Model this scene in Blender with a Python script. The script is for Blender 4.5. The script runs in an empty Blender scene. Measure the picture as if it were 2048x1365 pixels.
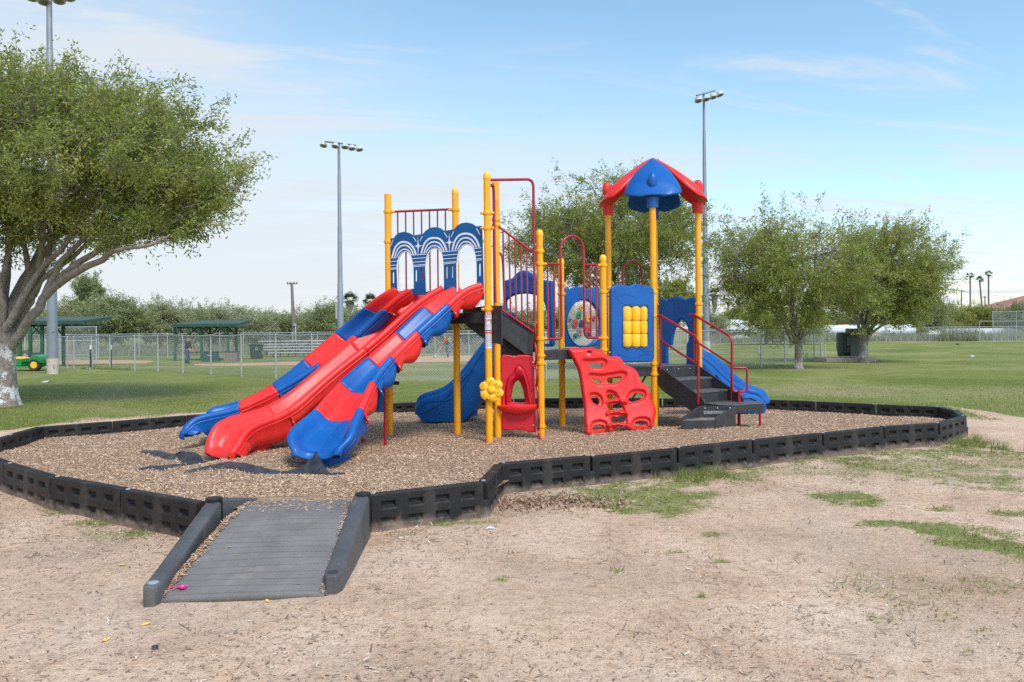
import bpy, bmesh, math, random
import numpy as np
from mathutils import Vector, Matrix, noise, kdtree
from math import sin, cos, pi, radians as R
random.seed(7); np.random.seed(7)
S = bpy.context.scene; C = S.collection

# ------------------------------------------------------------------ camera
FP, CX, CY, PHI, EYE = 1593.0, 1024.0, 660.0, 0.0096, 1.6      # focal px (2048 wide), roll, eye height
RV = Vector((cos(PHI), 0, -sin(PHI))); UV = Vector((sin(PHI), 0, cos(PHI)))
cd = bpy.data.cameras.new('camera'); cam = bpy.data.objects.new('camera', cd); C.objects.link(cam)
cd.sensor_width = 36; cd.lens = FP / 2048 * 36; cd.shift_y = -(682.5 - CY) / 2048
cd.clip_start = 0.05; cd.clip_end = 3000
cam.matrix_world = Matrix(((RV.x, UV.x, 0, 0), (0, 0, -1, 0), (RV.z, UV.z, 0, EYE), (0, 0, 0, 1)))
S.camera = cam

# ------------------------------------------------------------------ sky, sun, exposure
SUN_EL, SUN_AZ = R(52), R(150)          # azimuth clockwise from +Y (view direction): behind, to the right
w = bpy.data.worlds.new('World'); S.world = w; w.use_nodes = True
nt = w.node_tree; N = nt.nodes; L = nt.links; N.clear()
def nd(t, **k):
    n = N.new(t)
    for a, b in k.items(): setattr(n, a, b)
    return n
wo = nd('ShaderNodeOutputWorld'); bg = nd('ShaderNodeBackground'); bg.inputs[1].default_value = 0.10
sky = nd('ShaderNodeTexSky', sky_type='NISHITA', sun_disc=False, sun_elevation=SUN_EL, sun_rotation=SUN_AZ)
sky.air_density = 1.0; sky.dust_density = .6; sky.ozone_density = 1.2; sky.altitude = 20
tc = nd('ShaderNodeTexCoord'); sx = nd('ShaderNodeSeparateXYZ'); L.new(tc.outputs['Generated'], sx.inputs[0])
def m(op, a, b=None, c=None, clamp=False):
    n = nd('ShaderNodeMath', operation=op, use_clamp=clamp)
    for i, v in enumerate((a, b, c)):
        if v is None: continue
        if isinstance(v, (int, float)): n.inputs[i].default_value = v
        else: L.new(v, n.inputs[i])
    return n.outputs[0]
# thin cirrus veil: project direction on a cloud plane, stretched noise
zc = m('MAXIMUM', sx.outputs[2], 0.03)
cx_ = m('DIVIDE', sx.outputs[0], m('ADD', zc, 0.10)); cy_ = m('DIVIDE', sx.outputs[1], m('ADD', zc, 0.10))
cmb = nd('ShaderNodeCombineXYZ'); L.new(m('ADD', m('MULTIPLY', cx_, 0.55), m('MULTIPLY', cy_, 0.35)), cmb.inputs[0]); L.new(m('MULTIPLY', cy_, 0.9), cmb.inputs[1])
n1 = nd('ShaderNodeTexNoise'); n1.inputs['Scale'].default_value = 1.1; n1.inputs['Detail'].default_value = 7; n1.inputs['Roughness'].default_value = 0.55; n1.inputs['Distortion'].default_value = 0.5
L.new(cmb.outputs[0], n1.inputs['Vector'])
# more veil to the left and low, less at the upper right
side = m('MULTIPLY', sx.outputs[0], -1.0)
low = m('MULTIPLY', m('SUBTRACT', 0.24, zc), 2.9)
veil = m('ADD', m('ADD', side, low), 0.28)
veil = m('ADD', veil, m('MULTIPLY', m('SUBTRACT', n1.outputs[0], 0.5), 1.2))
cmb2 = nd('ShaderNodeCombineXYZ'); L.new(m('ADD', m('MULTIPLY', cx_, 0.50), m('MULTIPLY', cy_, 0.55)), cmb2.inputs[0]); L.new(m('SUBTRACT', m('MULTIPLY', cy_, 2.4), m('MULTIPLY', cx_, 0.7)), cmb2.inputs[1])
n2 = nd('ShaderNodeTexNoise'); n2.inputs['Scale'].default_value = 1.0; n2.inputs['Detail'].default_value = 9; n2.inputs['Roughness'].default_value = 0.62; n2.inputs['Distortion'].default_value = 0.9; L.new(cmb2.outputs[0], n2.inputs['Vector'])
wr_ = nd('ShaderNodeMapRange'); wr_.interpolation_type = 'SMOOTHSTEP'; L.new(n2.outputs[0], wr_.inputs[0]); wr_.inputs[1].default_value = .48; wr_.inputs[2].default_value = .70; wr_.inputs[4].default_value = .8
veil = m('ADD', veil, wr_.outputs[0])
vr = nd('ShaderNodeMapRange'); vr.interpolation_type = 'SMOOTHSTEP'
L.new(veil, vr.inputs[0]); vr.inputs[1].default_value = -0.25; vr.inputs[2].default_value = 1.0; vr.inputs[3].default_value = 0.03; vr.inputs[4].default_value = 0.93
mx = nd('ShaderNodeMix', data_type='RGBA'); L.new(vr.outputs[0], mx.inputs['Factor'])
hsv = nd('ShaderNodeHueSaturation'); hsv.inputs['Hue'].default_value = .484; hsv.inputs['Saturation'].default_value = 1.06; hsv.inputs['Value'].default_value = 2.15
L.new(sky.outputs[0], hsv.inputs['Color']); L.new(hsv.outputs[0], mx.inputs[6])
mx.inputs[7].default_value = (7.3, 7.75, 8.25, 1)
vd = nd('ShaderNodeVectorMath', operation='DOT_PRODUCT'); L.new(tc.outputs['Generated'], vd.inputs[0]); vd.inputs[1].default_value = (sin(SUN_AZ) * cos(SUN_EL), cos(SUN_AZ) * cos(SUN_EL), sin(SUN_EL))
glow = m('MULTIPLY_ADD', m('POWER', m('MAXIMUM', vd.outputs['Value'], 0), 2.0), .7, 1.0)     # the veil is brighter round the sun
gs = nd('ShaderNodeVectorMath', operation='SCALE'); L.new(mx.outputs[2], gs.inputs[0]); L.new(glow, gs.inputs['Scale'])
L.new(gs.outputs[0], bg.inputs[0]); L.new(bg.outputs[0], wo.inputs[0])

sl = bpy.data.lights.new('sun', 'SUN'); so = bpy.data.objects.new('sun', sl); C.objects.link(so)
sl.energy = 3.0; sl.angle = R(15); sl.color = (1.0, 0.94, 0.86)
sd = Vector((sin(SUN_AZ) * cos(SUN_EL), cos(SUN_AZ) * cos(SUN_EL), sin(SUN_EL)))
so.rotation_euler = sd.to_track_quat('Z', 'Y').to_euler()
S.view_settings.view_transform = 'Standard'; S.view_settings.look = 'None'
S.view_settings.exposure = 0.09; S.view_settings.gamma = 1.0
S.render.engine = 'CYCLES'
S.cycles.max_bounces = 8; S.cycles.transparent_max_bounces = 24
S.cycles.use_denoising = False      # full samples are clean enough; keeps the fine grain of chips and leaves

# ------------------------------------------------------------------ pixel <-> world helpers (each thing gets its own real depth)
def W(px, py, d):
    v = RV * ((px - CX) / FP) + UV * ((CY - py) / FP) + Vector((0, 1, 0))
    return Vector((0, 0, EYE)) + v * d
def smooth(a, b, t):
    t = min(1, max(0, (t - a) / (b - a))); return t * t * (3 - 2 * t)
def zg(x, y):
    u = x / max(y, 1)
    return -0.30 * smooth(34, 52, y) * (1 - smooth(.10, .26, u))
def G(px, py, z=None):
    zz = 0 if z is None else z
    for _ in range(1 if z is not None else 12):
        dz = RV.z * (px - CX) / FP + UV.z * (CY - py) / FP
        d = (zz - EYE) / dz
        p = W(px, py, d)
        if z is None: zz = .5 * zz + .5 * zg(p.x, p.y)
    return p
def yh(px): return CY - PHI * (px - CX)
class Plane:
    "vertical plane through A and B: pixel <-> (u along A->B, v = height)"
    def __init__(s, A, B):
        s.A = Vector((A[0], A[1], 0)); d = Vector((B[0] - A[0], B[1] - A[1], 0)); s.len = d.length; s.U = d / s.len
        s.N = Vector((s.U.y, -s.U.x, 0))
        if s.N.y > 0: s.N = -s.N                      # towards the camera
        s.M = Matrix(((s.U.x, 0, s.N.x, s.A.x), (s.U.y, 0, s.N.y, s.A.y), (0, 1, 0, 0), (0, 0, 0, 1)))
    def px(s, px, py, off=0.0):
        v = RV * ((px - CX) / FP) + UV * ((CY - py) / FP) + Vector((0, 1, 0)); o = Vector((0, 0, EYE))
        t = ((s.A + s.N * off) - o).dot(s.N) / v.dot(s.N); p = o + v * t
        return ((p - s.A).dot(s.U), p.z)
    def w(s, u, v, off=0.0): return s.A + s.U * u + Vector((0, 0, v)) + s.N * off
    def pw(s, px, py, off=0.0):
        u, v = s.px(px, py, off); return s.w(u, v, off)

# ------------------------------------------------------------------ mesh collector
class MB:
    def __init__(s): s.v = []; s.f = []; s.mi = []; s.cur = 0
    def add(s, vs, fs):
        b = len(s.v); s.v += [tuple(p) for p in vs]; s.f += [tuple(i + b for i in f) for f in fs]; s.mi += [s.cur] * len(fs); return s
    def box(s, c, size, M=None):
        hx, hy, hz = [q / 2 for q in size]; c = Vector(c)
        vs = [Vector((x, y, z)) for x in (-hx, hx) for y in (-hy, hy) for z in (-hz, hz)]
        vs = [(M @ p if M else p) + c for p in vs]
        return s.add(vs, [(0, 1, 3, 2), (4, 6, 7, 5), (0, 4, 5, 1), (2, 3, 7, 6), (0, 2, 6, 4), (1, 5, 7, 3)])
    def hexa(s, b, t):
        "b, t: 4 bottom and 4 top corners in order"
        return s.add(list(b) + list(t), [(3, 2, 1, 0), (4, 5, 6, 7), (0, 1, 5, 4), (1, 2, 6, 5), (2, 3, 7, 6), (3, 0, 4, 7)])
    def tube(s, pts, r, n=12, cap=True, sx=1.0):
        pts = [Vector(p) for p in pts]; k = len(pts)
        rr = r if isinstance(r, (list, tuple)) else [r] * k
        t0 = (pts[1] - pts[0]).normalized()
        a = t0.orthogonal().normalized() if abs(t0.z) < .99 else Vector((1, 0, 0))
        vs = []
        for i, p in enumerate(pts):
            t = (pts[min(i + 1, k - 1)] - pts[max(i - 1, 0)])
            t = t.normalized() if t.length > 1e-9 else t0
            a = (a - t * a.dot(t)); a = a.normalized() if a.length > 1e-6 else t.orthogonal().normalized()
            b = t.cross(a)
            for j in range(n):
                q = 2 * pi * j / n; vs.append(p + (a * cos(q) * sx + b * sin(q)) * rr[i])
        fs = [(i * n + j, i * n + (j + 1) % n, (i + 1) * n + (j + 1) % n, (i + 1) * n + j) for i in range(k - 1) for j in range(n)]
        if cap: fs += [tuple(range(n - 1, -1, -1)), tuple((k - 1) * n + j for j in range(n))]
        return s.add(vs, fs)
    def lathe(s, prof, c, n=20, axis=None, cap=True):
        "prof: (radius, height) pairs around axis"
        c = Vector(c); Q = (axis.normalized().to_track_quat('Z', 'Y').to_matrix() if axis else Matrix.Identity(3))
        vs = [c + Q @ Vector((r * cos(2 * pi * j / n), r * sin(2 * pi * j / n), h)) for r, h in prof for j in range(n)]
        k = len(prof)
        fs = [(i * n + j, i * n + (j + 1) % n, (i + 1) * n + (j + 1) % n, (i + 1) * n + j) for i in range(k - 1) for j in range(n)]
        if cap: fs += [tuple(range(n - 1, -1, -1)), tuple((k - 1) * n + j for j in range(n))]
        return s.add(vs, fs)
    def ball(s, c, r, n=14, mrows=8, sc=(1, 1, 1), Mx=None):
        vs = []; c = Vector(c)
        for i in range(mrows + 1):
            a = pi * i / mrows
            for j in range(n):
                p = Vector((r * sc[0] * sin(a) * cos(2 * pi * j / n), r * sc[1] * sin(a) * sin(2 * pi * j / n), -r * sc[2] * cos(a)))
                vs.append(c + (Mx @ p if Mx else p))
        return s.add(vs, [(i * n + j, i * n + (j + 1) % n, (i + 1) * n + (j + 1) % n, (i + 1) * n + j) for i in range(mrows) for j in range(n)])
    def grid(s, rows):
        nr = len(rows); nc = len(rows[0])
        return s.add([p for r_ in rows for p in r_], [(i * nc + j, i * nc + j + 1, (i + 1) * nc + j + 1, (i + 1) * nc + j) for i in range(nr - 1) for j in range(nc - 1)])

TW = {}                     # world matrix of every object built so far
def link(o, parent=None, Mw=None):
    C.objects.link(o); Mw = Mw or Matrix.Identity(4); TW[o.name] = Mw
    o.matrix_world = Mw
    if parent is not None:
        o.parent = parent; o.matrix_parent_inverse = TW[parent.name].inverted(); o.matrix_basis = Mw
    return o
def fin(me, ang=40, smoothit=True):
    if smoothit:
        me.polygons.foreach_set('use_smooth', [True] * len(me.polygons))
        if ang: me.set_sharp_from_angle(angle=R(ang))
    else: me.polygons.foreach_set('use_smooth', [False] * len(me.polygons))
def ob(name, mb, mats, parent=None, ang=40, bevel=0, seg=2, solid=0, sub=0, weld=False, flat=False):
    me = bpy.data.meshes.new(name); me.from_pydata(mb.v, [], mb.f)
    mats = mats if isinstance(mats, (list, tuple)) else [mats]
    for q in mats: me.materials.append(q)
    if len(mats) > 1: me.polygons.foreach_set('material_index', mb.mi)
    if weld:
        b = bmesh.new(); b.from_mesh(me); bmesh.ops.remove_doubles(b, verts=b.verts, dist=1e-4)
        bmesh.ops.recalc_face_normals(b, faces=b.faces); b.to_mesh(me); b.free()
    fin(me, ang, not flat); me.validate()
    o = bpy.data.objects.new(name, me)
    if solid: q = o.modifiers.new('s', 'SOLIDIFY'); q.thickness = solid; q.offset = -1
    if sub: q = o.modifiers.new('u', 'SUBSURF'); q.levels = q.render_levels = sub
    if bevel: q = o.modifiers.new('b', 'BEVEL'); q.width = bevel; q.segments = seg; q.limit_method = 'ANGLE'; q.angle_limit = R(35)
    return link(o, parent)
def tag(o, label, cat=None, group=None, kind=None):
    if label: o['label'] = label
    if cat: o['category'] = cat
    if group: o['group'] = group
    if kind: o['kind'] = kind
    return o
def thing(name, label, cat, loc, group=None):
    o = bpy.data.objects.new(name, None); o.empty_display_size = .2
    link(o, None, Matrix.Translation(Vector(loc))); return tag(o, label, cat, group)
def plate(name, outer, holes, th, bev, M, mat, parent=None, ang=35, res=3):
    "flat plate with holes from 2D outlines, rounded edges; M maps (u,v,n) to the world"
    cu = bpy.data.curves.new(name, 'CURVE'); cu.dimensions = '2D'; cu.fill_mode = 'BOTH'
    cu.extrude = max(0, th / 2 - bev); cu.bevel_depth = bev; cu.bevel_resolution = res; cu.offset = -bev
    for pts in [outer] + list(holes):
        sp = cu.splines.new('POLY'); sp.points.add(len(pts) - 1); sp.use_cyclic_u = True
        for q, p in zip(sp.points, pts): q.co = (p[0], p[1], 0, 1)
    t = bpy.data.objects.new(name + '_tmp', cu); C.objects.link(t)
    dg = bpy.context.evaluated_depsgraph_get(); me = bpy.data.meshes.new_from_object(t.evaluated_get(dg))
    bpy.data.objects.remove(t); bpy.data.curves.remove(cu)
    me.transform(M); me.materials.clear(); me.materials.append(mat)
    me.name = name; fin(me, ang)
    o = bpy.data.objects.new(name, me); return link(o, parent)
def cr(pts, n=6, closed=False):
    "Catmull-Rom through points (2D or 3D)"
    P_ = [Vector(p) for p in pts]; k = len(P_); out = []
    for i in range(k if closed else k - 1):
        g = (lambda j: P_[j % k]) if closed else (lambda j: P_[min(max(j, 0), k - 1)])
        a, b, c, d = g(i - 1), g(i), g(i + 1), g(i + 2)
        for j in range(n):
            t = j / n
            out.append(.5 * ((2 * b) + (c - a) * t + (2 * a - 5 * b + 4 * c - d) * t * t + (3 * b - a - 3 * c + d) * t ** 3))
    if not closed: out.append(P_[-1])
    return out
def fillet(pts, r, n=6):
    "polyline with rounded corners"
    P_ = [Vector(p) for p in pts]; out = [P_[0]]
    for i in range(1, len(P_) - 1):
        a, b, c = P_[i - 1], P_[i], P_[i + 1]; u = (a - b); v = (c - b); q = min(r, u.length * .49, v.length * .49)
        s_, e_ = b + u.normalized() * q, b + v.normalized() * q
        for j in range(n + 1):
            t = j / n; out.append(s_ * (1 - t) ** 2 + b * 2 * t * (1 - t) + e_ * t * t)
    out.append(P_[-1]); return out
def text_mesh(name, body, size, M, mat, parent, th=.001, bold=.0):
    cu = bpy.data.curves.new(name, 'FONT'); cu.body = body; cu.size = size; cu.extrude = th; cu.align_x = 'CENTER'; cu.align_y = 'CENTER'; cu.offset = bold
    t = bpy.data.objects.new(name + '_tmp', cu); C.objects.link(t)
    me = bpy.data.meshes.new_from_object(t.evaluated_get(bpy.context.evaluated_depsgraph_get()))
    bpy.data.objects.remove(t); bpy.data.curves.remove(cu); me.transform(M); me.materials.clear(); me.materials.append(mat)
    return link(bpy.data.objects.new(name, me), parent)

# ------------------------------------------------------------------ materials
def mat(name, col, rough=.5, col2=None, scale=6, detail=4, bump=0, bscale=40, spec=.5, metal=0, ramp=(.35, .65), stretch=None, fine=None, coat=0, transl=0, attr=None, dust=0, dcol=(.42, .35, .29), soil=0):
    q = bpy.data.materials.new(name); q.use_nodes = True; t = q.node_tree; b = t.nodes['Principled BSDF']; l = t.links
    b.inputs['Base Color'].default_value = (*col, 1); b.inputs['Roughness'].default_value = rough
    b.inputs['Specular IOR Level'].default_value = spec; b.inputs['Metallic'].default_value = metal; b.inputs['Coat Weight'].default_value = coat
    cs = t.nodes.new('ShaderNodeTexCoord'); vec = cs.outputs['Object']
    if stretch:
        mp = t.nodes.new('ShaderNodeMapping'); mp.inputs['Scale'].default_value = stretch; l.new(vec, mp.inputs[0]); vec = mp.outputs[0]
    if col2:
        if attr:
            at = t.nodes.new('ShaderNodeAttribute'); at.attribute_name = attr; fac = at.outputs['Fac']
        else:
            nz = t.nodes.new('ShaderNodeTexNoise'); nz.inputs['Scale'].default_value = scale; nz.inputs['Detail'].default_value = detail
            nz.inputs['Roughness'].default_value = .62; l.new(vec, nz.inputs['Vector']); fac = nz.outputs[0]
        cols = [col, col2] if not fine else [col, col2, fine]
        rp = t.nodes.new('ShaderNodeValToRGB'); l.new(fac, rp.inputs[0])
        rp.color_ramp.elements[0].position = ramp[0]; rp.color_ramp.elements[1].position = ramp[1]
        rp.color_ramp.elements[0].color = (*col, 1); rp.color_ramp.elements[1].color = (*col2, 1)
        if fine: e = rp.color_ramp.elements.new(min(1, ramp[1] + .12)); e.color = (*fine, 1)
        l.new(rp.outputs[0], b.inputs['Base Color']); colout = rp.outputs[0]
    if (dust or soil) and col2:
        last = colout
        if dust:
            for sc_, st_, lo, hi, f_ in ((3.1, (1, 1, .35), .56, .78, dust), (34, (1, 1, 1), .60, .70, dust * 1.3)):
                mp2 = t.nodes.new('ShaderNodeMapping'); mp2.inputs['Scale'].default_value = st_; l.new(cs.outputs['Object'], mp2.inputs[0])
                nd_ = t.nodes.new('ShaderNodeTexNoise'); nd_.inputs['Scale'].default_value = sc_; nd_.inputs['Detail'].default_value = 8; nd_.inputs['Roughness'].default_value = .7; l.new(mp2.outputs[0], nd_.inputs['Vector'])
                mr_ = t.nodes.new('ShaderNodeMapRange'); l.new(nd_.outputs[0], mr_.inputs[0]); mr_.inputs[1].default_value = lo; mr_.inputs[2].default_value = hi; mr_.inputs[4].default_value = f_
                mx2 = t.nodes.new('ShaderNodeMix'); mx2.data_type = 'RGBA'; l.new(mr_.outputs[0], mx2.inputs['Factor']); l.new(last, mx2.inputs[6]); mx2.inputs[7].default_value = (*dcol, 1); last = mx2.outputs[2]
        if soil:        # soil splashed on the lowest part
            sp_ = t.nodes.new('ShaderNodeSeparateXYZ'); l.new(cs.outputs['Object'], sp_.inputs[0]); nd_ = t.nodes.new('ShaderNodeTexNoise'); nd_.inputs['Scale'].default_value = 7; nd_.inputs['Detail'].default_value = 8; nd_.inputs['Roughness'].default_value = .7
            ob_ = t.nodes.new('ShaderNodeObjectInfo'); ad_ = t.nodes.new('ShaderNodeVectorMath'); ad_.operation = 'ADD'; l.new(cs.outputs['Object'], ad_.inputs[0]); l.new(ob_.outputs['Location'], ad_.inputs[1]); l.new(ad_.outputs[0], nd_.inputs['Vector'])
            mr_ = t.nodes.new('ShaderNodeMapRange'); l.new(sp_.outputs[2], mr_.inputs[0]); mr_.inputs[1].default_value = soil; mr_.inputs[2].default_value = 0; mr_.inputs[3].default_value = -.25; mr_.inputs[4].default_value = .35
            a_ = t.nodes.new('ShaderNodeMath'); a_.operation = 'ADD'; l.new(mr_.outputs[0], a_.inputs[0]); l.new(nd_.outputs[0], a_.inputs[1]); m3 = t.nodes.new('ShaderNodeMapRange'); l.new(a_.outputs[0], m3.inputs[0]); m3.inputs[1].default_value = .50; m3.inputs[2].default_value = .85; m3.inputs[4].default_value = .8
            mx2 = t.nodes.new('ShaderNodeMix'); mx2.data_type = 'RGBA'; l.new(m3.outputs[0], mx2.inputs['Factor']); l.new(last, mx2.inputs[6]); mx2.inputs[7].default_value = (.26, .19, .14, 1); last = mx2.outputs[2]
        l.new(last, b.inputs['Base Color'])
    if bump:
        nb = t.nodes.new('ShaderNodeTexNoise'); nb.inputs['Scale'].default_value = bscale; nb.inputs['Detail'].default_value = 5; l.new(vec, nb.inputs['Vector'])
        bp = t.nodes.new('ShaderNodeBump'); bp.inputs['Strength'].default_value = bump; bp.inputs['Distance'].default_value = .02
        l.new(nb.outputs[0], bp.inputs['Height']); l.new(bp.outputs[0], b.inputs['Normal'])
    if transl:
        tr = t.nodes.new('ShaderNodeBsdfTranslucent'); ms = t.nodes.new('ShaderNodeMixShader'); ms.inputs[0].default_value = transl
        if col2: l.new(colout, tr.inputs[0])
        else: tr.inputs[0].default_value = (*col, 1)
        l.new(b.outputs[0], ms.inputs[1]); l.new(tr.outputs[0], ms.inputs[2]); l.new(ms.outputs[0], t.nodes['Material Output'].inputs[0])
    return q
M_ = {}
M_['red'] = mat('red_plastic', (.66, .020, .018), .33, (.72, .036, .030), 2.2, 6, .05, 260, ramp=(.3, .75), fine=(.80, .075, .062), spec=.3, dust=.16, dcol=(.80, .22, .17))
M_['blue'] = mat('blue_plastic', (.003, .075, .29), .33, (.006, .105, .36), 2.0, 6, .05, 260, ramp=(.3, .75), fine=(.02, .145, .42), spec=.3, dust=.14, dcol=(.25, .36, .55))
M_['dred'] = mat('red_panel_plastic', (.46, .008, .02), .42, (.54, .015, .028), 3, 5, .05, 200, spec=.3, dust=.14)
M_['yellow'] = mat('yellow_powdercoat', (.82, .32, .002), .32, (.88, .38, .004), 3.5, 5, .03, 300, spec=.35, dust=.10, dcol=(.7, .5, .2), soil=.35)
M_['yplas'] = mat('yellow_plastic', (.84, .42, .010), .4, (.90, .50, .02), 5, 5, .05, 200)
M_['maroon'] = mat('dark_red_pipe', (.30, .006, .014), .28, (.36, .010, .018), 4, 4, .02, 200, spec=.45)
M_['black'] = mat('black_plastic', (.022, .022, .024), .48, (.042, .042, .044), 7, 6, .15, 120, ramp=(.3, .8), fine=(.075, .068, .06))
M_['border'] = mat('border_plastic', (.011, .0108, .0105), .5, (.021, .020, .0195), 3, 8, .2, 140, ramp=(.35, .7), fine=(.07, .06, .052), dust=.22, dcol=(.22, .18, .15), soil=.16, spec=.25)
M_['ramp'] = mat('ramp_rubber', (.052, .052, .053), .55, (.085, .084, .083), 4, 8, .2, 90, ramp=(.3, .7), fine=(.17, .155, .14), dust=.30, dcol=(.34, .28, .23))
M_['rampsurf'] = mat('ramp_surface', (.135, .126, .118), .65, (.19, .178, .165), 4, 8, .2, 90, ramp=(.3, .7), fine=(.25, .225, .20), dust=.35, dcol=(.40, .33, .27), spec=.3)
M_['vinyl'] = mat('deck_vinyl', (.016, .016, .017), .55, (.035, .034, .034), 9, 6, .2, 150)
M_['deckgrey'] = mat('worn_deck', (.06, .06, .064), .6, (.11, .105, .10), 12, 6, .2, 150)
M_['dust'] = mat('dusty_tread', (.10, .085, .07), .8, (.26, .20, .15), 16, 6, .3, 90)
M_['galv'] = mat('galvanised_steel', (.33, .35, .37), .42, (.42, .44, .46), 8, 4, metal=.35)
M_['pole'] = mat('grey_pole', (.15, .175, .205), .5, (.20, .225, .25), 1.5, 5, metal=.1)
M_['whitep'] = mat('white_panel_line', (.72, .74, .76), .5, (.62, .64, .66), 20)
M_['bluepan'] = mat('blue_sheet_panel', (.002, .070, .22), .45, (.006, .100, .28), 2.5, 6, .05, 200, spec=.3)
M_['bluemold'] = mat('moulded_blue_panel', (.002, .070, .28), .36, (.004, .098, .35), 2.5, 6, .04, 200, spec=.35)
M_['white'] = mat('white_paint', (.74, .75, .76), .5, (.60, .61, .62), 2, 6)
M_['concrete'] = mat('concrete', (.36, .33, .30), .85, (.46, .43, .39), 8, 6, .3, 60)
M_['beigeconc'] = mat('beige_concrete', (.42, .36, .30), .85, (.50, .44, .37), 5, 6, .2, 60)
M_['green'] = mat('green_paint_wood', (.014, .075, .038), .6, (.024, .11, .055), 5, 5)
M_['dgreen'] = mat('dark_green_paint', (.012, .045, .032), .55, (.03, .075, .055), 6, 5)
M_['cabinet'] = mat('cabinet_green', (.065, .088, .075), .5, (.085, .11, .092), 3, 5)
M_['jgreen'] = mat('vehicle_green', (.012, .20, .04), .3, (.014, .24, .05), 5)
M_['tyre'] = mat('tyre_rubber', (.018, .018, .018), .8, (.035, .034, .032), 30, 4, .3, 90)
M_['rimy'] = mat('yellow_rim', (.80, .52, .02), .35)
M_['chrome'] = mat('bolt_steel', (.55, .55, .55), .3, metal=.8)
M_['darksteel'] = mat('dark_steel', (.03, .03, .032), .5)
M_['alu'] = mat('aluminium_plank', (.55, .56, .57), .4, (.62, .63, .64), 10, metal=.3)
M_['lamp'] = mat('lamp_housing', (.42, .43, .45), .5, (.50, .51, .53), 10)
M_['lens'] = mat('lamp_lens', (.16, .14, .08), .2, (.10, .10, .08), 20)
M_['oldwood'] = mat('weathered_wood', (.14, .115, .095), .85, (.22, .19, .16), 4, 7, .4, 40, stretch=(6, 6, .6))
M_['bark'] = mat('tree_bark', (.15, .12, .095), .95, (.32, .27, .225), 9, 9, 1.0, 26, stretch=(1.6, 1.6, 1.2), ramp=(.32, .68), fine=(.44, .38, .33))
M_['twig'] = mat('twig_bark', (.18, .15, .12), .9, (.26, .22, .18), 9)
M_['skin'] = mat('skin', (.42, .22, .15), .55)
M_['jeans'] = mat('denim', (.03, .055, .13), .85, (.05, .085, .18), 14)
M_['darkjkt'] = mat('black_jacket_cloth', (.014, .015, .017), .85, (.024, .025, .028), 12)
M_['redsleeve'] = mat('red_shirt_cloth', (.55, .03, .03), .8, (.48, .025, .025), 12)
M_['tarp'] = mat('weed_fabric', (.018, .019, .021), .5, (.05, .053, .058), 9, 6, .6, 60)
M_['terra'] = mat('terracotta_roof', (.30, .13, .085), .8, (.38, .18, .12), 3, 6)
M_['sand'] = mat('infield_dirt', (.42, .24, .13), .95, (.50, .31, .18), 2.0, 6)
def leafmat(name, a, b, c): return mat(name, a, .55, b, attr='rnd', ramp=(.0, .7), fine=c, transl=.5, spec=.3)
M_['leaf'] = leafmat('ash_leaf', (.165, .215, .040), (.30, .345, .075), (.48, .46, .15))
M_['leafy'] = leafmat('ash_leaf_yellowing', (.19, .235, .046), (.33, .365, .08), (.52, .48, .15))
M_['leafd'] = leafmat('scrub_leaf', (.20, .245, .10), (.33, .37, .155), (.44, .45, .23))
M_['leafg'] = leafmat('grey_green_leaf', (.27, .30, .155), (.40, .42, .23), (.50, .50, .31))
M_['palm'] = leafmat('palm_frond', (.03, .06, .016), (.07, .11, .03), (.12, .13, .05))
M_['grassb'] = leafmat('grass_blade', (.135, .195, .030), (.23, .285, .055), (.42, .40, .14))
M_['weed'] = leafmat('tall_weed', (.16, .18, .085), (.27, .275, .15), (.42, .38, .24))
M_['chip'] = mat('wood_chip', (.37, .235, .145), .9, (.58, .395, .255), attr='rnd', ramp=(0, .75), fine=(.74, .56, .40), spec=.15)
M_['debris'] = mat('dry_litter', (.15, .10, .075), .9, (.36, .26, .19), attr='rnd', ramp=(0, .75), fine=(.58, .47, .37), spec=.15)
# ================================================================== GROUND
FRONT_R = [(735, 988), (965, 963), (998, 927), (1178, 912), (1350, 896), (1500, 880), (1640, 866), (1762, 853), (1872, 846), (1926, 832)]
BACK = [(1910, 820), (1880, 813), (1752, 808), (1632, 803), (1530, 799.5), (1425, 797.5), (1325, 796.5), (1225, 796), (1125, 796.5), (1027, 797.5), (930, 800), (832, 803.5), (738, 808), (640, 813), (510, 821), (372, 830), (225, 842), (82, 853), (25, 868)]
LEFT_F = [(110, 952), (250, 976), (403, 1002)]
TOPZ = .30
ring_r = [G(x, y, TOPZ) for x, y in FRONT_R]; ring_b = [G(x, y, TOPZ) for x, y in BACK]
a0 = ring_b[-1]; b0 = G(17, 925, TOPZ); b1 = G(110, 952, TOPZ)
extra = [a0.lerp(b0, t) + Vector((-.42 * sin(pi * t), 0, 0)) for t in (.36, .70)]
ring = ring_r + ring_b + extra + [b0] + [G(x, y, TOPZ) for x, y in LEFT_F]
ringxy = np.array([(p.x, p.y) for p in ring])
def inside(x, y, poly=ringxy):
    x = np.asarray(x, float); y = np.asarray(y, float); r = np.zeros(x.shape, bool); n = len(poly)
    for i in range(n):
        x1, y1 = poly[i]; x2, y2 = poly[(i + 1) % n]
        c = (y1 > y) != (y2 > y)
        r ^= c & (x < (x2 - x1) * (y - y1) / ((y2 - y1) + 1e-12) + x1)
    return r
def gxy(px, py): p = G(px, py, 0.0); return p.x, p.y
PATCH = []       # (cx, cy, rx, ry, strength, tall)
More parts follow.
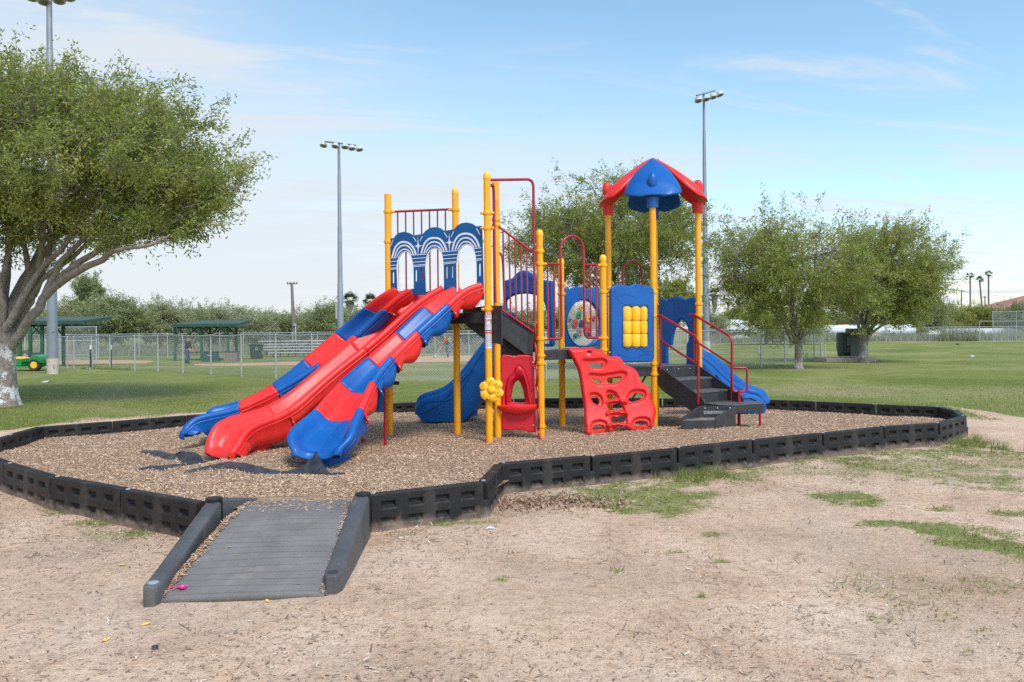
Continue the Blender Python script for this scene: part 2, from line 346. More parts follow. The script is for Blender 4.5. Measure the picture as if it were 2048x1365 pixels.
for px, py, rx, ry, st, tl in [(1290, 1000, 150, 34, .95, 0), (1370, 955, 85, 22, 1, 1), (1200, 985, 110, 22, .6, 0), (1460, 950, 70, 20, .8, 0), (1690, 998, 75, 13, 1, 0), (1735, 1008, 50, 8, .8, 0),
        (1790, 1050, 75, 10, 1, 0), (1880, 1060, 70, 16, 1, 0), (1940, 1085, 75, 22, 1, 0), (2020, 1105, 70, 32, 1, 0), (1985, 1065, 60, 20, .7, 0), (2045, 1027, 75, 8, 1, 0), (1900, 1018, 30, 6, .8, 0),
        (1850, 935, 190, 26, .72, 0), (1700, 935, 120, 24, .55, 0), (1580, 945, 80, 14, .5, 0), (1980, 965, 110, 18, .75, 0), (2000, 925, 90, 20, .6, 0), (1780, 905, 150, 12, .75, 0), (1930, 885, 42, 26, 1, 1), (1650, 918, 120, 10, .8, 0), (1850, 885, 60, 10, .9, 0), (1960, 905, 70, 14, .8, 0), (1500, 935, 60, 8, .8, 0),
        (1004, 1158, 28, 5, 1, 0), (985, 1160, 12, 5, 1, 0), (1440, 1127, 16, 5, 1, 0), (1230, 1143, 18, 5, 1, 0), (1405, 1192, 12, 4, 1, 0), (1350, 1104, 26, 6, .8, 0), (1420, 1068, 28, 7, .9, 0), (1490, 1083, 16, 4, .6, 0), (1865, 1020, 18, 4, .8, 0), (1770, 1237, 50, 8, .75, 0), (1930, 1303, 20, 5, .7, 0), (1870, 1180, 30, 5, .5, 0), (1800, 1190, 120, 60, .42, 0), (1990, 1170, 90, 30, .5, 0),
        (150, 1023, 70, 10, .9, 0), (215, 1043, 60, 10, .9, 0), (290, 1062, 55, 9, .7, 0), (240, 1075, 100, 20, .45, 0), (870, 1047, 110, 8, .9, 0), (800, 1065, 50, 6, .6, 0), (1000, 1030, 60, 14, .45, 0), (345, 1130, 30, 8, .4, 0), (700, 1085, 30, 8, .5, 0), (300, 1205, 10, 5, .8, 0), (640, 1195, 40, 5, .5, 0), (1090, 965, 40, 8, .5, 0)]:
    x0, y0 = gxy(px, py); x1, _ = gxy(px + rx, py); _, ya = gxy(px, py - ry); _, yb = gxy(px, py + ry)
    PATCH.append((x0, (ya + yb) / 2, x1 - x0, (ya - yb) / 2, st, tl))
def nz(x, y, s, seed=0.0, o=4):
    return noise.fractal(Vector((x * s + seed, y * s - seed, seed)), 1.0, 2.0, o)
# edge of the lawn (world y as a function of x): dirt in front of it
LE = sorted([gxy(*p) for p in [(-700, 900), (-300, 880), (0, 862), (120, 846), (230, 838), (400, 826), (1900, 812), (1990, 838), (2048, 836), (2300, 840), (2900, 845)]])
LEx = [p[0] for p in LE]; LEy = [p[1] for p in LE]
def grassmask(x, y):
    g = 0.0
    for cx, cy, rx, ry, st, tl in PATCH:
        q = ((x - cx) / rx) ** 2 + ((y - cy) / ry) ** 2
        if q < 3.5: g = max(g, .90 * st * (1 - smooth(.30, 1.7, q + 1.15 * nz(x, y, 3.2, 3) + .5 * nz(x, y, 9, 5, 2))))
    e = np.interp(x, LEx, LEy) + .55 * nz(x, y, .9, 9)
    g = max(g, smooth(-.35, .5, y - e))
    return g
def zn(x, y): return .018 * nz(x, y, .8, 5) + .006 * nz(x, y, 5, 8, 2)
def fuse(*a): return np.unique(np.concatenate(a))
gx = fuse(np.arange(-9, 9.01, .085), -9 - np.cumsum(np.linspace(.12, 9, 46)), 9 + np.cumsum(np.linspace(.12, 9, 46)), [-600, 600, -1500, 1500])
gy = fuse(np.arange(2.2, 15.01, .085), 15 + np.cumsum(np.linspace(.12, 6, 62)), 2.2 - np.cumsum(np.linspace(.15, 4, 14)), [400, 800, 2500])
vs = []; gm = []
for y in gy:
    for x in gx:
        near = 1 if (abs(x) < 12 and 1 < y < 20) else 0
        vs.append((x, y, zg(x, y) + (zn(x, y) if near else 0)))
        gm.append(grassmask(x, y) if near or y < 24 else 1.0)
nx = len(gx)
fs = [(j * nx + i, j * nx + i + 1, (j + 1) * nx + i + 1, (j + 1) * nx + i) for j in range(len(gy) - 1) for i in range(nx - 1)]
me = bpy.data.meshes.new('ground'); me.from_pydata(vs, [], fs); me.attributes.new('grass', 'FLOAT', 'POINT').data.foreach_set('value', gm); fin(me, 0)
ground = link(bpy.data.objects.new('ground', me)); tag(ground, None, kind='structure')

def ground_material():
    q = bpy.data.materials.new('dirt_and_grass'); q.use_nodes = True; t = q.node_tree; l = t.links; b = t.nodes['Principled BSDF']
    b.inputs['Roughness'].default_value = .95; b.inputs['Specular IOR Level'].default_value = .15
    co = t.nodes.new('ShaderNodeTexCoord').outputs['Object']
    def noi(s, d=6, r=.6, dist=0, st=None):
        n = t.nodes.new('ShaderNodeTexNoise'); n.inputs['Scale'].default_value = s; n.inputs['Detail'].default_value = d; n.inputs['Roughness'].default_value = r; n.inputs['Distortion'].default_value = dist
        if st:
            mp = t.nodes.new('ShaderNodeMapping'); mp.inputs['Scale'].default_value = st; l.new(co, mp.inputs[0]); l.new(mp.outputs[0], n.inputs['Vector'])
        else: l.new(co, n.inputs['Vector'])
        return n.outputs[0]
    def ramp(f, *st):
        r = t.nodes.new('ShaderNodeValToRGB'); l.new(f, r.inputs[0]); e = r.color_ramp.elements
        for i, (p, c) in enumerate(st):
            if i < 2: e[i].position = p; e[i].color = (*c, 1)
            else: k = e.new(p); k.color = (*c, 1)
        return r.outputs[0]
    def mix(f, a, b_, mode='MIX'):
        n = t.nodes.new('ShaderNodeMix'); n.data_type = 'RGBA'; n.blend_type = mode
        if isinstance(f, float): n.inputs['Factor'].default_value = f
        else: l.new(f, n.inputs['Factor'])
        l.new(a, n.inputs[6])
        if isinstance(b_, tuple): n.inputs[7].default_value = (*b_, 1)
        else: l.new(b_, n.inputs[7])
        return n.outputs[2]
    dirt = ramp(noi(.75, 8, .62, .6), (.28, (.50, .33, .215)), (.50, (.70, .49, .34)), (.72, (.80, .61, .455)))
    dirt = mix(.55, dirt, ramp(noi(14, 8, .7), (.36, (.42, .36, .32)), (.52, (.85, .82, .80)), (.7, (1, 1, 1))), 'MULTIPLY')
    speck = ramp(noi(58, 4, .65, 0), (.33, (.25, .19, .15)), (.44, (1, 1, 1)))
    dirt = mix(.8, dirt, speck, 'MULTIPLY')
    # old mulch worked into the sand in loose drifts
    dr = ramp(noi(.55, 6, .6, .4), (.48, (0, 0, 0)), (.70, (.75, .75, .75)))
    dirt = mix(dr, dirt, ramp(noi(38, 5, .7), (.33, (.22, .15, .105)), (.5, (.42, .30, .21)), (.68, (.60, .46, .34))))
    gr = ramp(noi(.16, 8, .62, .8), (.34, (.145, .178, .038)), (.47, (.19, .215, .056)), (.56, (.25, .25, .09)), (.66, (.33, .275, .15)))
    gr = mix(.75, gr, ramp(noi(2.3, 8, .7, .3), (.30, (.55, .62, .45)), (.46, (.86, .88, .80)), (.58, (1, 1, .95)), (.68, (1.15, .90, .72))), 'MULTIPLY')
    gr = mix(.6, gr, ramp(noi(40, 5, .75), (.3, (.35, .40, .25)), (.5, (.9, .95, .8)), (.7, (1.0, 1.0, 1.0))), 'MULTIPLY')
    at = t.nodes.new('ShaderNodeAttribute'); at.attribute_name = 'grass'
    ad = t.nodes.new('ShaderNodeMath'); ad.operation = 'ADD'; l.new(at.outputs['Fac'], ad.inputs[0])
    sb = t.nodes.new('ShaderNodeMath'); sb.operation = 'MULTIPLY_ADD'; l.new(noi(22, 6, .75), sb.inputs[0]); sb.inputs[1].default_value = 2.6; sb.inputs[2].default_value = -1.38; l.new(sb.outputs[0], ad.inputs[1])
    fm = ramp(ad.outputs[0], (.30, (0, 0, 0)), (.78, (1, 1, 1)))
    l.new(mix(fm, dirt, gr), b.inputs['Base Color'])
    bp = t.nodes.new('ShaderNodeBump'); bp.inputs['Strength'].default_value = .7; bp.inputs['Distance'].default_value = .03
    h = t.nodes.new('ShaderNodeMath'); h.operation = 'ADD'; l.new(noi(9, 8, .7), h.inputs[0]); l.new(noi(60, 4, .7), h.inputs[1]); l.new(h.outputs[0], bp.inputs['Height']); l.new(bp.outputs[0], b.inputs['Normal'])
    return q
ground.data.materials.append(ground_material())

# infield dirt strips draped on the ball field
def strip(name, up, lo, m_):
    rows = []
    n = 60
    U = cr([Vector((*p, 0)) for p in up], 12); Lw = cr([Vector((*p, 0)) for p in lo], 12)
    def samp(P_, t):
        xs = [p.x for p in P_]; ys = [p.y for p in P_]; return np.interp(t, xs, ys)
    x0, x1 = up[0][0], up[-1][0]
    for k in range(5):
        row = []
        for i in range(n + 1):
            x = x0 + (x1 - x0) * i / n; ya, yb = samp(U, x), samp(Lw, x)
            p = G(x, ya + (yb - ya) * k / 4); p.z = zg(p.x, p.y) + .008; row.append(p)
        rows.append(row)
    return tag(ob(name, MB().grid(rows[::-1]), m_, ang=0), None, kind='structure')
strip('infield', [(70, 723), (200, 721.0), (280, 721.5), (306, 722.5)], [(70, 729), (200, 728), (280, 727.5), (306, 724.5)], M_['sand'])
strip('infield', [(388, 729), (430, 727.5), (560, 725), (700, 720), (830, 714), (960, 711.5), (1040, 714), (1100, 719)], [(388, 731), (430, 732.5), (560, 731.5), (700, 729.5), (830, 725.5), (960, 723), (1040, 722), (1100, 720)], M_['sand'])

# ================================================================== MULCH
MC = Vector((.6, 10.2, 0))
MOUND = [(-2.2, 9.3, .9, .05), (-3.2, 9.8, .7, .06), (-4.2, 10.9, .6, .05), (1.6, 10.8, .9, .05), (2.75, 10.95, .75, .09), (-.9, 12.8, .8, .04), (3.6, 13.4, .7, .05), (-1.9, 6.8, 1.1, .07), (-3.55, 9.25, .35, -.07), (-2.15, 8.55, .42, -.08), (-4.5, 10.6, .3, -.05), (-2.9, 8.6, .5, .05), (-1.2, 8.9, .4, .05)]
def zm(x, y):
    z = .12 + .06 * (1 - smooth(6.2, 8.6, y)) + .026 * nz(x, y, 1.1, 2) + .008 * nz(x, y, 6, 4, 2)
    for a, b, r_, h in MOUND: z += h * math.exp(-((x - a) ** 2 + (y - b) ** 2) / r_ ** 2)
    return z
bound = []
for i in range(len(ring)):
    a, b = ring[i], ring[(i + 1) % len(ring)]
    for k in range(8): bound.append(a.lerp(b, k / 8))
RC = 60; vs = []; fs = []
nb_ = len(bound)
for k in range(RC + 1):
    t = (k / RC) ** .9
    for p in bound:
        x = MC.x + (p.x - MC.x) * t; y = MC.y + (p.y - MC.y) * t; vs.append((x, y, zm(x, y)))
for k in range(RC):
    for i in range(nb_): fs.append((k * nb_ + i, k * nb_ + (i + 1) % nb_, (k + 1) * nb_ + (i + 1) % nb_, (k + 1) * nb_ + i))
mb = MB(); mb.v = vs; mb.f = fs; mb.mi = [0] * len(fs)
mm = mat('mulch', (.19, .12, .075), .95, (.38, .255, .165), 34, 8, .8, 60, spec=.12, ramp=(.33, .6), fine=(.54, .39, .28))
mulch = ob('mulch_bed', mb, mm, ang=0); tag(mulch, None, kind='structure')

# ------------------------------------------------------------------ scatter helpers (fast)
def quads_obj(name, V, n_per, rnd, material, label=None, cat=None, kind='stuff'):
    "V: (N, n_per, 3)"
    n = V.shape[0]; me = bpy.data.meshes.new(name); me.vertices.add(n * n_per); me.vertices.foreach_set('co', V.astype('f4').ravel())
    me.loops.add(n * n_per); me.loops.foreach_set('vertex_index', np.arange(n * n_per, dtype='i4'))
    me.polygons.add(n); me.polygons.foreach_set('loop_start', np.arange(0, n * n_per, n_per, dtype='i4')); me.polygons.foreach_set('loop_total', np.full(n, n_per, dtype='i4'))
    me.update(calc_edges=True); me.attributes.new('rnd', 'FLOAT', 'POINT').data.foreach_set('value', np.repeat(rnd, n_per).astype('f4'))
    me.materials.append(material); o = bpy.data.objects.new(name, me); return o
rs = np.random.RandomState(11)
def flakes(P_, Lr, Wr, tilt, rng, up=.004):
    n = len(P_); a = rng.uniform(0, 2 * pi, n); ti = rng.normal(0, tilt, n); ro = rng.normal(0, tilt * 1.4, n)
    d = np.stack([np.cos(a) * np.cos(ti), np.sin(a) * np.cos(ti), np.sin(ti)], 1)
    s = np.stack([-np.sin(a) * np.cos(ro), np.cos(a) * np.cos(ro), np.sin(ro)], 1)
    l_ = (Lr[0] + (Lr[1] - Lr[0]) * rng.uniform(0, 1, n)[:, None] ** 1.7) / 2 * 1.12; w_ = (Wr[0] + (Wr[1] - Wr[0]) * rng.uniform(0, 1, n)[:, None] ** 1.3) / 2
    c = P_ + np.array([0, 0, up]) + np.abs(np.sin(ti))[:, None] * l_ * np.array([0, 0, 1])
    k1 = rng.uniform(.3, 1, n)[:, None]; k2 = rng.uniform(.3, 1, n)[:, None]
    return np.stack([c - d * l_ - s * w_ * k1, c + d * l_ - s * w_, c + d * l_ * .9 + s * w_ * k2, c - d * l_ * .85 + s * w_], 1)
# interpolated height grid for the mulch (noise is slow in python)
hx = np.arange(-8, 8.6, .1); hy = np.arange(5, 16.6, .1); HG = np.array([[zm(x, y) for x in hx] for y in hy])
def hz(x, y):
    fx = np.clip((x + 8) / .1, 0, len(hx) - 1.001); fy = np.clip((y - 5) / .1, 0, len(hy) - 1.001); i = fx.astype(int); j = fy.astype(int); u = fx - i; v = fy - j
    return HG[j, i] * (1 - u) * (1 - v) + HG[j, i + 1] * u * (1 - v) + HG[j + 1, i] * (1 - u) * v + HG[j + 1, i + 1] * u * v
def in_ramp(x, y): return (x > -2.3) & (x < -1.05) & (y < 6.55)
n = 420000
y = 5.6 + (16 - 5.6) * rs.uniform(0, 1, n) ** 1.35; x = rs.uniform(-7.5, 7.6, n)
ok = inside(x, y) & ~in_ramp(x, y); x, y = x[ok], y[ok]
P_ = np.stack([x, y, hz(x, y)], 1); sc_ = 1 + (y - 6) * .03
V = flakes(P_, (.012, .038), (.004, .010), .26, rs); o = quads_obj('wood_chip_mulch', V, 4, rs.uniform(0, 1, len(P_)) ** 1.25, M_['chip'])
link(o); tag(o, 'loose brown wood chips covering the bed inside the black border', 'wood chips', kind='stuff')

# litter on the dirt: chips, twigs, dry leaves
def zgrid(xs, ys): return np.array([zg(a, b) + zn(a, b) for a, b in zip(xs, ys)])
n = 80000
x = rs.uniform(-6.5, 8, n); y = 3.0 + 8 * rs.uniform(0, 1, n) ** 1.25
dens = np.array([.10 + 1.0 * smooth(-.05, .35, nz(a, b, .55, 21)) * smooth(-.35, .25, nz(a, b, 2.6, 27, 3)) + .8 * (a < -.7) * (.35 + smooth(4.9, 6.0, b)) * .7 + .5 * (b < 4.3) * (a < 1.5) for a, b in zip(x, y)])
near_ring = np.array([min((a - p.x) ** 2 + (b - p.y) ** 2 for p in bound[::4]) for a, b in zip(x, y)])
dens += .9 * np.exp(-near_ring / .12)
ok = ~inside(x, y) & (rs.uniform(0, 1, n) < dens * .72) & ~((x > -2.35) & (x < -1.0) & (y < 6.3) & (y > 4.7)); x, y = x[ok], y[ok]
P_ = np.stack([x, y, zgrid(x, y)], 1)
V = flakes(P_, (.008, .042), (.003, .011), .28, rs, .004); o = quads_obj('dry_litter', V, 4, rs.uniform(0, 1, len(P_)) ** .9, M_['debris']); link(o)
tag(o, 'bits of bark and dry chips strewn over the pale dirt', 'litter', kind='stuff')
n = 900; x = rs.uniform(-5, 7, n); y = rs.uniform(3.0, 9, n); ok = ~inside(x, y) & ~((x > -2.35) & (x < -1.0) & (y < 6.3) & (y > 4.7)); x, y = x[ok], y[ok]
P_ = np.stack([x, y, zgrid(x, y)], 1)
V = flakes(P_, (.04, .15), (.003, .008), .07, rs, .006); o = quads_obj('fallen_twigs', V, 4, rs.uniform(.1, .8, len(P_)), M_['debris']); link(o)
tag(o, 'thin dry twigs scattered over the bare dirt', 'twigs', kind='stuff')
# dry leaves piled under the front border
pt = G(1030, 1010, 0); n = 900
x = rs.normal(pt.x + .25, .42, n); y = rs.normal(pt.y + .02, .17, n); ok = ~inside(x, y); x, y = x[ok], y[ok]
P_ = np.stack([x, y, zgrid(x, y)], 1); V = flakes(P_, (.02, .05), (.008, .022), .5, rs, .008)
md = mat('dry_leaf', (.11, .05, .03), .8, (.24, .13, .08), attr='rnd', ramp=(0, .7), fine=(.42, .30, .2), spec=.2)
o = quads_obj('dry_leaves', V, 4, rs.uniform(0, 1, len(P_)), md); link(o); tag(o, 'brown dry leaves drifted against the black border blocks', 'leaves', kind='stuff')

# grass blades
def blades(P_, H, Wd, rng, lean=.5):
    n = len(P_); a = rng.uniform(0, 2 * pi, n); h = H * rng.uniform(.45, 1.15, n); le = rng.normal(0, lean, n) * h; b = rng.uniform(0, 2 * pi, n); wd = Wd * rng.uniform(.6, 1.3, n)
    s = np.stack([np.cos(a), np.sin(a), 0 * a], 1) * wd[:, None] / 2; tip = P_ + np.stack([np.cos(b) * le, np.sin(b) * le, h], 1)
    return np.stack([P_ - s, P_ + s, tip], 1)
Ps = []; Hs = []
for cx, cy, rx, ry, st, tl in PATCH:
    n = int(min(14000, rx * ry * 3.14 * 2.2 * 3400)) + 40
    x = cx + rx * 1.6 * rs.uniform(-1, 1, n); y = cy + ry * 1.6 * rs.uniform(-1, 1, n)
    q = ((x - cx) / rx) ** 2 + ((y - cy) / ry) ** 2 + np.array([1.25 * nz(a, b, 3.2, 3) + .5 * nz(a, b, 9, 5, 2) for a, b in zip(x, y)])
    cl = np.array([nz(a, b, 3.4, 31) + .6 * nz(a, b, 11, 33, 2) for a, b in zip(x, y)])
    ok = ~inside(x, y) & (rs.uniform(0, 1, n) < st ** 1.5 * np.clip(1.35 - q, 0, 1) ** .8 * np.clip(.42 + 2.3 * cl, 0.03, 1)); x, y = x[ok], y[ok]
    if len(x): Ps.append(np.stack([x, y, zgrid(x, y)], 1)); Hs.append(np.full(len(x), .13 if tl else .034))
P_ = np.concatenate(Ps); H = np.concatenate(Hs)
V = blades(P_, H, np.where(H > .1, .007, .0055), rs, .75); o = quads_obj('grass_patches', V, 3, rs.uniform(0, 1, len(P_)), M_['grassb']); link(o)
tag(o, 'short green grass growing in patches on the bare dirt', 'grass', kind='stuff')
n = 150000; y = 9.5 + 15 * rs.uniform(0, 1, n) ** 1.0; x = rs.uniform(-.68, .68, n) * y
e = np.interp(x, LEx, LEy); dirty = np.array([nz(a, b, .9, 9) for a, b in zip(x[:], y[:])])
ok = (y > e + .55 * dirty - .1) & ~inside(x, y) & (rs.uniform(0, 1, n) < 1.05 - np.clip((y - 11) / 13.5, 0, 1)); x, y = x[ok], y[ok]; P_ = np.stack([x, y, np.zeros(len(x))], 1)
V = blades(P_, np.full(len(P_), .045), .010, rs, .7); o = quads_obj('lawn_grass', V, 3, rs.uniform(0, 1, len(P_)), M_['grassb']); link(o)
tag(o, 'mown green lawn grass beyond the play area', 'grass', kind='stuff')

# ================================================================== BORDER BLOCKS
def border_mesh(rows=2, h=.31):
    Lb, T = 1.0, .105; mb = MB()
    xs = [0]; 
    for i in range(4): c = (i + .5) / 4 * .94 + .03; xs += [c - .062, c + .062]
    xs += [Lb]; zs = [0, .055, .115, .185, .245, h]
    def th(z): return T / 2 - .006 * (z / h)
    for sgn in (-1, 1):
        def p(i, j, dep=0, sh=0):
            z = zs[j] + sh; return (xs[i], sgn * (th(z) - dep), z)
        for i in range(len(xs) - 1):
            for j in range(len(zs) - 1):
                q = [p(i, j), p(i + 1, j), p(i + 1, j + 1), p(i, j + 1)]
                if i % 2 == 1 and j in (1, 3):
                    x0, x1 = xs[i], xs[i + 1]; z0, z1 = zs[j], zs[j + 1]; y0 = sgn * th(z0); yi = sgn * (th(z0) - .038)
                    inn = [(x0 + .014, yi, z0 + .024), (x1 - .010, yi, z0 + .024), (x1 - .010, yi, z1 - .006), (x0 + .014, yi, z1 - .006)]
                    vs_ = q + inn; fs_ = [(4, 5, 6, 7), (0, 1, 5, 4), (1, 2, 6, 5), (2, 3, 7, 6), (3, 0, 4, 7)]
                else: vs_, fs_ = q, [(0, 1, 2, 3)]
                if sgn == 1: fs_ = [f[::-1] for f in fs_]
                mb.add(vs_, fs_)
    for i in range(len(xs) - 1):
        a, b = xs[i], xs[i + 1]
        mb.add([(a, -th(h), h), (b, -th(h), h), (b, th(h), h), (a, th(h), h)], [(0, 1, 2, 3)])
        mb.add([(a, -th(0), 0), (b, -th(0), 0), (b, th(0), 0), (a, th(0), 0)], [(3, 2, 1, 0)])
    for i, rv in ((0, True), (-1, False)):
        for j in range(5):
            q = [(xs[i], -th(zs[j]), zs[j]), (xs[i], th(zs[j]), zs[j]), (xs[i], th(zs[j + 1]), zs[j + 1]), (xs[i], -th(zs[j + 1]), zs[j + 1])]
            mb.add(q, [(3, 2, 1, 0) if rv else (0, 1, 2, 3)])
    me_mb = mb
    return me_mb
def border_proto():
    mb = border_mesh(); me = bpy.data.meshes.new('border_block'); me.from_pydata(mb.v, [], mb.f); me.materials.append(M_['border'])
    b = bmesh.new(); b.from_mesh(me); bmesh.ops.remove_doubles(b, verts=b.verts, dist=1e-4); bmesh.ops.recalc_face_normals(b, faces=b.faces); b.to_mesh(me); b.free(); fin(me, 35)
    # interlocking lug (lower) that reaches under the neighbour's raised end, and knuckle with the stake cap
    lug = MB().tube([(.012, 0, .0), (.012, 0, .150), (.012, 0, .158)], [.0585, .0585, .054], 20)
    cap = MB().lathe([(.0, .0), (.02, 0), (.02, .007), (.012, .011), (.002, .012)], (0, 0, 0), 14)
    return me, lug, cap
BM, LUG, CAP = border_proto()
lugme = ob('lug', LUG, M_['border']); capme = ob('stake_cap', CAP, M_['galv'])
lm, cm = lugme.data, capme.data
for o in (lugme, capme): bpy.data.objects.remove(o)
def block(a, b, label, dz=0.0):
    a = Vector((a.x, a.y, 0)); b = Vector((b.x, b.y, 0)); d = (b - a); ln = d.length; ang = math.atan2(d.y, d.x)
    Mw = Matrix.Translation(a + Vector((0, 0, dz - .01 + random.uniform(-.006, .006)))) @ Matrix.Rotation(ang, 4, 'Z')
    root = bpy.data.objects.new('border_block', None); link(root, None, Mw); tag(root, label, 'border block', 'black plastic blocks edging the play area')
    g = .012
    body = bpy.data.objects.new('body', BM); link(body, root, Mw @ Matrix.Translation((g, 0, 0)) @ Matrix.Diagonal(((ln - 2 * g), 1, 1, 1)))
    q = body.modifiers.new('b', 'BEVEL'); q.width = .009; q.segments = 2; q.limit_method = 'ANGLE'; q.angle_limit = R(40)
    lg = bpy.data.objects.new('lug', lm); link(lg, root, Mw @ Matrix.Translation((ln, 0, .0)))
    cp = bpy.data.objects.new('stake_cap', cm); link(cp, root, Mw @ Matrix.Translation((.045, 0, .309)))
    return root
WN = ['first', 'second', 'third', 'fourth', 'fifth', 'sixth', 'seventh', 'eighth', 'ninth', 'tenth', 'eleventh', 'twelfth', 'thirteenth', 'fourteenth', 'fifteenth', 'sixteenth', 'seventeenth', 'eighteenth', 'nineteenth', 'twentieth']
LBR = ['border block joined to the right side of the ramp, soil smeared over its lower pockets', 'short stepped border block turned end-on just right of the one beside the ramp',
       'border block with dry leaves piled at its foot, after the end-on one', 'border block right of the leaf pile, shorter tufts at its right end', 'dirty border block behind the tallest tuft of grass at the front edge']
seq = ring_r + ring_b + extra + [b0] + [G(x, y, TOPZ) for x, y in LEFT_F]
nR = len(ring_r)
for i in range(len(seq) - 1):
    if i < len(LBR): lab = LBR[i]
    elif i < nR - 1: lab = f'black border block, {WN[i]} along the front edge counting right from the ramp'
    elif i < nR + 1: lab = ('black border block' + (' at the rightmost tip of the play area' if i == nR - 1 else ' on the far side of the rightmost tip, angled back toward the lawn'))
    elif i < nR + len(ring_b) - 1: lab = f'black border block, {WN[i - nR - 1]} along the back edge counting left from the right-hand tip'
    elif i < nR + len(ring_b) + 2: lab = ['border block on the left edge where the rim leaves the picture', 'border block at the far left rim, middle of the outward bend', 'border block at the far left rim, nearest the ramp side of the bend'][i - nR - len(ring_b) + 1]
    else: lab = ['black border block cut by the left edge of the photo, front rim', 'black border block two left of the one touching the ramp', 'black border block between two others left of the ramp with clover at its foot', 'black border block touching the left rail of the ramp'][min(3, i - (nR + len(ring_b) + 2))]
    block(seq[i], seq[i + 1], lab, dz=(.0 if i < nR else -.004))
# white stake visible beside the ramp
p = G(750, 1050, .03); wst = ob('stake', MB().tube([(p.x, p.y, -.05), (p.x, p.y, .30)], .007, 8), M_['whitep']); tag(wst, 'thin white stake standing between the ramp and the first border block to its right', 'stake')

# ================================================================== ACCESS RAMP
ramp = thing('access_ramp', 'grooved dark grey rubber ramp leading up over the black border into the wood chips', 'ramp', (-1.65, 5.3, 0))
nl, nr_ = G(310, 1199, .02), G(648, 1188, .02); fl, fr = G(452, 1040, .26), G(694, 1032, .26)
il, ir = G(500, 1003, .23), G(700, 999, .23)
rows = []; NG = 26
def rp(u, t):
    if t < .72: k = t / .72; a = nl.lerp(fl, k); b = nr_.lerp(fr, k)
    else: k = (t - .72) / .28; a = fl.lerp(il, k); b = fr.lerp(ir, k)
    return a.lerp(b, u)
mb = MB(); grv = [k / 18 + .025 for k in range(18)]; tl = [0.0]
for g_ in grv:
    while g_ - .006 - tl[-1] > .012: tl.append(tl[-1] + .010)
    tl += [g_ - .0048, g_ - .0030, g_ + .0030, g_ + .0048]
while tl[-1] < .99: tl.append(tl[-1] + .010)
tl.append(1.0)
for t_ in tl:
    row = []
    for j in range(31):
        u = j / 30; k_ = max(0, min(1, t_ * 12, (1 - t_) * 12)); p = rp(u, min(1, max(0, t_ + k_ * .007 * math.sin(u * 2.6 + t_ * 19))))
        edge = min(u, 1 - u); dd = min(abs(t_ - g_) for g_ in grv)
        dep = (.012 if dd < .0035 else 0) * smooth(.03, .05, edge)
        row.append(p + Vector((0, 0, -dep + .006 * math.sin(u * pi) + .002 * nz(p.x, p.y, 3, 3))))
    rows.append(row)
rows = [[p + Vector((0, -.004, -.035)) for p in rows[0]]] + rows; tl = [0] + tl
mb.grid(rows)
for k in range(len(rows) - 1):
    tk = (tl[k] + tl[k + 1]) / 2
    if min(abs(tk - g_) for g_ in grv) < .0029:
        for j in range(1, 29): mb.mi[k * 30 + j] = 1
ob('surface', mb, [M_['rampsurf'], mat('groove_dirt', (.035, .028, .024), .9, (.10, .078, .06), 30)], ramp, ang=50, solid=.02)
mb = MB()
for c_ in (0, -1): mb.grid([[r_[c_] + Vector((0, 0, -.006)) for r_ in rows[2:]], [Vector((r_[c_].x + (-.03 if c_ == 0 else .02), r_[c_].y, -.03)) for r_ in rows[2:]]])
ob('side_skirt', mb, M_['ramp'], ramp, solid=.01)
def rail(name, a, b, h0, h1, wd, ext=None):
    "rounded side rail from near end a to far end b (top heights), full height to ground"
    d = (b - a); d.z = 0; d.normalize(); s = Vector((d.y, -d.x, 0)); mb = MB(); rows = []
    K = 22
    for k in range(K + 1):
        t = k / K; p = a.lerp(b, t); zt = h0 + (h1 - h0) * max(0, (t - .10)) / .90
        w_ = wd * (1.0 - .0 * t) * (.5 if k in (0,) else 1)
        if k == 1: w_ = wd * .92
        pr = [(-.5, -.03), (-.5, zt - .025), (-.46, zt - .008), (-.36, zt), (.36, zt), (.46, zt - .008), (.5, zt - .025), (.5, -.03)]
        rows.append([Vector((p.x, p.y, 0)) + s * (q * w_) + Vector((0, 0, z)) for q, z in pr])
    nr2 = len(rows)
    mb.grid(rows); mb.add(rows[0], [tuple(range(7, -1, -1))]); mb.add(rows[-1], [tuple(range(8))])
    return ob(name, mb, M_['ramp'], ramp, ang=45, weld=True, bevel=.006)
la, lb = G(297, 1174, .115), G(428, 1002, .33); ra, rb = G(662, 1152, .115), G(722, 992, .33)
r1 = rail('side_rail', la, lb, .115, .335, .115); r2 = rail('side_rail', ra, rb, .115, .335, .125)
for r_, a, b in ((r1, la, lb), (r2, ra, rb)):
    q = a.lerp(b, .055); h = .116
    ob('stake_cap', MB().lathe([(.034, -.004), (.034, .002), (.026, .006), (.0, .010)], (q.x, q.y, h), 16), M_['galv'] if r_ is r1 else M_['black'], r_)
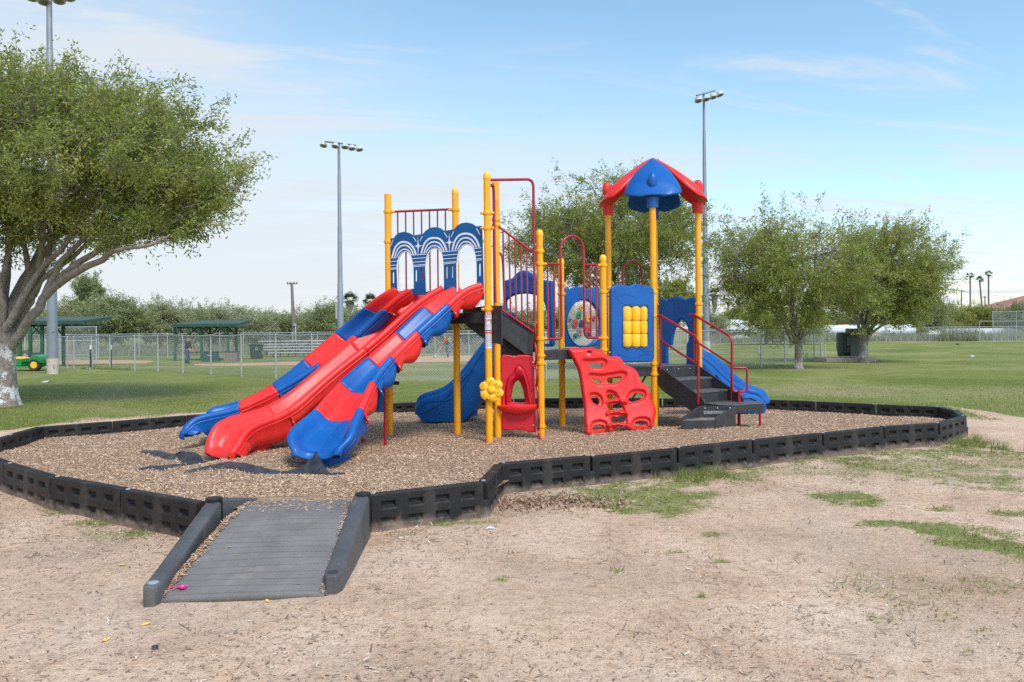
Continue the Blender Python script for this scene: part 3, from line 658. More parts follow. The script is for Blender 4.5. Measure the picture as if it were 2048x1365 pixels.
# knuckle and wedge that continue the left rail into the chips
ww = G(480, 1000, .30); mb = MB()
a = lb + Vector((.03, .05, 0)); e = G(517, 994, .26); s = Vector((.0, .06, 0))
mb.hexa([Vector((a.x - .03, a.y - .05, 0)), Vector((e.x, e.y - .02, 0)), Vector((e.x, e.y + .03, 0)), Vector((a.x, a.y + .07, 0))],
        [Vector((a.x - .03, a.y - .05, .335)), Vector((e.x, e.y - .02, .245)), Vector((e.x, e.y + .03, .245)), Vector((a.x, a.y + .07, .335))])
ob('side_wedge', mb, M_['ramp'], ramp, ang=40, bevel=.008)
ob('corner_post', MB().tube([(lb.x, lb.y, 0), (lb.x, lb.y, .355)], .062, 18), M_['border'], ramp, bevel=.006)
ob('corner_post', MB().tube([(rb.x + .01, rb.y + .02, 0), (rb.x + .01, rb.y + .02, .35)], .06, 18), M_['border'], ramp, bevel=.006)
# chips along the ramp edges
n = 2600; t = rs.uniform(0, 1, n); u = np.where(rs.uniform(0, 1, n) < .93, np.abs(rs.normal(0.0, .022, n)) + .003, 1 - np.abs(rs.normal(0, .012, n)) - .004); 
k = ((t > .80) & (rs.uniform(0, 1, n) < .75)) | (rs.uniform(0, 1, n) < .008); u = np.where(k, rs.uniform(0, 1, n), u)
P_ = np.array([tuple(rp(float(np.clip(a, 0, 1)), float(b)) + Vector((0, 0, .006))) for a, b in zip(u, t)])
V = flakes(P_, (.010, .034), (.004, .010), .25, rs, .004); o = quads_obj('wood_chips_on_ramp', V, 4, rs.uniform(0, .75, n), M_['chip']); link(o)
tag(o, 'wood chips gathered along the edges of the grey ramp', 'wood chips', kind='stuff')

# ================================================================== SMALL LITTER ITEMS
def small(name, px, py, z, mb_fn, m_, label, cat):
    p = G(px, py, z); mb = MB(); mb_fn(mb, p); return tag(ob(name, mb, m_), label, cat)
p = rp(.09, .07); p.z += .008
sp = MB(); sp.lathe([(.0, 0), (.020, .001), (.026, .012), (.022, .013), (.016, .005), (0, .004)], (p.x + .03, p.y, p.z), 16); sp.tube([(p.x + .008, p.y, p.z + .008), (p.x - .02, p.y - .002, p.z + .006), (p.x - .05, p.y, p.z + .005)], [.005, .004, .006], 8)
pk = mat('pink_plastic', (.80, .02, .22), .35); tag(ob('toy_spoon', sp, pk), 'bright pink plastic toy spoon lying at the foot of the ramp', 'toy')
p = G(310, 1295, .01)
tag(ob('bottle_cap_ring', MB().lathe([(.015, 0), (.0165, .002), (.0165, .012), (.0145, .014), (.0125, .012), (.0125, .002)], (p.x, p.y, p.z - .006), 20, cap=False), M_['black'], ang=50), 'small black plastic ring lying alone on the dirt in front of the ramp', 'cap')
ly = mat('yellow_leaf', (.62, .36, .04), .6, (.7, .5, .1), 30)
for px, py, lab in ((243, 1134, 'small yellow leaf on the dirt left of the ramp rail'), (290, 1248, 'yellow leaf on the dirt below the left ramp rail'), (535, 1201, 'yellow leaf touching the near edge of the ramp'), (212, 1281, 'pale yellow leaf nearest the lower left of the picture'), (1860, 947, 'bright yellow leaf on the grass in front of the right border blocks'), (1380, 990, 'yellow leaf on the grass patch in front of the border')):
    p = G(px, py, .005); a = random.uniform(0, 3); mb = MB(); d = Vector((cos(a), sin(a), .12)) * .026; s = Vector((-sin(a), cos(a), .2)) * .012
    z0 = Vector((p.x, p.y, zn(p.x, p.y) + .008)); mb.grid([[z0 - d, z0 - d * .3 - s, z0 + d * .5 - s * .9, z0 + d], [z0 - d, z0 - d * .3 + Vector((0, 0, -.002)), z0 + d * .5 + Vector((0, 0, -.002)), z0 + d], [z0 - d, z0 - d * .3 + s, z0 + d * .5 + s * .9, z0 + d]])
    tag(ob('fallen_leaf', mb, ly), lab, 'leaf', 'yellow leaves on the ground')
p = G(981, 1058, .01); tag(ob('plastic_scrap', MB().tube([(p.x - .035, p.y, .012), (p.x - .01, p.y + .005, .02), (p.x + .035, p.y, .013)], [.004, .010, .006], 8), M_['white']), 'white plastic scrap on the dirt in front of the end-on border block', 'litter')
for px, py, lab in ((88, 766, 'white scrap of paper on the lawn beside the left tree'), (176, 739, 'white scrap lying at the foot of the fence near the dark stake'), (1944, 714, 'white scrap of paper on the open lawn at right')):
    p = G(px, py); z = zg(p.x, p.y); tag(ob('paper_scrap', MB().add([(p.x - .11, p.y, z + .02), (p.x + .1, p.y - .05, z + .02), (p.x + .12, p.y + .1, z + .07), (p.x - .07, p.y + .1, z + .05)], [(0, 1, 2, 3)]), M_['white'], solid=.004), lab, 'litter')

# weed fabric sticking out of the chips
def fabric(pxy, hs, label):
    mb = MB(); c = [G(x, y, .15) for x, y in pxy]; rows = []
    K = 26
    up = cr([Vector((p.x, p.y, 0)) for p in c], 6); n_ = len(up)
    for j in range(7):
        v = j / 6; row = []
        for i, p in enumerate(up):
            t = i / (n_ - 1); hgt = np.interp(t, np.linspace(0, 1, len(hs)), hs); wd = .10 + .50 * math.sin(pi * min(1, max(0, t))) * (.6 + .4 * math.sin(t * 9 + 1))
            z = hgt * (1 - abs(2 * v - 1.1)) ** .9 * (1 + .3 * nz(t * 9, v * 2, 1, 4, 2)) if 0 < v < 1 else 0; z += .012 * abs(nz(t * 14, v * 3, 1, 2, 3))
            q = Vector((p.x + .02 * nz(t * 8, v * 3, 1, 7), p.y - wd * .5 + wd * v, 0)); q.z = zm(q.x, q.y) + max(-.01, z) + (.014 if 0 < j < 6 else -.004); row.append(q)
        rows.append(row)
    mb.grid(rows); return tag(ob('weed_fabric', mb, M_['tarp'], ang=28), label, 'landscape fabric', 'torn black weed fabric poking out of the chips')
fabric([(370, 943), (430, 936), (480, 938), (520, 946), (560, 945), (600, 935), (632, 930), (660, 948), (688, 948)], [.0, .01, .025, .05, .012, .04, .19, .01, .0], 'large crumpled sheet of black weed fabric below the red and blue slide feet')
fabric([(283, 902), (320, 905), (345, 912), (372, 908), (395, 918), (418, 917)], [.0, .02, .05, .03, .0], 'smaller crumpled scrap of black weed fabric left of the red slide foot')
fabric([(282, 931), (310, 929), (340, 929), (372, 922)], [.0, .015, .015, .01], 'thin flat strip of black weed fabric between the two larger crumpled pieces')
# ================================================================== PLAY STRUCTURE
PS = thing('play_structure', 'red, blue and yellow playground climbing structure with slides standing in the wood chips', 'playground', (0.4, 11.4, .1))
def atd(px, py, d): p = W(px, py, d); return Vector((p.x, p.y, 0))
def PB(px, py, z=.12): p = G(px, py, z); return Vector((p.x, p.y, 0))
P1, P2, P3, P4 = PB(979, 885), PB(996, 877), PB(915, 869), PB(780, 870)
P5, P6, P7 = PB(1083, 875), PB(1125, 855), atd(1209, 850, 11.5)
P8, P9, P10, PBK = atd(1220, 840, 12.72), atd(1309.5, 850, 12.0), atd(1399, 800, 12.6), atd(1312.5, 800, 13.35)
def zat(P, px, py): return EYE + (yh(px) - py) * P.y / FP
PR = .0465
def collar(z, P, dirs, parent):
    mb = MB(); mb.lathe([(PR, -.027), (PR + .007, -.026), (PR + .010, -.02), (PR + .010, .02), (PR + .007, .026), (PR, .027)], (P.x, P.y, z), 20)
    for d in dirs:
        d = d.normalized(); c = Vector((P.x, P.y, z)) + d * (PR + .02); mb.tube([c - d * .02, c + d * .035], .020, 12)
    s = Vector((0, -1, 0)); 
    for q in (-1, 1): mb.ball((P.x + q * (PR + (.024 if P is P1 else .004)), P.y - .012, z), .024 if P is P1 else .013, 10, 6, (1, 1, .9))
    mb.tube([(P.x + PR + .016, P.y - .028, z), (P.x + PR + .016, P.y - .036, z)], .007, 8)
    return ob('collar', mb, M_['yellow'], parent)
def post(P, topz, cols=(), cap=True, label=None, r=PR):
    mb = MB(); mb.tube([(P.x, P.y, -.1), (P.x, P.y, topz - (.04 if cap else 0))], r, 24)
    o = ob('post', mb, M_['yellow'], PS)
    if cap: ob('cap', MB().lathe([(r + .003, -.045), (r + .003, 0), (r * .92, .02), (r * .6, .038), (.001, .046)], (P.x, P.y, topz - .04), 24), M_['yplas'], o)
    for c in cols:
        z, ds = (c, []) if isinstance(c, (int, float)) else c
        collar(z, P, ds, o)
    if label: o['label'] = label
    return o
zz = zat
po1 = post(P1, zz(P1, 973, 345), [zz(P1, 974, 427), zz(P1, 975, 457), zz(P1, 977, 619)])
po2 = post(P2, zz(P2, 989, 365), [zz(P2, 990, 440), zz(P2, 990, 451), zz(P2, 995, 621)], cap=False)
post(P3, zz(P3, 908, 377), [(zz(P3, 909, 420), [P4 - P3]), zz(P3, 912, 600)])
po4 = post(P4, zz(P4, 776, 389), [(zz(P4, 776, 424), [P3 - P4]), zz(P4, 777, 484), (zz(P4, 779, 765), []), zz(P4, 779, 788)], cap=False)
po5 = post(P5, zz(P5, 1078, 460), [zz(P5, 1078, 503), (zz(P5, 1078, 528), [P7 - P5]), (zz(P5, 1080, 678), [P7 - P5]), zz(P5, 1081, 712), zz(P5, 1081, 727), zz(P5, 1082, 853)])
po6 = post(P6, zz(P6, 1121, 517), [zz(P6, 1121, 569), (zz(P6, 1121, 588), [P8 - P6]), zz(P6, 1123, 725)])
po7 = post(P7, zz(P7, 1206, 510), [(zz(P7, 1207, 531), [P5 - P7]), (zz(P7, 1207, 584), [P9 - P7]), (zz(P7, 1208, 676), [P5 - P7]), zz(P7, 1209, 700)])
CT = 3.42
post(P8, CT, [zz(P8, 1218, 577), zz(P8, 1218, 590)], cap=False)
post(P9, CT, [(zz(P9, 1308, 585), [P7 - P9]), (zz(P9, 1309, 632), [P10 - P9]), zz(P9, 1310, 728), zz(P9, 1310, 749)], cap=False)
post(P10, CT, [(zz(P10, 1399, 608), [PBK - P10]), zz(P10, 1399, 631)], cap=False)
post(PBK, CT, [zz(PBK, 1313, 576), zz(PBK, 1317, 609)], cap=False)

# ---- decks
def deck(pts, z, th=.14, label=None):
    mb = MB(); n = len(pts); vs = [Vector((p.x, p.y, z)) for p in pts] + [Vector((p.x, p.y, z - th)) for p in pts]
    area = sum(pts[i].x * pts[(i + 1) % n].y - pts[(i + 1) % n].x * pts[i].y for i in range(n))
    ix = list(range(n)) if area > 0 else list(range(n - 1, -1, -1))
    mb.cur = 1; mb.add(vs, [tuple(ix)]); mb.cur = 0
    mb.add(vs, [tuple(n + i for i in reversed(ix))] + [(ix[k], ix[k - 1], n + ix[k - 1], n + ix[k]) for k in range(n)])
    o = ob('deck', mb, [M_['vinyl'], M_['deckgrey']], PS, flat=True, weld=True, bevel=.006)
    if label: o['label'] = label
    return o
D_top, D_mid, D_low = 1.83, 1.315, 1.02
def inset(pts, k):
    c = sum(pts, Vector()) / len(pts); return [p + (c - p).normalized() * k for p in pts]
deck(inset([P4, P1, P2, P3 + Vector((.05, .35, 0)), P4 + Vector((.35, .5, 0))], .03), D_top)
dm = deck(inset([P5, P7, P8, P6], .03), D_mid)
deck(inset([P7, P9, P10, PBK, P8 + Vector((0, .05, 0))], .03), D_low)
mb = MB(); pl57 = Plane(P5, P7)                                   # drain slots in the middle deck edge
for i in range(5):
    c = pl57.w(.10 + i * .045 + .04, D_mid - .05, .012); mb.tube([c - pl57.U * .011, c + pl57.U * .011], .005, 8)
ob('slot', mb, M_['black'], dm)

# ---- arch panel between P4 and P1
pa = Plane(P4, P1)
Z2 = lambda x, y: (740 + x / 4.4025, 330 + y / 4.4025)
def Q(pl, pts, tr, off=0.0): return [pl.px(*tr(x, y), off) for x, y in pts]
outer = Q(pa, [(188, 1125), (176, 652), (215, 643), (228, 622), (262, 598), (300, 590), (340, 598), (372, 615), (385, 623), (430, 615), (470, 607), (492, 582), (530, 555), (572, 548), (615, 555), (645, 575), (660, 583), (700, 575), (745, 566), (765, 540), (805, 515), (853, 508), (900, 518), (930, 540), (944, 543), (986, 537), (1002, 1190)], Z2)
hl = [Q(pa, h, Z2) for h in (
    [(247, 1118), (241, 900), (245, 850), (256, 812), (280, 774), (312, 760), (342, 770), (364, 800), (378, 850), (386, 910), (389, 1090)],
    [(499, 1118), (491, 900), (497, 840), (508, 788), (535, 745), (572, 731), (610, 742), (635, 772), (647, 830), (652, 900), (654, 1100)],
    [(768, 1118), (766, 880), (772, 820), (783, 760), (812, 712), (852, 697), (893, 708), (918, 742), (933, 800), (941, 870), (944, 1100)])]
def slot(cx, y0, y1, w_): return [(cx - w_, y0 + w_), (cx - w_ * .6, y0 + 2), (cx, y0), (cx + w_ * .6, y0 + 2), (cx + w_, y0 + w_), (cx + w_, y1 - w_), (cx + w_ * .6, y1 - 2), (cx, y1), (cx - w_ * .6, y1 - 2), (cx - w_, y1 - w_)]
for cx, y0, y1 in ((207, 945, 1046), (408, 925, 1030), (460, 917, 1022), (676, 897, 1005), (730, 890, 1000), (968, 870, 982)): hl.append(Q(pa, slot(cx, y0, y1, 8), Z2))
apan = plate('arch_panel', outer, hl, .022, .004, pa.M, M_['bluepan'], PS, ang=30, res=1)
def ribbon(pl, pts, wd, off, mb, tr=None, sm=True):
    p2 = Q(pl, pts, tr) if tr else pts
    p3 = cr([Vector((u, v, 0)) for u, v in p2], 5) if sm else [Vector((u, v, 0)) for u, v in p2]
    Lf = []; n = len(p3)
    for i, p in enumerate(p3):
        t = (p3[min(i + 1, n - 1)] - p3[max(i - 1, 0)]).normalized(); s = Vector((-t.y, t.x, 0)) * wd / 2
        Lf.append([pl.w(*(p - s)[:2], off - .003), pl.w(*(p - s)[:2], off), pl.w(*(p + s)[:2], off), pl.w(*(p + s)[:2], off - .003)])
    mb.grid(Lf)
mb = MB()
for pts, w_ in (([(200, 815), (225, 735), (262, 692), (305, 680), (352, 695), (388, 735), (409, 790)], .026), ([(222, 812), (242, 757), (270, 722), (308, 710), (345, 722), (372, 755), (388, 795)], .020), ([(240, 812), (258, 778), (284, 752), (312, 744), (340, 753), (358, 774), (369, 798)], .016),
        ([(456, 783), (480, 705), (518, 658), (568, 645), (618, 655), (656, 698), (679, 757)], .026), ([(479, 781), (502, 722), (532, 690), (571, 680), (610, 690), (638, 722), (656, 762)], .020), ([(498, 779), (516, 745), (540, 722), (573, 713), (606, 722), (626, 742), (640, 768)], .016),
        ([(729, 750), (752, 672), (792, 622), (846, 607), (900, 620), (942, 665), (966, 725)], .026), ([(755, 748), (778, 690), (808, 655), (848, 643), (888, 655), (920, 688), (941, 727)], .020), ([(776, 747), (795, 712), (820, 686), (850, 678), (882, 686), (905, 708), (921, 735)], .016)):
    ribbon(pa, pts, w_, .014, mb, Z2)
for pts in ([(186, 822), (241, 818)], [(186, 853), (243, 849)], [(187, 888), (241, 884)], [(188, 912), (240, 908)], [(188, 921), (240, 917)],
            [(368, 798), (502, 787)], [(373, 829), (500, 818)], [(378, 861), (497, 850)], [(384, 887), (491, 878)], [(386, 899), (489, 889)],
            [(636, 768), (776, 756)], [(640, 800), (774, 788)], [(646, 832), (770, 820)], [(652, 863), (762, 851)], [(654, 875), (760, 863)],
            [(918, 740), (985, 731)], [(922, 772), (986, 764)], [(930, 803), (988, 795)], [(938, 833), (989, 826)], [(940, 844), (989, 837)],
            [(385, 636), (412, 678)], [(467, 628), (445, 671)], [(658, 598), (686, 641)], [(742, 587), (719, 636)], [(209, 660), (185, 722)], [(942, 560), (976, 622)]):
    ribbon(pa, pts, .009, .014, mb, Z2, sm=False)
for cx, cy in ((428, 716), (703, 685)):
    for sx_ in (1, -1):
        u0, v0 = pa.px(*Z2(cx, cy)); n_ = 12; rim = []
        for k in range(16):
            a = 2 * pi * k / 16; r_ = (.155 if k in (4, 12) else .072 if k in (0, 8) else .030 if k % 4 == 2 else .045) * (1 if k % 2 == 0 else .62)
            rim.append(pa.w(u0 + cos(a) * r_, v0 + sin(a) * r_ * .85, .014))
        if sx_ == 1: mb.add([pa.w(u0, v0, .0142)] + rim, [(0, k + 1, (k + 1) % 16 + 1) for k in range(16)])
ob('engraving', mb, M_['whitep'], apan, flat=True)
# white cut edge of the sheet panel shows as a thin light line along the openings
mb = MB()
for h in hl[:3]: mb.tube([pa.w(u, v, .0) for u, v in h], .0125, 6)
ob('cut_edge', mb, M_['whitep'], apan)

# ---- generic barrier made of pipe
def pipe(name, pts, r, m_='maroon', parent=PS, n=12): return ob(name, MB().tube(pts, r, n), M_[m_], parent)
pr = Plane(P4, P3)
br = pipe('barrier', [pr.pw(784, 424), pr.pw(901, 419)], .017)
for i in range(7):
    x = 740 + (243 + i * 70) / 4.4; t = pr.pw(x, 423 - i * .8); ob('bar', MB().tube([t, Vector((t.x, t.y, D_top + .1))], .0115, 8), M_['maroon'], br)
b0_ = pr.pw(784, 500); b1_ = pr.pw(901, 500); ob('lower_rail', MB().tube([Vector((b0_.x, b0_.y, D_top + .1)), Vector((b1_.x, b1_.y, D_top + .1))], .015, 10), M_['maroon'], br)

# stair rail, pane P2 -> P5
ps = Plane(P2, P5); off = .03
sr = pipe('barrier', [ps.pw(*Z2(x, y), off) for x, y in ((1128, 540), (1142, 552), (1430, 768))], .0165); sr['label'] = 'sloping red stair barrier with vertical bars'
bot = [ps.pw(*Z2(x, y), off) for x, y in ((1135, 1255), (1158, 1275), (1440, 1470))]
ob('lower_rail', MB().tube(bot, .016, 12), M_['maroon'], sr)
for xt, xb in ((1170, 1186), (1223, 1238), (1275, 1288), (1327, 1340), (1378, 1391)):
    yt = 552 + (xt - 1142) * .75; yb = 1275 + (xb - 1158) * .70
    ob('bar', MB().tube([ps.pw(*Z2(xt, yt), off), ps.pw(*Z2(xb, yb), off)], .0115, 8), M_['maroon'], sr)
pf = Plane(P2 + Vector((.10, .95, 0)), P5 + Vector((.10, .95, 0)))
fr_ = pipe('barrier', [pf.pw(*Z2(x, y)) for x, y in ((1128, 770), (1150, 782), (1165, 812), (1172, 900), (1186, 1270))], .0165); fr_['label'] = 'far stair barrier, mostly hidden behind the near one'

# big hoop and the loop ladder seen edge-on
ph = Plane(P1, PB(1079, 876))
hoop = [ph.pw(978, 360.5), ph.pw(1040, 359.5), ph.pw(1056, 360.5), ph.pw(1064, 366), ph.pw(1067, 378), ph.pw(1067.5, 640), ph.pw(1075, 700), ph.pw(1078, 880)]
hp = ob('loop_ladder', MB().tube(fillet([ph.pw(976, 360.5), ph.pw(1066.5, 359), ph.pw(1068.5, 520), ph.pw(1069, 648)], .11, 8), .0185, 14), M_['maroon'], PS)
mb = MB(); n_ = 90; pts = []
for i in range(n_ + 1):
    t = i / n_; y = 645 + t * 233; x = 1068 + t * 9.5; wv = abs(sin(pi * (y - 642) / 43)) ** .45
    p = ph.pw(x + 3.2 * wv - 1.5, y); pts.append(p + Vector((0, -.10 * wv, 0)))
mb.tube(pts, .0165, 10); ob('loop', mb, M_['maroon'], hp)
mb = MB(); mb.tube([ph.pw(1069, 648) + Vector((.02, .1, 0)), ph.pw(1078, 880) + Vector((.02, .1, 0))], .018, 10); ob('upright', mb, M_['maroon'], hp)
ob('entry_hoop', MB().tube(cr([W(983, 366, 10.72), W(981, 372, 10.62), W(985.5, 372, 10.7), W(987.5, 392, 10.72), W(988.5, 500, 10.72), W(990.5, 606, 10.72)][1:], 6), .020, 12), M_['maroon'], PS)

# ---- stairs between top deck and middle deck
sa, sb_ = ps.pw(996, 627, -.02), ps.pw(1066, 686, -.02)
dirb = Vector((.12, .85, 0))
for dv, lab in ((Vector(), None), (dirb, None)):
    q = [ps.pw(x, y, .0) + dv for x, y in ((996, 622), (1066, 661), (1066, 710), (1050, 708), (996, 668))]
    mb = MB(); n_ = 5; t_ = Vector((ps.N.x, ps.N.y, 0)) * .012
    mb.add([p + t_ for p in q] + [p - t_ for p in q], [(0, 1, 2, 3, 4), (9, 8, 7, 6, 5)] + [(i, i + 5, (i + 1) % 5 + 5, (i + 1) % 5) for i in range(5)])
    so_ = ob('stair_stringer', mb, M_['vinyl'], PS, flat=True, weld=True)
for k in range(3):
    t = (k + .5) / 3.2; a = sa.lerp(sb_, t); z = D_top - (k + 1) * .13
    mb = MB(); u_ = ps.U * .15; mb.hexa([Vector((a.x, a.y, z - .03)) - u_, Vector((a.x, a.y, z - .03)) + u_, Vector((a.x, a.y, z - .03)) + u_ + dirb, Vector((a.x, a.y, z - .03)) - u_ + dirb], [Vector((a.x, a.y, z)) - u_, Vector((a.x, a.y, z)) + u_, Vector((a.x, a.y, z)) + u_ + dirb, Vector((a.x, a.y, z)) - u_ + dirb])
    ob('stair_tread', mb, M_['vinyl'], PS, flat=True)
# dark fairing under the top deck, seen left of P1
pu = Plane(P3, P1); q = [(928, 614), (1000, 600), (1000, 672), (975, 668), (968, 680), (932, 650), (925, 638)]
plate('deck_skirt', [pu.px(x, y, -.05) for x, y in [(927, 617), (978, 612), (1004, 612), (1004, 690), (975, 684), (932, 650), (925, 640)]], [], .02, .004, Matrix.Translation(Vector(pu.N) * -.05) @ pu.M, M_['vinyl'], PS, res=1)
# under-stair dark panel
plate('stair_underside', [ps.px(x, y, -.2) for x, y in [(1002, 650), (1066, 690), (1066, 712), (1002, 712)]], [], .02, .004, Matrix.Translation(Vector(ps.N) * -.2) @ ps.M, M_['vinyl'], PS, res=1)

# ---- red arch window panel with shelf
Z3 = lambda x, y: (780 + x / 4.4025, 600 + y / 4.4025)
ofp = .02
outer = [ps.px(*Z3(x, y), ofp) for x, y in [(985, 1140), (975, 500), (1000, 482), (1060, 488), (1095, 500), (1130, 485), (1200, 484), (1262, 496), (1270, 560), (1285, 1165), (1225, 1168), (1190, 1150), (1110, 1140), (1060, 1150), (1020, 1148)]]
hole = [ps.px(*Z3(x, y), ofp) for x, y in cr([(1018, 905), (1022, 760), (1050, 680), (1095, 645), (1110, 590), (1140, 580), (1180, 625), (1215, 740), (1232, 850), (1238, 930), (1130, 940), (1040, 930)], 4, True)]
rp_ = plate('red_panel', outer, [hole], .05, .018, Matrix.Translation(ps.N * ofp) @ ps.M, M_['dred'], PS)
rp_['label'] = 'dark red panel with pointed arch window and a shelf under it'
# deep inner frame of the window
mb = MB(); inner = [ps.px(*Z3(x, y), ofp) for x, y in cr([(1070, 900), (1076, 800), (1095, 735), (1125, 705), (1150, 715), (1180, 780), (1195, 850), (1200, 912), (1130, 915)], 4, True)]
def resample(P2_, n):
    P_ = [Vector((*p[:2], 0)) for p in P2_]; P_.append(P_[0]); Ls = [0]
    for i in range(1, len(P_)): Ls.append(Ls[-1] + (P_[i] - P_[i - 1]).length)
    xs = [p.x for p in P_]; ys = [p.y for p in P_]; tt = [Ls[-1] * k / n for k in range(n)]
    return [(float(np.interp(t, Ls, xs)), float(np.interp(t, Ls, ys))) for t in tt]
ho = resample(hole, 40); 
def alignring(inner, outer_):
    best = min(range(len(inner)), key=lambda k: sum((inner[(i + k) % len(inner)][0] - outer_[i][0]) ** 2 + (inner[(i + k) % len(inner)][1] - outer_[i][1]) ** 2 for i in range(0, len(outer_), 4)))
    return [inner[(i + best) % len(inner)] for i in range(len(inner))]
hi = alignring(resample(inner, 40), ho)
rows = [[ps.w(*p, ofp + .02) for p in ho], [ps.w((a[0] * .7 + b[0] * .3), (a[1] * .7 + b[1] * .3), ofp + .03) for a, b in zip(ho, hi)], [ps.w(*p, ofp - .06) for p in hi], [ps.w(*p, ofp - .10) for p in hi]]
rows = [r_ + [r_[0]] for r_ in rows]; mb.grid(rows); ob('window_frame', mb, M_['dred'], rp_, ang=60, solid=.012)
mb = MB(); c = ps.pw(*Z3(1125, 940), ofp); rows = []
for j, (r_, z) in enumerate([(.0, .03), (.9, .03), (1, .02), (1, .0), (.85, -.05), (.4, -.10), (.02, -.11)]):
    rows.append([c + ps.U * (.29 * r_ * cos(pi * k / 16)) + ps.N * (.17 * r_ * sin(pi * k / 16) + .01) + Vector((0, 0, z)) for k in range(17)])
mb.grid(rows); ob('shelf', mb, M_['red'], rp_, ang=50)
mb = MB()
for pts in ([(1010, 1035), (1060, 1060), (1130, 1068), (1200, 1050), (1235, 1030)], [(1005, 515), (1060, 505), (1110, 520), (1170, 515), (1240, 520)], [(1040, 1140), (1075, 1118), (1125, 1112), (1175, 1125), (1200, 1150)]):
    mb.tube([ps.pw(*Z3(x, y), ofp + .024) for x, y in cr(pts, 4)] if 0 else [ps.pw(*Z3(p.x, p.y), ofp + .022) for p in cr(pts, 4)], .006, 6)
ob('moulding', mb, M_['dred'], rp_)
def bolts(pl, pts, parent, off, r=.011, m_='chrome'):
    for x, y in pts:
        c = pl.pw(x, y, off); ob('bolt', MB().lathe([(r, 0), (r, .003), (r * .6, .007), (.001, .009)], c, 10, pl.N), M_[m_], parent)
bolts(ps, [Z3(1258, 552), Z3(1262, 1107)], rp_, .047)

# ---- flower and warning sticker on P1
fz = zz(P1, 983, 779); fc = Vector((P1.x + .035, P1.y - .075, fz)); mb = MB()
fo = ob('flower', MB().ball(fc + Vector((0, -.02, 0)), .054, 20, 10, (1, .5, 1)).lathe([(.02, -.012), (.115, -.012), (.115, .012), (.02, .012)], fc, 24, Vector((0, -1, 0))), M_['yplas'], PS); fo['label'] = 'yellow plastic flower clamped across the two front posts'
for k in range(6):
    a = pi / 6 + k * pi / 3 + .12; c = fc + Vector((cos(a) * .102, 0, sin(a) * .102)); Mx = Matrix.Rotation(-a, 3, 'Y')
    p_ = ob('petal', MB().ball(c, .066, 16, 10, (1.0, .36, .95), Mx), M_['yplas'], fo)
mb = MB().box(fc + Vector((0, .05, 0)), (.12, .05, .08)); ob('clamp', mb, M_['yplas'], fo, bevel=.01)
for k in range(36):
    a = random.uniform(0, 2 * pi); r_ = random.uniform(.085, .15); 
    if k < 30: mb = MB() if k == 0 else mb; mb.ball(fc + Vector((cos(a) * r_, -.034, sin(a) * r_)), .009, 8, 5, (1, .6, 1))
ob('dimples', mb, M_['yplas'], fo)
def curved(P, z0, z1, half, off, mname, name, parent, n=12, m_=None):
    "sheet wrapped on a post, facing the camera side"
    base = math.atan2(-P.y, -P.x) ; r_ = PR + off; rows = []
    for z in (z0, z1): rows.append([Vector((P.x + r_ * cos(base + half * (2 * k / n - 1)), P.y + r_ * sin(base + half * (2 * k / n - 1)), z)) for k in range(n + 1)])
    return ob(name, MB().grid(rows), m_ or M_[mname], parent)
zt, zb_ = zz(P1, 977, 624.5), zz(P1, 977, 697)
stk = curved(P1, zb_, zt, 1.15, .0012, 'white', 'warning_sticker', po1)
stk['label'] = 'white warning sticker with red header'
h_ = zt - zb_; redm = mat('sticker_red', (.62, .02, .02), .5); orm = mat('sticker_orange', (.72, .10, .015), .5); blm = mat('sticker_blue', (.02, .08, .35), .5); grm = mat('print_grey', (.30, .31, .34), .6); gnm = mat('sticker_green', (.01, .25, .08), .5)
def band(a, b, m_, nm='printed_band', half=1.05): return curved(P1, zt - h_ * b, zt - h_ * a, half, .002, '', nm, stk, m_=m_)
band(.012, .088, redm); band(.497, .512, redm, half=1.0); band(.500, .53, blm, half=.85); band(.545, .600, orm)
for a in (.100, .115, .128, .142, .156): band(a, a + .006, grm, 'printed_line', .55 + .3 * (a > .11))
for a in (.33, .35, .37, .39, .405): band(a, a + .007, grm, 'printed_line', .7)
band(.44, .452, grm, 'printed_line', .5)
for i in range(19): band(.615 + i * .0185, .621 + i * .0185, grm, 'printed_line', .95 if i % 5 else .6)
cdir = Vector((-P1.x, -P1.y, 0)).normalized()
def stext(body, frac, size, m_, dx=0.0, bold=0):
    rt = Vector((-cdir.y, cdir.x, 0)); c = Vector((P1.x, P1.y, zt - h_ * frac)) + cdir * (PR + .004) + rt * dx
    Mt = Matrix(((rt.x, 0, cdir.x, c.x), (rt.y, 0, cdir.y, c.y), (0, 1, 0, c.z), (0, 0, 0, 1)))
    text_mesh('lettering', body, size, Mt, m_, stk, .0004, bold)
stext('2-12', .060, .036, M_['white'], bold=.0012); stext('PLAY', .225, .036, redm, -.008, bold=.0012); 
c = Vector((P1.x, P1.y, zt - h_ * .245)) + cdir * (PR + .003) + Vector((-cdir.y, cdir.x, 0)) * .036
ob('printed_figure', MB().box(c, (.011, .003, .045)), gnm, stk)

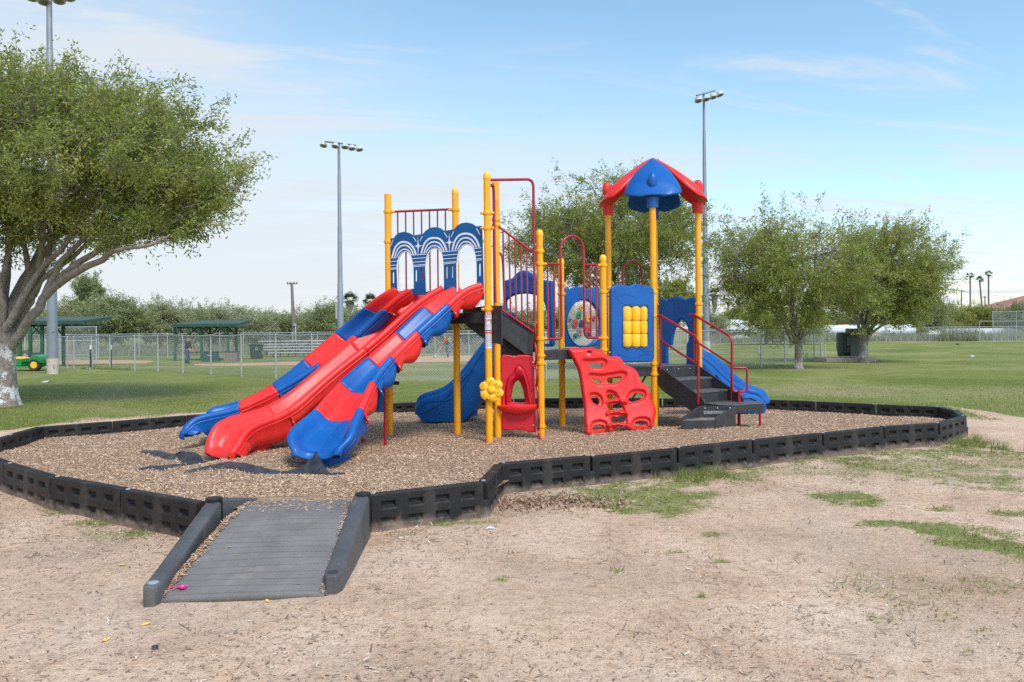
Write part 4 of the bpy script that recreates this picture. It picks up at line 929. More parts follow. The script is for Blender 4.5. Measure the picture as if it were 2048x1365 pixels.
# ================================================================== SLIDES
def slide(stas, colors, w_, depth, label, footz=.10, ribs=False, pods=1.0, dfar=None):
    """stas: (near px, near py, d_near, far px, far py) from top to lip. Far rim depth solved for width w_."""
    A, B = [], []
    for si, (nx_, ny_, dn, fx_, fy_) in enumerate(stas):
        a = W(nx_, ny_, dn); best = None
        if dfar and dfar[si] is not None: A.append(a); B.append(W(fx_, fy_, dn + dfar[si])); continue
        for k in range(-90, 260):
            d = dn + k * .005; b = W(fx_, fy_, d); e = abs((b - a).length - w_) + .9 * abs(b.z - a.z)
            if best is None or e < best[0]: best = (e, b)
        A.append(a); B.append(best[1])
    # smooth both rims
    def sm(P_, it=2):
        for _ in range(it): P_ = [P_[0]] + [(P_[i - 1] + P_[i] * 3 + P_[i + 1]) / 5 for i in range(1, len(P_) - 1)] + [P_[-1]]
        return P_
    K = 9; A, B = sm(A, 2), sm(B, 2)
    Ac, Bc = cr(A, K), cr(B, K); n = len(Ac)
    root = ob('slide', MB(), M_['red'], PS); root['label'] = label
    segn = len(colors); cuts = [0]
    NN = []
    for i in range(n):
        t = ((Ac[min(i + 1, n - 1)] + Bc[min(i + 1, n - 1)]) - (Ac[max(i - 1, 0)] + Bc[max(i - 1, 0)])).normalized()
        c = (Bc[i] - Ac[i]).normalized(); nn = t.cross(c); nn = nn if nn.z > 0 else -nn; NN.append((t, c, nn.normalized()))
    def prof(i, lip=0.0):
        t, c, nn = NN[i]; a, b = Ac[i], Bc[i]; w2 = (b - a).length
        dp = depth * (1 - .42 * lip)
        out = [(-.035, -.085), (-.040, -.03), (-.025, -.004), (.0, .006), (.03, -.002), (.055, -.030), (.085, -dp * .55), (.12, -dp * .86), (.17, -dp * .97)]
        L_ = [(u, h) for u, h in out]; mid_ = [(w2 * .5, -dp)]
        R_ = [(w2 - u, h) for u, h in reversed(out)]
        return [a + c * u + nn * h for u, h in L_ + mid_ + R_]
    bounds = [f for f, _ in colors] + [1.0]
    for s_ in range(segn):
        i0 = int(round(colors[s_][0] * (n - 1))); i1 = int(round((colors[s_ + 1][0] if s_ + 1 < segn else 1) * (n - 1)))
        mk = M_[colors[s_][1]]; last = s_ == segn - 1
        rows = [prof(i, smooth(n - 7, n - 1, i) if last else 0) for i in range(i0, i1 + 1)]
        if last:     # rolled lip curling down at the end
            t, c, nn = NN[-1]; lastr = rows[-1]
            for k in range(1, 7):
                a = k / 6 * 1.7; rows.append([p + t * (.035 * sin(a)) - Vector((0, 0, 1)) * (.045 * (1 - cos(a))) + (Ac[-1] + Bc[-1] - 2 * p) * .008 * k for p in lastr])
        bed = ob('bed_section', MB().grid(rows), mk, root, ang=60, solid=.012)
        if ribs and s_ >= segn - 2:
            mb = MB(); ii = range(i0 + (2 if s_ == segn - 2 else 0), i1 - (0 if s_ == segn - 2 else 4))
            for q in (-.13, -.10, -.07, -.04, -.01, .02):
                mb.tube([Ac[i].lerp(Bc[i], .5) + NN[i][1] * (q - .04) * 1.05 - NN[i][2] * (depth - .002) for i in ii], .0055, 6)
            if len(ii) > 2: ob('grip_ribs', mb, mk, root)
        # outer walls with scalloped pods and a raised flange at the joint
        for side, E, sg in (('near', Ac, 1), ('far', Bc, -1)):
            rows = []; m2 = i1 - i0
            for i in range(i0, i1 + 1):
                t, c, nn = NN[i]; e = E[i]; f = (i - i0) / max(1, m2)
                low = .10 + depth * 1.05 * (.60 + pods * (.50 * math.sin(pi * min(1, max(0, (f - .08) / .62))) + .25 * smooth(.78, .95, f)))
                if last: low = .10 + depth * (1.55 - .95 * f)
                bulge = .008 * math.sin(pi * f) * pods 
                o_ = c * sg
                rows.append([e - o_ * .033 - nn * .07, e - o_ * .030 - nn * .085, e - o_ * (.012 + bulge * .5) - nn * (.10 + .02 * math.sin(f * 5)), e - o_ * (.016 + bulge) - nn * (low * .62), e + o_ * .012 - nn * (low * .92), e + o_ * .06 - nn * low, e + o_ * .14 - nn * (low * .98)])
            ob('side_wall', MB().grid(rows), mk, root, ang=50, solid=.01)
            if not last:
                t, c, nn = NN[i1]; e = E[i1]; o_ = c * sg; mb = MB()
                fl_ = [e - o_ * .036 - nn * .08, e - o_ * .040 - nn * .11, e - o_ * .046 - nn * (.10 + depth * .55), e - o_ * .036 - nn * (.10 + depth * .72)]
                mb.tube([p - t * .008 for p in cr(fl_, 4)], .015, 8); ob('joint_flange', mb, mk, root)
                c2 = e - o_ * .062 - nn * (.16); ob('bolt', MB().ball(c2, .011, 8, 6), M_['chrome'], root)
    # foot pedestal
    k = int(n * .80); t, c, nn = NN[k]; mid_ = Ac[k].lerp(Bc[k], .5); rows = []
    th = Vector((t.x, t.y, 0)).normalized(); ch = Vector((-th.y, th.x, 0))
    for (z, s1, s2) in ((mid_.z - depth - .12, .24, .21), (mid_.z - depth - .15, .24, .21), (.30, .23, .20), (.06, .21, .185), (-.02, .21, .185)):
        z = min(z, mid_.z - .02); rows.append([Vector((mid_.x, mid_.y, 0)) - th * .14 + th * cos(2 * pi * j / 20) * s1 + ch * sin(2 * pi * j / 20) * s2 + Vector((0, 0, z)) for j in range(21)])
    ob('foot', MB().grid(rows), M_[colors[-1][1]], root, ang=60)
    return root, Ac, Bc, NN
Zs = lambda x, y: (350 + x / 3.1015, 540 + y / 3.1015)
def ST(rows_): return [(*Zs(a, b), d - .15, *Zs(c, e)) for a, b, d, c, e in rows_]
# right slide: flares towards the camera
s1 = slide(ST([(1890, 82, 10.62, 1745, 96), (1815, 96, 10.58, 1670, 130), (1750, 138, 10.52, 1600, 178), (1690, 208, 10.45, 1540, 222), (1600, 288, 10.32, 1462, 300), (1500, 375, 10.18, 1375, 382), (1410, 460, 10.02, 1280, 465), (1325, 540, 9.86, 1190, 548), (1262, 615, 9.70, 1100, 622),
     (1212, 690, 9.54, 1010, 702), (1175, 770, 9.38, 940, 782), (1152, 850, 9.22, 885, 862), (1118, 915, 9.08, 810, 925), (1098, 960, 8.98, 745, 958), (1100, 1010, 8.88, 700, 1010), (1085, 1055, 8.82, 702, 1062), (1020, 1105, 8.76, 735, 1110)]),
   [(0, 'red'), (.19, 'blue'), (.32, 'red'), (.44, 'blue'), (.565, 'red'), (.70, 'blue')], .56, .17, 'right-hand slide, red and blue sections, curving toward the front', ribs=True, dfar=[.32, .33, .35, .38, .40, .42, .42, .42, .40, .35, .28, .18, .10, .05, 0, 0, 0])
s2 = slide(ST([(1650, 100, 10.98, 1550, 112), (1570, 140, 10.92, 1470, 142), (1480, 200, 10.85, 1400, 185), (1390, 290, 10.74, 1320, 245), (1300, 380, 10.63, 1230, 325), (1200, 458, 10.5, 1130, 410), (1110, 530, 10.38, 1000, 515), (1000, 612, 10.24, 900, 600), (905, 690, 10.12, 800, 685), (820, 770, 9.98, 715, 760), (740, 850, 9.84, 620, 825), (660, 895, 9.7, 540, 865),
     (560, 925, 9.56, 440, 892), (460, 950, 9.42, 330, 902), (410, 1010, 9.3, 235, 940), (385, 1080, 9.2, 200, 1040), (345, 1122, 9.12, 190, 1095)]),
   [(0, 'red'), (.33, 'red'), (.66, 'red')], .56, .17, 'middle slide, red all the way down', pods=.45)
s3 = slide(ST([(1440, 118, 10.80, 1350, 112), (1370, 162, 10.80, 1272, 142), (1305, 235, 10.84, 1180, 232), (1215, 310, 10.94, 1090, 305), (1130, 392, 11.0, 1010, 380), (1035, 470, 10.92, 920, 450), (940, 548, 10.84, 830, 527), (820, 625, 10.76, 745, 600), (700, 702, 10.68, 670, 668), (565, 768, 10.6, 560, 745), (435, 838, 10.52, 420, 812),
     (330, 872, 10.45, 350, 835), (200, 888, 10.38, 250, 846), (110, 905, 10.3, 210, 858), (60, 955, 10.24, 190, 885), (32, 1005, 10.2, 180, 930)]),
   [(0, 'red'), (.14, 'blue'), (.28, 'red'), (.43, 'blue'), (.57, 'red'), (.70, 'blue')], .54, .16, 'left-hand slide, red and blue sections, half hidden behind the red one', pods=.35, dfar=[.22, .24, .30, .36, .40] + [None] * 11)
for px, py, pz in ((770.5, 893, .95), (725.5, 890, .60)):
    p = PB(px, py); ob('support_leg', MB().tube([(p.x, p.y, -.05), (p.x, p.y, pz)], .019, 12), M_['maroon'], PS)
# hood flange where the slides meet the panel
bolts(pa, [(958, 586), (957, 609)], s1[0], .10)
# black handle and drum under the slides
c = Vector((P4.x + .10, P4.y - .10, zz(P4, 790, 765))); hd = ob('handle', MB().tube([c - Vector((.06, 0, 0)), c + Vector((.05, -.02, -.005))], [.03, .026], 14), M_['black'], po4)
pd = W(759, 800, 10.9); ob('talk_tube', MB().lathe([(.10, .16), (.085, .10), (.065, 0), (.05, -.10), (.045, -.15), (.0, -.15)], pd, 18), M_['blue'], PS)

# back blue slide (from the middle deck to the rear left)
Zb = Z3
s4 = slide([(*Z3(a, b), d, *Z3(c, e)) for a, b, d, c, e in [(1000, 130, 12.34, 1060, 100), (915, 250, 12.38, 980, 215), (835, 355, 12.4, 900, 320), (760, 450, 12.42, 825, 415), (690, 550, 12.44, 750, 510), (620, 640, 12.46, 690, 600), (550, 715, 12.48, 620, 680), (480, 775, 12.5, 560, 740), (400, 805, 12.5, 480, 775), (310, 812, 12.5, 400, 790), (250, 838, 12.5, 340, 805), (226, 885, 12.5, 310, 840), (228, 940, 12.5, 300, 880)]],
   [(0, 'blue'), (.5, 'blue')], .50, .16, 'blue slide descending to the rear left under the top deck')
# deep near side wall of that slide with wave mouldings
Ac, Bc, NN4 = s4[1:]
n = len(Ac); rows = []
for i in range(n):
    p = Ac[i]; f = i / (n - 1); zl = p.z - (.10 + .62 * smooth(0, .15, f) * (1 - smooth(.55, 1.0, f)) + .26 * smooth(.5, .9, f)); zl = max(zl, .16)
    rows.append([p + Vector((0, -.03, -.06)), p + Vector((0.0, -.055, -.12)), Vector((p.x + .03, p.y - .06, p.z * .5 + zl * .5)), Vector((p.x + .10, p.y - .02, zl + .02)), Vector((p.x + .14, p.y + .08, zl))])
ob('side_wall', MB().grid(rows), M_['blue'], s4[0], ang=60, solid=.012)
def wavy(Acs, off0, amp, per, dr, i0, i1, yoff, parent):
    mb = MB(); pts = []
    for i in range(i0, i1): p = Acs[i]; pts.append(p + Vector((dr * 0, yoff, -(off0 + amp * math.sin(i * per)))))
    mb.tube(pts, .009, 6); ob('wave_moulding', mb, M_['blue'], parent)
wavy(Ac, .17, .025, .22, 0, 20, n - 8, -.072, s4[0]); wavy(Ac, .26, .03, .17, 0, 30, n - 14, -.072, s4[0])
b_ = G(890, 842, .1); mb = MB(); rows = []
for z, s1_, s2_ in ((.42, .50, .2), (.25, .44, .19), (.0, .40, .18)): rows.append([Vector((b_.x + .10 + cos(2 * pi * j / 24) * s1_, b_.y + .22 + sin(2 * pi * j / 24) * s2_, z)) for j in range(25)])
ob('foot', MB().grid(rows), M_['blue'], s4[0], ang=60)

# hood panel over that slide's entrance
pk_ = Plane(atd(1008, 600, 12.55), P6)
Z7 = lambda x, y: (980 + x / 4.3575, 320 + y / 4.3575)
outer = [pk_.px(*p) for p in [(1009, 562), (1026, 557), (1033, 549), (1040, 543), (1047, 541), (1056, 542.5), (1064, 547), (1073, 553), (1086, 560), (1107, 563), (1109, 692), (1007, 692)]]
hole = [pk_.px(p.x, p.y) for p in cr([(1013, 690), (1012, 612), (1019, 597), (1033, 590), (1050, 588), (1068, 590), (1084, 597), (1092, 612), (1098, 640), (1100, 690)], 4)]
hood = plate('slide_hood', outer, [hole], .09, .03, pk_.M, M_['bluemold'], PS); hood['label'] = 'tall blue arched hood over the rear slide entrance'
mb = MB(); mb.tube([pk_.pw(p.x, p.y, .046) for p in cr([(1014, 575), (1030, 566), (1040, 555), (1050, 552), (1062, 556), (1078, 566), (1100, 573)], 5)], .006, 6); ob('moulding', mb, M_['bluemold'], hood)
e = W(1052, 622, 12.9); 

# ---- gear panel between P6 and P8
pg = Plane(P6, P8); Z4 = lambda x, y: (1060 + x / 4.55, 440 + y / 4.55)
outer = Q(pg, [(314, 1155), (312, 650), (320, 625), (335, 618), (350, 628), (360, 635), (375, 622), (400, 610), (435, 607), (470, 612), (490, 625), (510, 633), (535, 622), (570, 615), (610, 618), (632, 628), (655, 622), (690, 630), (700, 650), (700, 1155)], Z4)
hole = Q(pg, [(478 + 145 * cos(a), 940 + 210 * sin(a)) for a in [2 * pi * k / 40 for k in range(40)]], Z4)
gp = plate('gear_panel', outer, [hole], .055, .018, pg.M, M_['bluemold'], PS); gp['label'] = 'blue panel with an oval clear window and coloured gears'
mb = MB(); rr = Q(pg, [(478 + 158 * cos(a), 940 + 226 * sin(a)) for a in [2 * pi * k / 40 for k in range(41)]], Z4); mb.tube([pg.w(u, v, .028) for u, v in rr], .008, 6); ob('moulding', mb, M_['bluemold'], gp)
gm_ = bpy.data.materials.new('clear_pane'); gm_.use_nodes = True; t = gm_.node_tree; bs = t.nodes['Principled BSDF']; bs.inputs['Base Color'].default_value = (.62, .66, .58, 1); bs.inputs['Roughness'].default_value = .25; bs.inputs['Alpha'].default_value = .38
mb = MB(); cen = pg.w(*pg.px(*Z4(478, 940)), 0); rim = [pg.w(*p, 0) for p in hole]; mb.add([cen] + rim, [(0, k + 1, (k + 1) % 40 + 1) for k in range(40)]); ob('window_pane', mb, gm_, gp, flat=True)
gc = {'y': (.80, .36, .01), 'g': (.01, .24, .09), 'r': (.62, .06, .035), 'b': (.02, .06, .22), 'n': (.30, .22, .17), 'k': (.22, .22, .2)}
for cx, cy, r_, k_, lay in ((455, 800, 25, 'y', 1), (441, 868, 33, 'g', 0), (402, 940, 38, 'r', 1), (464, 945, 34, 'b', 0), (522, 900, 36, 'y', 1), (520, 995, 38, 'r', 1), (440, 1020, 38, 'n', 1), (405, 1062, 26, 'g', 0), (358, 905, 20, 'k', 0), (575, 895, 24, 'r', 0), (528, 1047, 22, 'b', 0)):
    mname = 'gear_' + k_
    if mname not in M_: M_[mname] = mat('gear_plastic_' + {'y': 'yellow', 'g': 'green', 'r': 'red', 'b': 'blue', 'n': 'tan', 'k': 'grey'}[k_], gc[k_], .4)
    u, v = pg.px(*Z4(cx, cy)); rr = r_ / 4.55 / FP * 12.3; nt_ = 14; mb = MB(); fo_ = .012 + .012 * lay
    outl = []
    for k in range(nt_):
        for q, s_ in ((-.32, .78), (-.14, 1), (.14, 1), (.32, .78)): a = 2 * pi * (k + q) / nt_; outl.append((u + rr * s_ * cos(a), v + rr * s_ * sin(a)))
    m_n = len(outl); mb.add([pg.w(x, y, fo_) for x, y in outl] + [pg.w(x, y, fo_ + .011) for x, y in outl], [tuple(range(m_n, 2 * m_n))] + [(k, (k + 1) % m_n, m_n + (k + 1) % m_n, m_n + k) for k in range(m_n)])
    g_ = ob('gear', mb, M_[mname], gp, flat=True); g_['label'] = {'y': 'yellow', 'g': 'green', 'r': 'red', 'b': 'blue', 'n': 'tan', 'k': 'grey'}[k_] + ' toothed gear'
    h2 = MB().lathe([(.011, 0), (.011, .012), (.001, .014)], pg.w(u, v, fo_ + .01), 10, pg.N); ob('hub', h2, M_['blue'], gp)

# ---- front arch rail between P5 and P7
def railp(pts, r=.0165, rad=.06, pl=pl57): return MB().tube(fillet([pl.pw(*Z4(*p)) for p in pts], rad, 8), r, 12)
arc = [(262, 1083), (284, 1060)]
def poly_arch(cx, top, rx, ry, xl, yl, xr, yr, n=14):
    return [(cx - rx * cos(pi * k / n), top + ry - ry * sin(pi * k / n)) for k in range(n + 1)]
pts = [(132, 1086), (258, 1086), (280, 1076), (287, 1050), (283, 700), (277, 300)] + poly_arch(381, 147, 105, 130, 0, 0, 0, 0)[1:-1] + [(487, 290), (492, 700), (496, 1020), (504, 1055), (528, 1074), (655, 1071)]
al = ob('arch_rail', MB().tube([pl57.pw(*Z4(*p)) for p in pts], .018, 12), M_['maroon'], PS); al['label'] = 'red pipe barrier bent into a tall arch above the climber'
for a, b in (((120, 402), (281, 402)), ((489, 408), (650, 410))): ob('upper_rail', MB().tube([pl57.pw(*Z4(*a)), pl57.pw(*Z4(*b))], .0165, 10), M_['maroon'], al)
for xt, xb, yt, yb in ((159, 167, 402, 1086), (220, 226, 402, 1086), (548, 553, 409, 1072), (603, 607, 409, 1071)): ob('bar', MB().tube([pl57.pw(*Z4(xt, yt)), pl57.pw(*Z4(xb, yb))], .0125, 8), M_['maroon'], al)
pbk = Plane(P8 + Vector((.3, .3, 0)), PBK + Vector((-.2, .1, 0)))
ob('arch_rail', MB().tube([pbk.pw(*Z4(*p)) for p in [(846, 700), (843, 585), (846, 470)] + poly_arch(930, 372, 84, 98, 0, 0, 0, 0)[1:-1] + [(1016, 470), (1022, 590), (1026, 700)]], .018, 12), M_['maroon'], PS)['label'] = 'small red arch rail at the back of the low deck'

# ---- activity panel with yellow cylinders
pq = Plane(P7, P9); fo_ = .06; Mq = Matrix.Translation(pq.N * fo_) @ pq.M
def QO(pts, off=fo_): return [pq.px(*Z4(x, y), off) for x, y in pts]
outer = QO([(728, 1250), (726, 700), (728, 640), (740, 612), (765, 597), (795, 590), (840, 592), (875, 600), (905, 603), (925, 592), (955, 584), (990, 586), (1020, 600), (1050, 612), (1080, 602), (1103, 612), (1117, 635), (1123, 670), (1123, 1250), (1112, 1282), (1080, 1293), (770, 1299), (740, 1290)])
hole = QO([(832, 800), (836, 788), (848, 784), (1048, 784), (1060, 790), (1064, 802), (1066, 1140), (1060, 1154), (1048, 1158), (850, 1160), (838, 1154), (834, 1142)])
ap = plate('activity_panel', outer, [hole], .06, .02, Mq, M_['bluemold'], PS); ap['label'] = 'blue moulded panel holding nine yellow turning cylinders'
mb = MB()
for pts in ([(790, 690), (810, 740), (870, 768), (940, 750), (1000, 700), (1050, 660), (1060, 630)], [(800, 700), (850, 680), (920, 690), (980, 720)], [(1010, 785), (1050, 730), (1110, 695)], [(760, 1240), (810, 1225), (860, 1245), (930, 1262), (1010, 1235), (1060, 1220), (1110, 1232)], [(985, 1160), (1030, 1195), (1080, 1195), (1115, 1165)], [(745, 640), (745, 1240)]):
    mb.tube([pq.pw(*Z4(p.x, p.y), fo_ + .029) for p in cr(pts, 5)], .0055, 6)
rim = hole + [hole[0]]; mb.tube([pq.w(u, v, fo_ + .028) for u, v in rim], .007, 6); ob('moulding', mb, M_['bluemold'], ap)
for i in range(3):
    y = 857 + i * 118.5; ob('rod', MB().tube([pq.pw(*Z4(833, y + 6), fo_ - .015), pq.pw(*Z4(1064, y + 6), fo_ - .015)], .012, 8), M_['maroon'], ap)
    for yy in (y - 62, y + 60): ob('rod', MB().tube([pq.pw(*Z4(833, yy), fo_ - .03), pq.pw(*Z4(1064, yy), fo_ - .03)], .009, 8), M_['maroon'], ap)
    for j in range(3):
        x0, x1 = [(834, 914), (917, 994), (998, 1060)][j]; c = pq.pw(*Z4((x0 + x1) / 2, y + i * 1.0), fo_); hw = (pq.px(*Z4(x1, y), fo_)[0] - pq.px(*Z4(x0, y), fo_)[0]) / 2 * .975; hh = .096
        rows = [(hw * .62, -hh - .012), (hw * .66, -hh), (hw * .94, -hh + .006), (hw * 1.0, -hh + .022), (hw * 1.02, 0), (hw * 1.0, hh - .02), (hw * .94, hh - .004), (hw * .66, hh), (hw * .62, hh + .012)]
        ob('cylinder', MB().lathe(rows, c, 22), M_['yplas'], ap, ang=50, )
bolts(pq, [Z4(768, 655), Z4(1106, 662)], ap, fo_ + .028, .014, 'black')

# ---- rear arch panel PBK-P10
pz = Plane(PBK, P10); oz = [(1190, 1345), (1183, 800), (1183, 755), (1192, 728), (1215, 716), (1240, 722), (1258, 728), (1275, 712), (1310, 701), (1350, 699), (1385, 705), (1410, 722), (1425, 730), (1445, 715), (1475, 706), (1500, 709), (1515, 722), (1518, 760), (1510, 1330)]
hz_ = [(1255, 1338), (1253, 1145), (1293, 1142), (1300, 1080), (1318, 1000), (1345, 940), (1375, 908), (1392, 905), (1420, 935), (1445, 985), (1457, 1060), (1450, 1100), (1432, 1135), (1430, 1338)]
ep = plate('entrance_panel', Q(pz, oz, Z4), [Q(pz, hz_, Z4)], .07, .022, pz.M, M_['bluemold'], PS); ep['label'] = 'blue scalloped panel with arched opening to the right-hand blue slide'
mb = MB(); mb.tube([pz.pw(*Z4(p.x, p.y), .034) for p in cr([(1200, 760), (1225, 748), (1258, 752), (1290, 735), (1345, 725), (1395, 735), (1430, 752), (1470, 738), (1505, 742)], 5)], .006, 6)
mb.tube([pz.pw(*Z4(p.x, p.y), .034) for p in cr([(1280, 1090), (1300, 1000), (1335, 920), (1385, 880), (1430, 920), (1462, 990), (1475, 1060)], 5)], .007, 6); ob('moulding', mb, M_['bluemold'], ep)

# ---- right blue slide
def z5(x, y): return (1110 + x / 4.551, 600 + y / 4.551)
s5 = slide([(*z5(a, b), d, *z5(c, e)) for a, b, d, c, e in [(1262, 470, 13.02, 1320, 455), (1355, 500, 13.05, 1420, 480), (1420, 560, 13.08, 1490, 540), (1500, 640, 13.1, 1570, 620), (1570, 712, 13.12, 1640, 690), (1640, 775, 13.15, 1710, 755), (1700, 805, 13.18, 1770, 790), (1780, 815, 13.2, 1850, 808), (1850, 828, 13.2, 1895, 820), (1890, 860, 13.2, 1925, 850), (1908, 905, 13.2, 1938, 895)]],
   [(0, 'blue')], .46, .14, 'blue slide descending to the right behind the steps')
Ac, Bc, NN5 = s5[1:]; n = len(Ac); rows = []
for i in range(n):
    p = Ac[i]; f = i / (n - 1); zl = max(.17, p.z - (.12 + .40 * smooth(0, .3, f) * (1 - smooth(.6, 1.0, f)) + .12 * f))
    rows.append([p + Vector((0, -.03, -.06)), p + Vector((0, -.05, -.11)), Vector((p.x - .02, p.y - .055, (p.z + zl) / 2)), Vector((p.x - .05, p.y - .03, zl + .02)), Vector((p.x - .10, p.y + .06, zl))])
ob('side_wall', MB().grid(rows), M_['blue'], s5[0], ang=60, solid=.012)
wavy(Ac, .15, .015, .28, 0, 22, n - 4, -.066, s5[0]); wavy(Ac, .21, .018, .24, 0, 24, n - 12, -.066, s5[0])

# ---- red moulded climber (panel with hand holes), grown from a grid
out5 = [(115, 448), (140, 440), (300, 435), (345, 440), (420, 460), (465, 495), (500, 512), (580, 520), (612, 552), (632, 592), (690, 610), (735, 640), (765, 690), (782, 748), (830, 780), (866, 830), (882, 905), (908, 965), (921, 1020), (910, 1080), (893, 1150), (888, 1167), (780, 1180), (680, 1190), (662, 1180), (640, 1155), (600, 1160), (575, 1150), (560, 1172), (530, 1168), (522, 1205), (400, 1222), (285, 1235), (272, 1160), (262, 1080), (258, 960), (240, 850), (225, 740), (205, 645), (165, 560), (135, 505)]
holes5 = [
    [(292, 575), (350, 582), (420, 578), (438, 590), (430, 608), (390, 622), (340, 618), (310, 600)],
    [(325, 708), (370, 722), (400, 728), (418, 745), (422, 765), (380, 760), (345, 740)],
    [(452, 716), (510, 708), (580, 697), (608, 702), (606, 722), (570, 745), (520, 762), (480, 755), (468, 735)],
    [(330, 890), (352, 878), (385, 885), (405, 910), (408, 940), (392, 955), (362, 945), (338, 920)],
    [(668, 905), (685, 870), (725, 850), (775, 850), (800, 862), (795, 890), (760, 915), (710, 928), (675, 925)],
    [(475, 862), (520, 858), (548, 875), (560, 890), (530, 902), (482, 900)],
    [(478, 955), (530, 955), (585, 938), (600, 960), (612, 990), (570, 1005), (520, 1005), (492, 1000)],
    [(515, 1062), (560, 1065), (610, 1052), (632, 1050), (640, 1100), (600, 1120), (560, 1118), (518, 1122)],
    [(345, 1200), (338, 1175), (352, 1148), (395, 1135), (440, 1140), (462, 1160), (465, 1190), (400, 1200)],
    [(715, 1155), (718, 1125), (750, 1103), (800, 1100), (838, 1108), (848, 1130), (840, 1155), (780, 1162)],
    [(285, 470), (300, 455), (325, 460), (335, 475), (320, 490), (298, 488)]]
rec5 = [  # recess outlines around the holes (bigger, pushed back)
    ([(258, 548), (330, 545), (430, 538), (465, 552), (468, 585), (440, 615), (380, 630), (320, 618), (280, 585)], .035),
    ([(312, 675), (420, 680), (520, 668), (600, 655), (640, 662), (650, 690), (610, 735), (540, 770), (470, 770), (430, 775), (370, 770), (325, 735)], .035),
    ([(318, 860), (355, 848), (400, 862), (430, 900), (435, 945), (418, 968), (375, 965), (335, 935), (320, 900)], .04),
    ([(655, 915), (665, 865), (705, 828), (780, 820), (822, 838), (820, 885), (775, 925), (700, 945), (668, 938)], .04),
    ([(470, 845), (490, 828), (530, 835), (565, 865), (600, 930), (640, 1020), (655, 1110), (650, 1140), (530, 1170), (515, 1120), (490, 1010), (475, 930)], .05),
    ([(330, 1215), (325, 1160), (345, 1115), (400, 1098), (455, 1108), (480, 1145), (485, 1200), (400, 1215)], .045),
    ([(700, 1168), (705, 1110), (740, 1080), (800, 1070), (855, 1082), (868, 1120), (858, 1162), (780, 1178)], .045),
    ([(265, 470), (280, 448), (325, 445), (340, 465), (330, 495), (290, 500)], .02)]
oa = np.array(out5, float); ha = [np.array([tuple(p)[:2] for p in cr(h, 4, True)]) for h in holes5]; ra_ = [(np.array([tuple(p)[:2] for p in cr(h, 4, True)]), d) for h, d in rec5]
oa = np.array([tuple(p)[:2] for p in cr(out5, 3, True)])
st = 6.5; X = np.arange(100, 935, st); Y = np.arange(430, 1245, st); XX, YY = np.meshgrid(X, Y)
def sdist(px_, py_, poly):
    best = np.full(px_.shape, 1e9); n_ = len(poly)
    for i in range(n_):
        a = poly[i]; b = poly[(i + 1) % n_]; d = b - a; L2 = (d ** 2).sum() + 1e-9
        t = np.clip(((px_ - a[0]) * d[0] + (py_ - a[1]) * d[1]) / L2, 0, 1); best = np.minimum(best, np.hypot(px_ - a[0] - t * d[0], py_ - a[1] - t * d[1]))
    return np.where(inside(px_, py_, poly), -best, best)
dis = sdist(XX, YY, oa)
for h in ha: dis = np.maximum(dis, -sdist(XX, YY, h))
push = np.zeros(XX.shape)
for h, d in ra_: push = np.maximum(push, d * np.clip(.5 - sdist(XX, YY, h) / 16, 0, 1))
edge = np.clip(-sdist(XX, YY, oa) / 34, 0, 1)
rungs = [((478, 905), (600, 905), 24), ((495, 1025), (650, 1010), 24), ((520, 1135), (660, 1120), 26)]
rg = np.zeros(XX.shape)
for y0, y1, hw in ((900, 948, 0), (1000, 1058, 0), (1118, 1170, 0)):
    yc = (y0 + y1) / 2 - 8 * np.sin((XX - 500) / 40); rg = np.maximum(rg, np.clip(1 - np.abs(YY - yc) / 26, 0, 1) * ((XX > 465) & (XX < 665)) * .055)
pcl = Plane(P5, P7)
V = {}; vs = []; fs = []
def vid(j, i):
    if (j, i) in V: return V[(j, i)]
    x, y = X[i], Y[j]; t = (y - 445) / 780; d = 11.20 - .32 * t + .10 * math.sin(t * 2.6) * (1 if t > 0 else 0) + (x - 500) / 800 * .18
    roll_ = .055 * (1 - math.sin(edge[j, i] * pi / 2)); d += push[j, i] - rg[j, i] + roll_ - .05 * math.sin(min(1, max(0, edge[j, i])) * pi / 2) * .4
    V[(j, i)] = len(vs); vs.append(W(*z5(x, y), d)); return V[(j, i)]
for j in range(len(Y) - 1):
    for i in range(len(X) - 1):
        if (dis[j, i] + dis[j, i + 1] + dis[j + 1, i] + dis[j + 1, i + 1]) / 4 < 0: fs.append((vid(j, i), vid(j + 1, i), vid(j + 1, i + 1), vid(j, i + 1)))
me = bpy.data.meshes.new('climber'); me.from_pydata(vs, [], fs); b = bmesh.new(); b.from_mesh(me)
for _ in range(4):
    bv = [v for v in b.verts if v.is_boundary]; new = {}
    for v in bv:
        nb2 = [e.other_vert(v).co for e in v.link_edges if e.is_boundary]
        if len(nb2) == 2: new[v] = v.co * .4 + (nb2[0] + nb2[1]) * .3
    for v, c in new.items(): v.co = c
bmesh.ops.smooth_vert(b, verts=[v for v in b.verts if not v.is_boundary], factor=.5, use_axis_x=True, use_axis_y=True, use_axis_z=True)
b.to_mesh(me); b.free(); me.materials.append(M_['red']); fin(me, 0)
clm = bpy.data.objects.new('climber', me); q = clm.modifiers.new('s', 'SOLIDIFY'); q.thickness = .045; q.offset = -1; q.use_even_offset = False; q2 = clm.modifiers.new('b', 'BEVEL'); q2.width = .008; q2.segments = 2; q2.limit_method = 'ANGLE'; q2.angle_limit = R(50)
link(clm, PS); clm['label'] = 'red moulded plastic climbing wall with hand and foot holes'
for x, y in ((268, 470), (500, 478)):
    ob('bolt', MB().ball(W(*z5(x, y), 11.16), .011, 8, 6), M_['chrome'], clm)

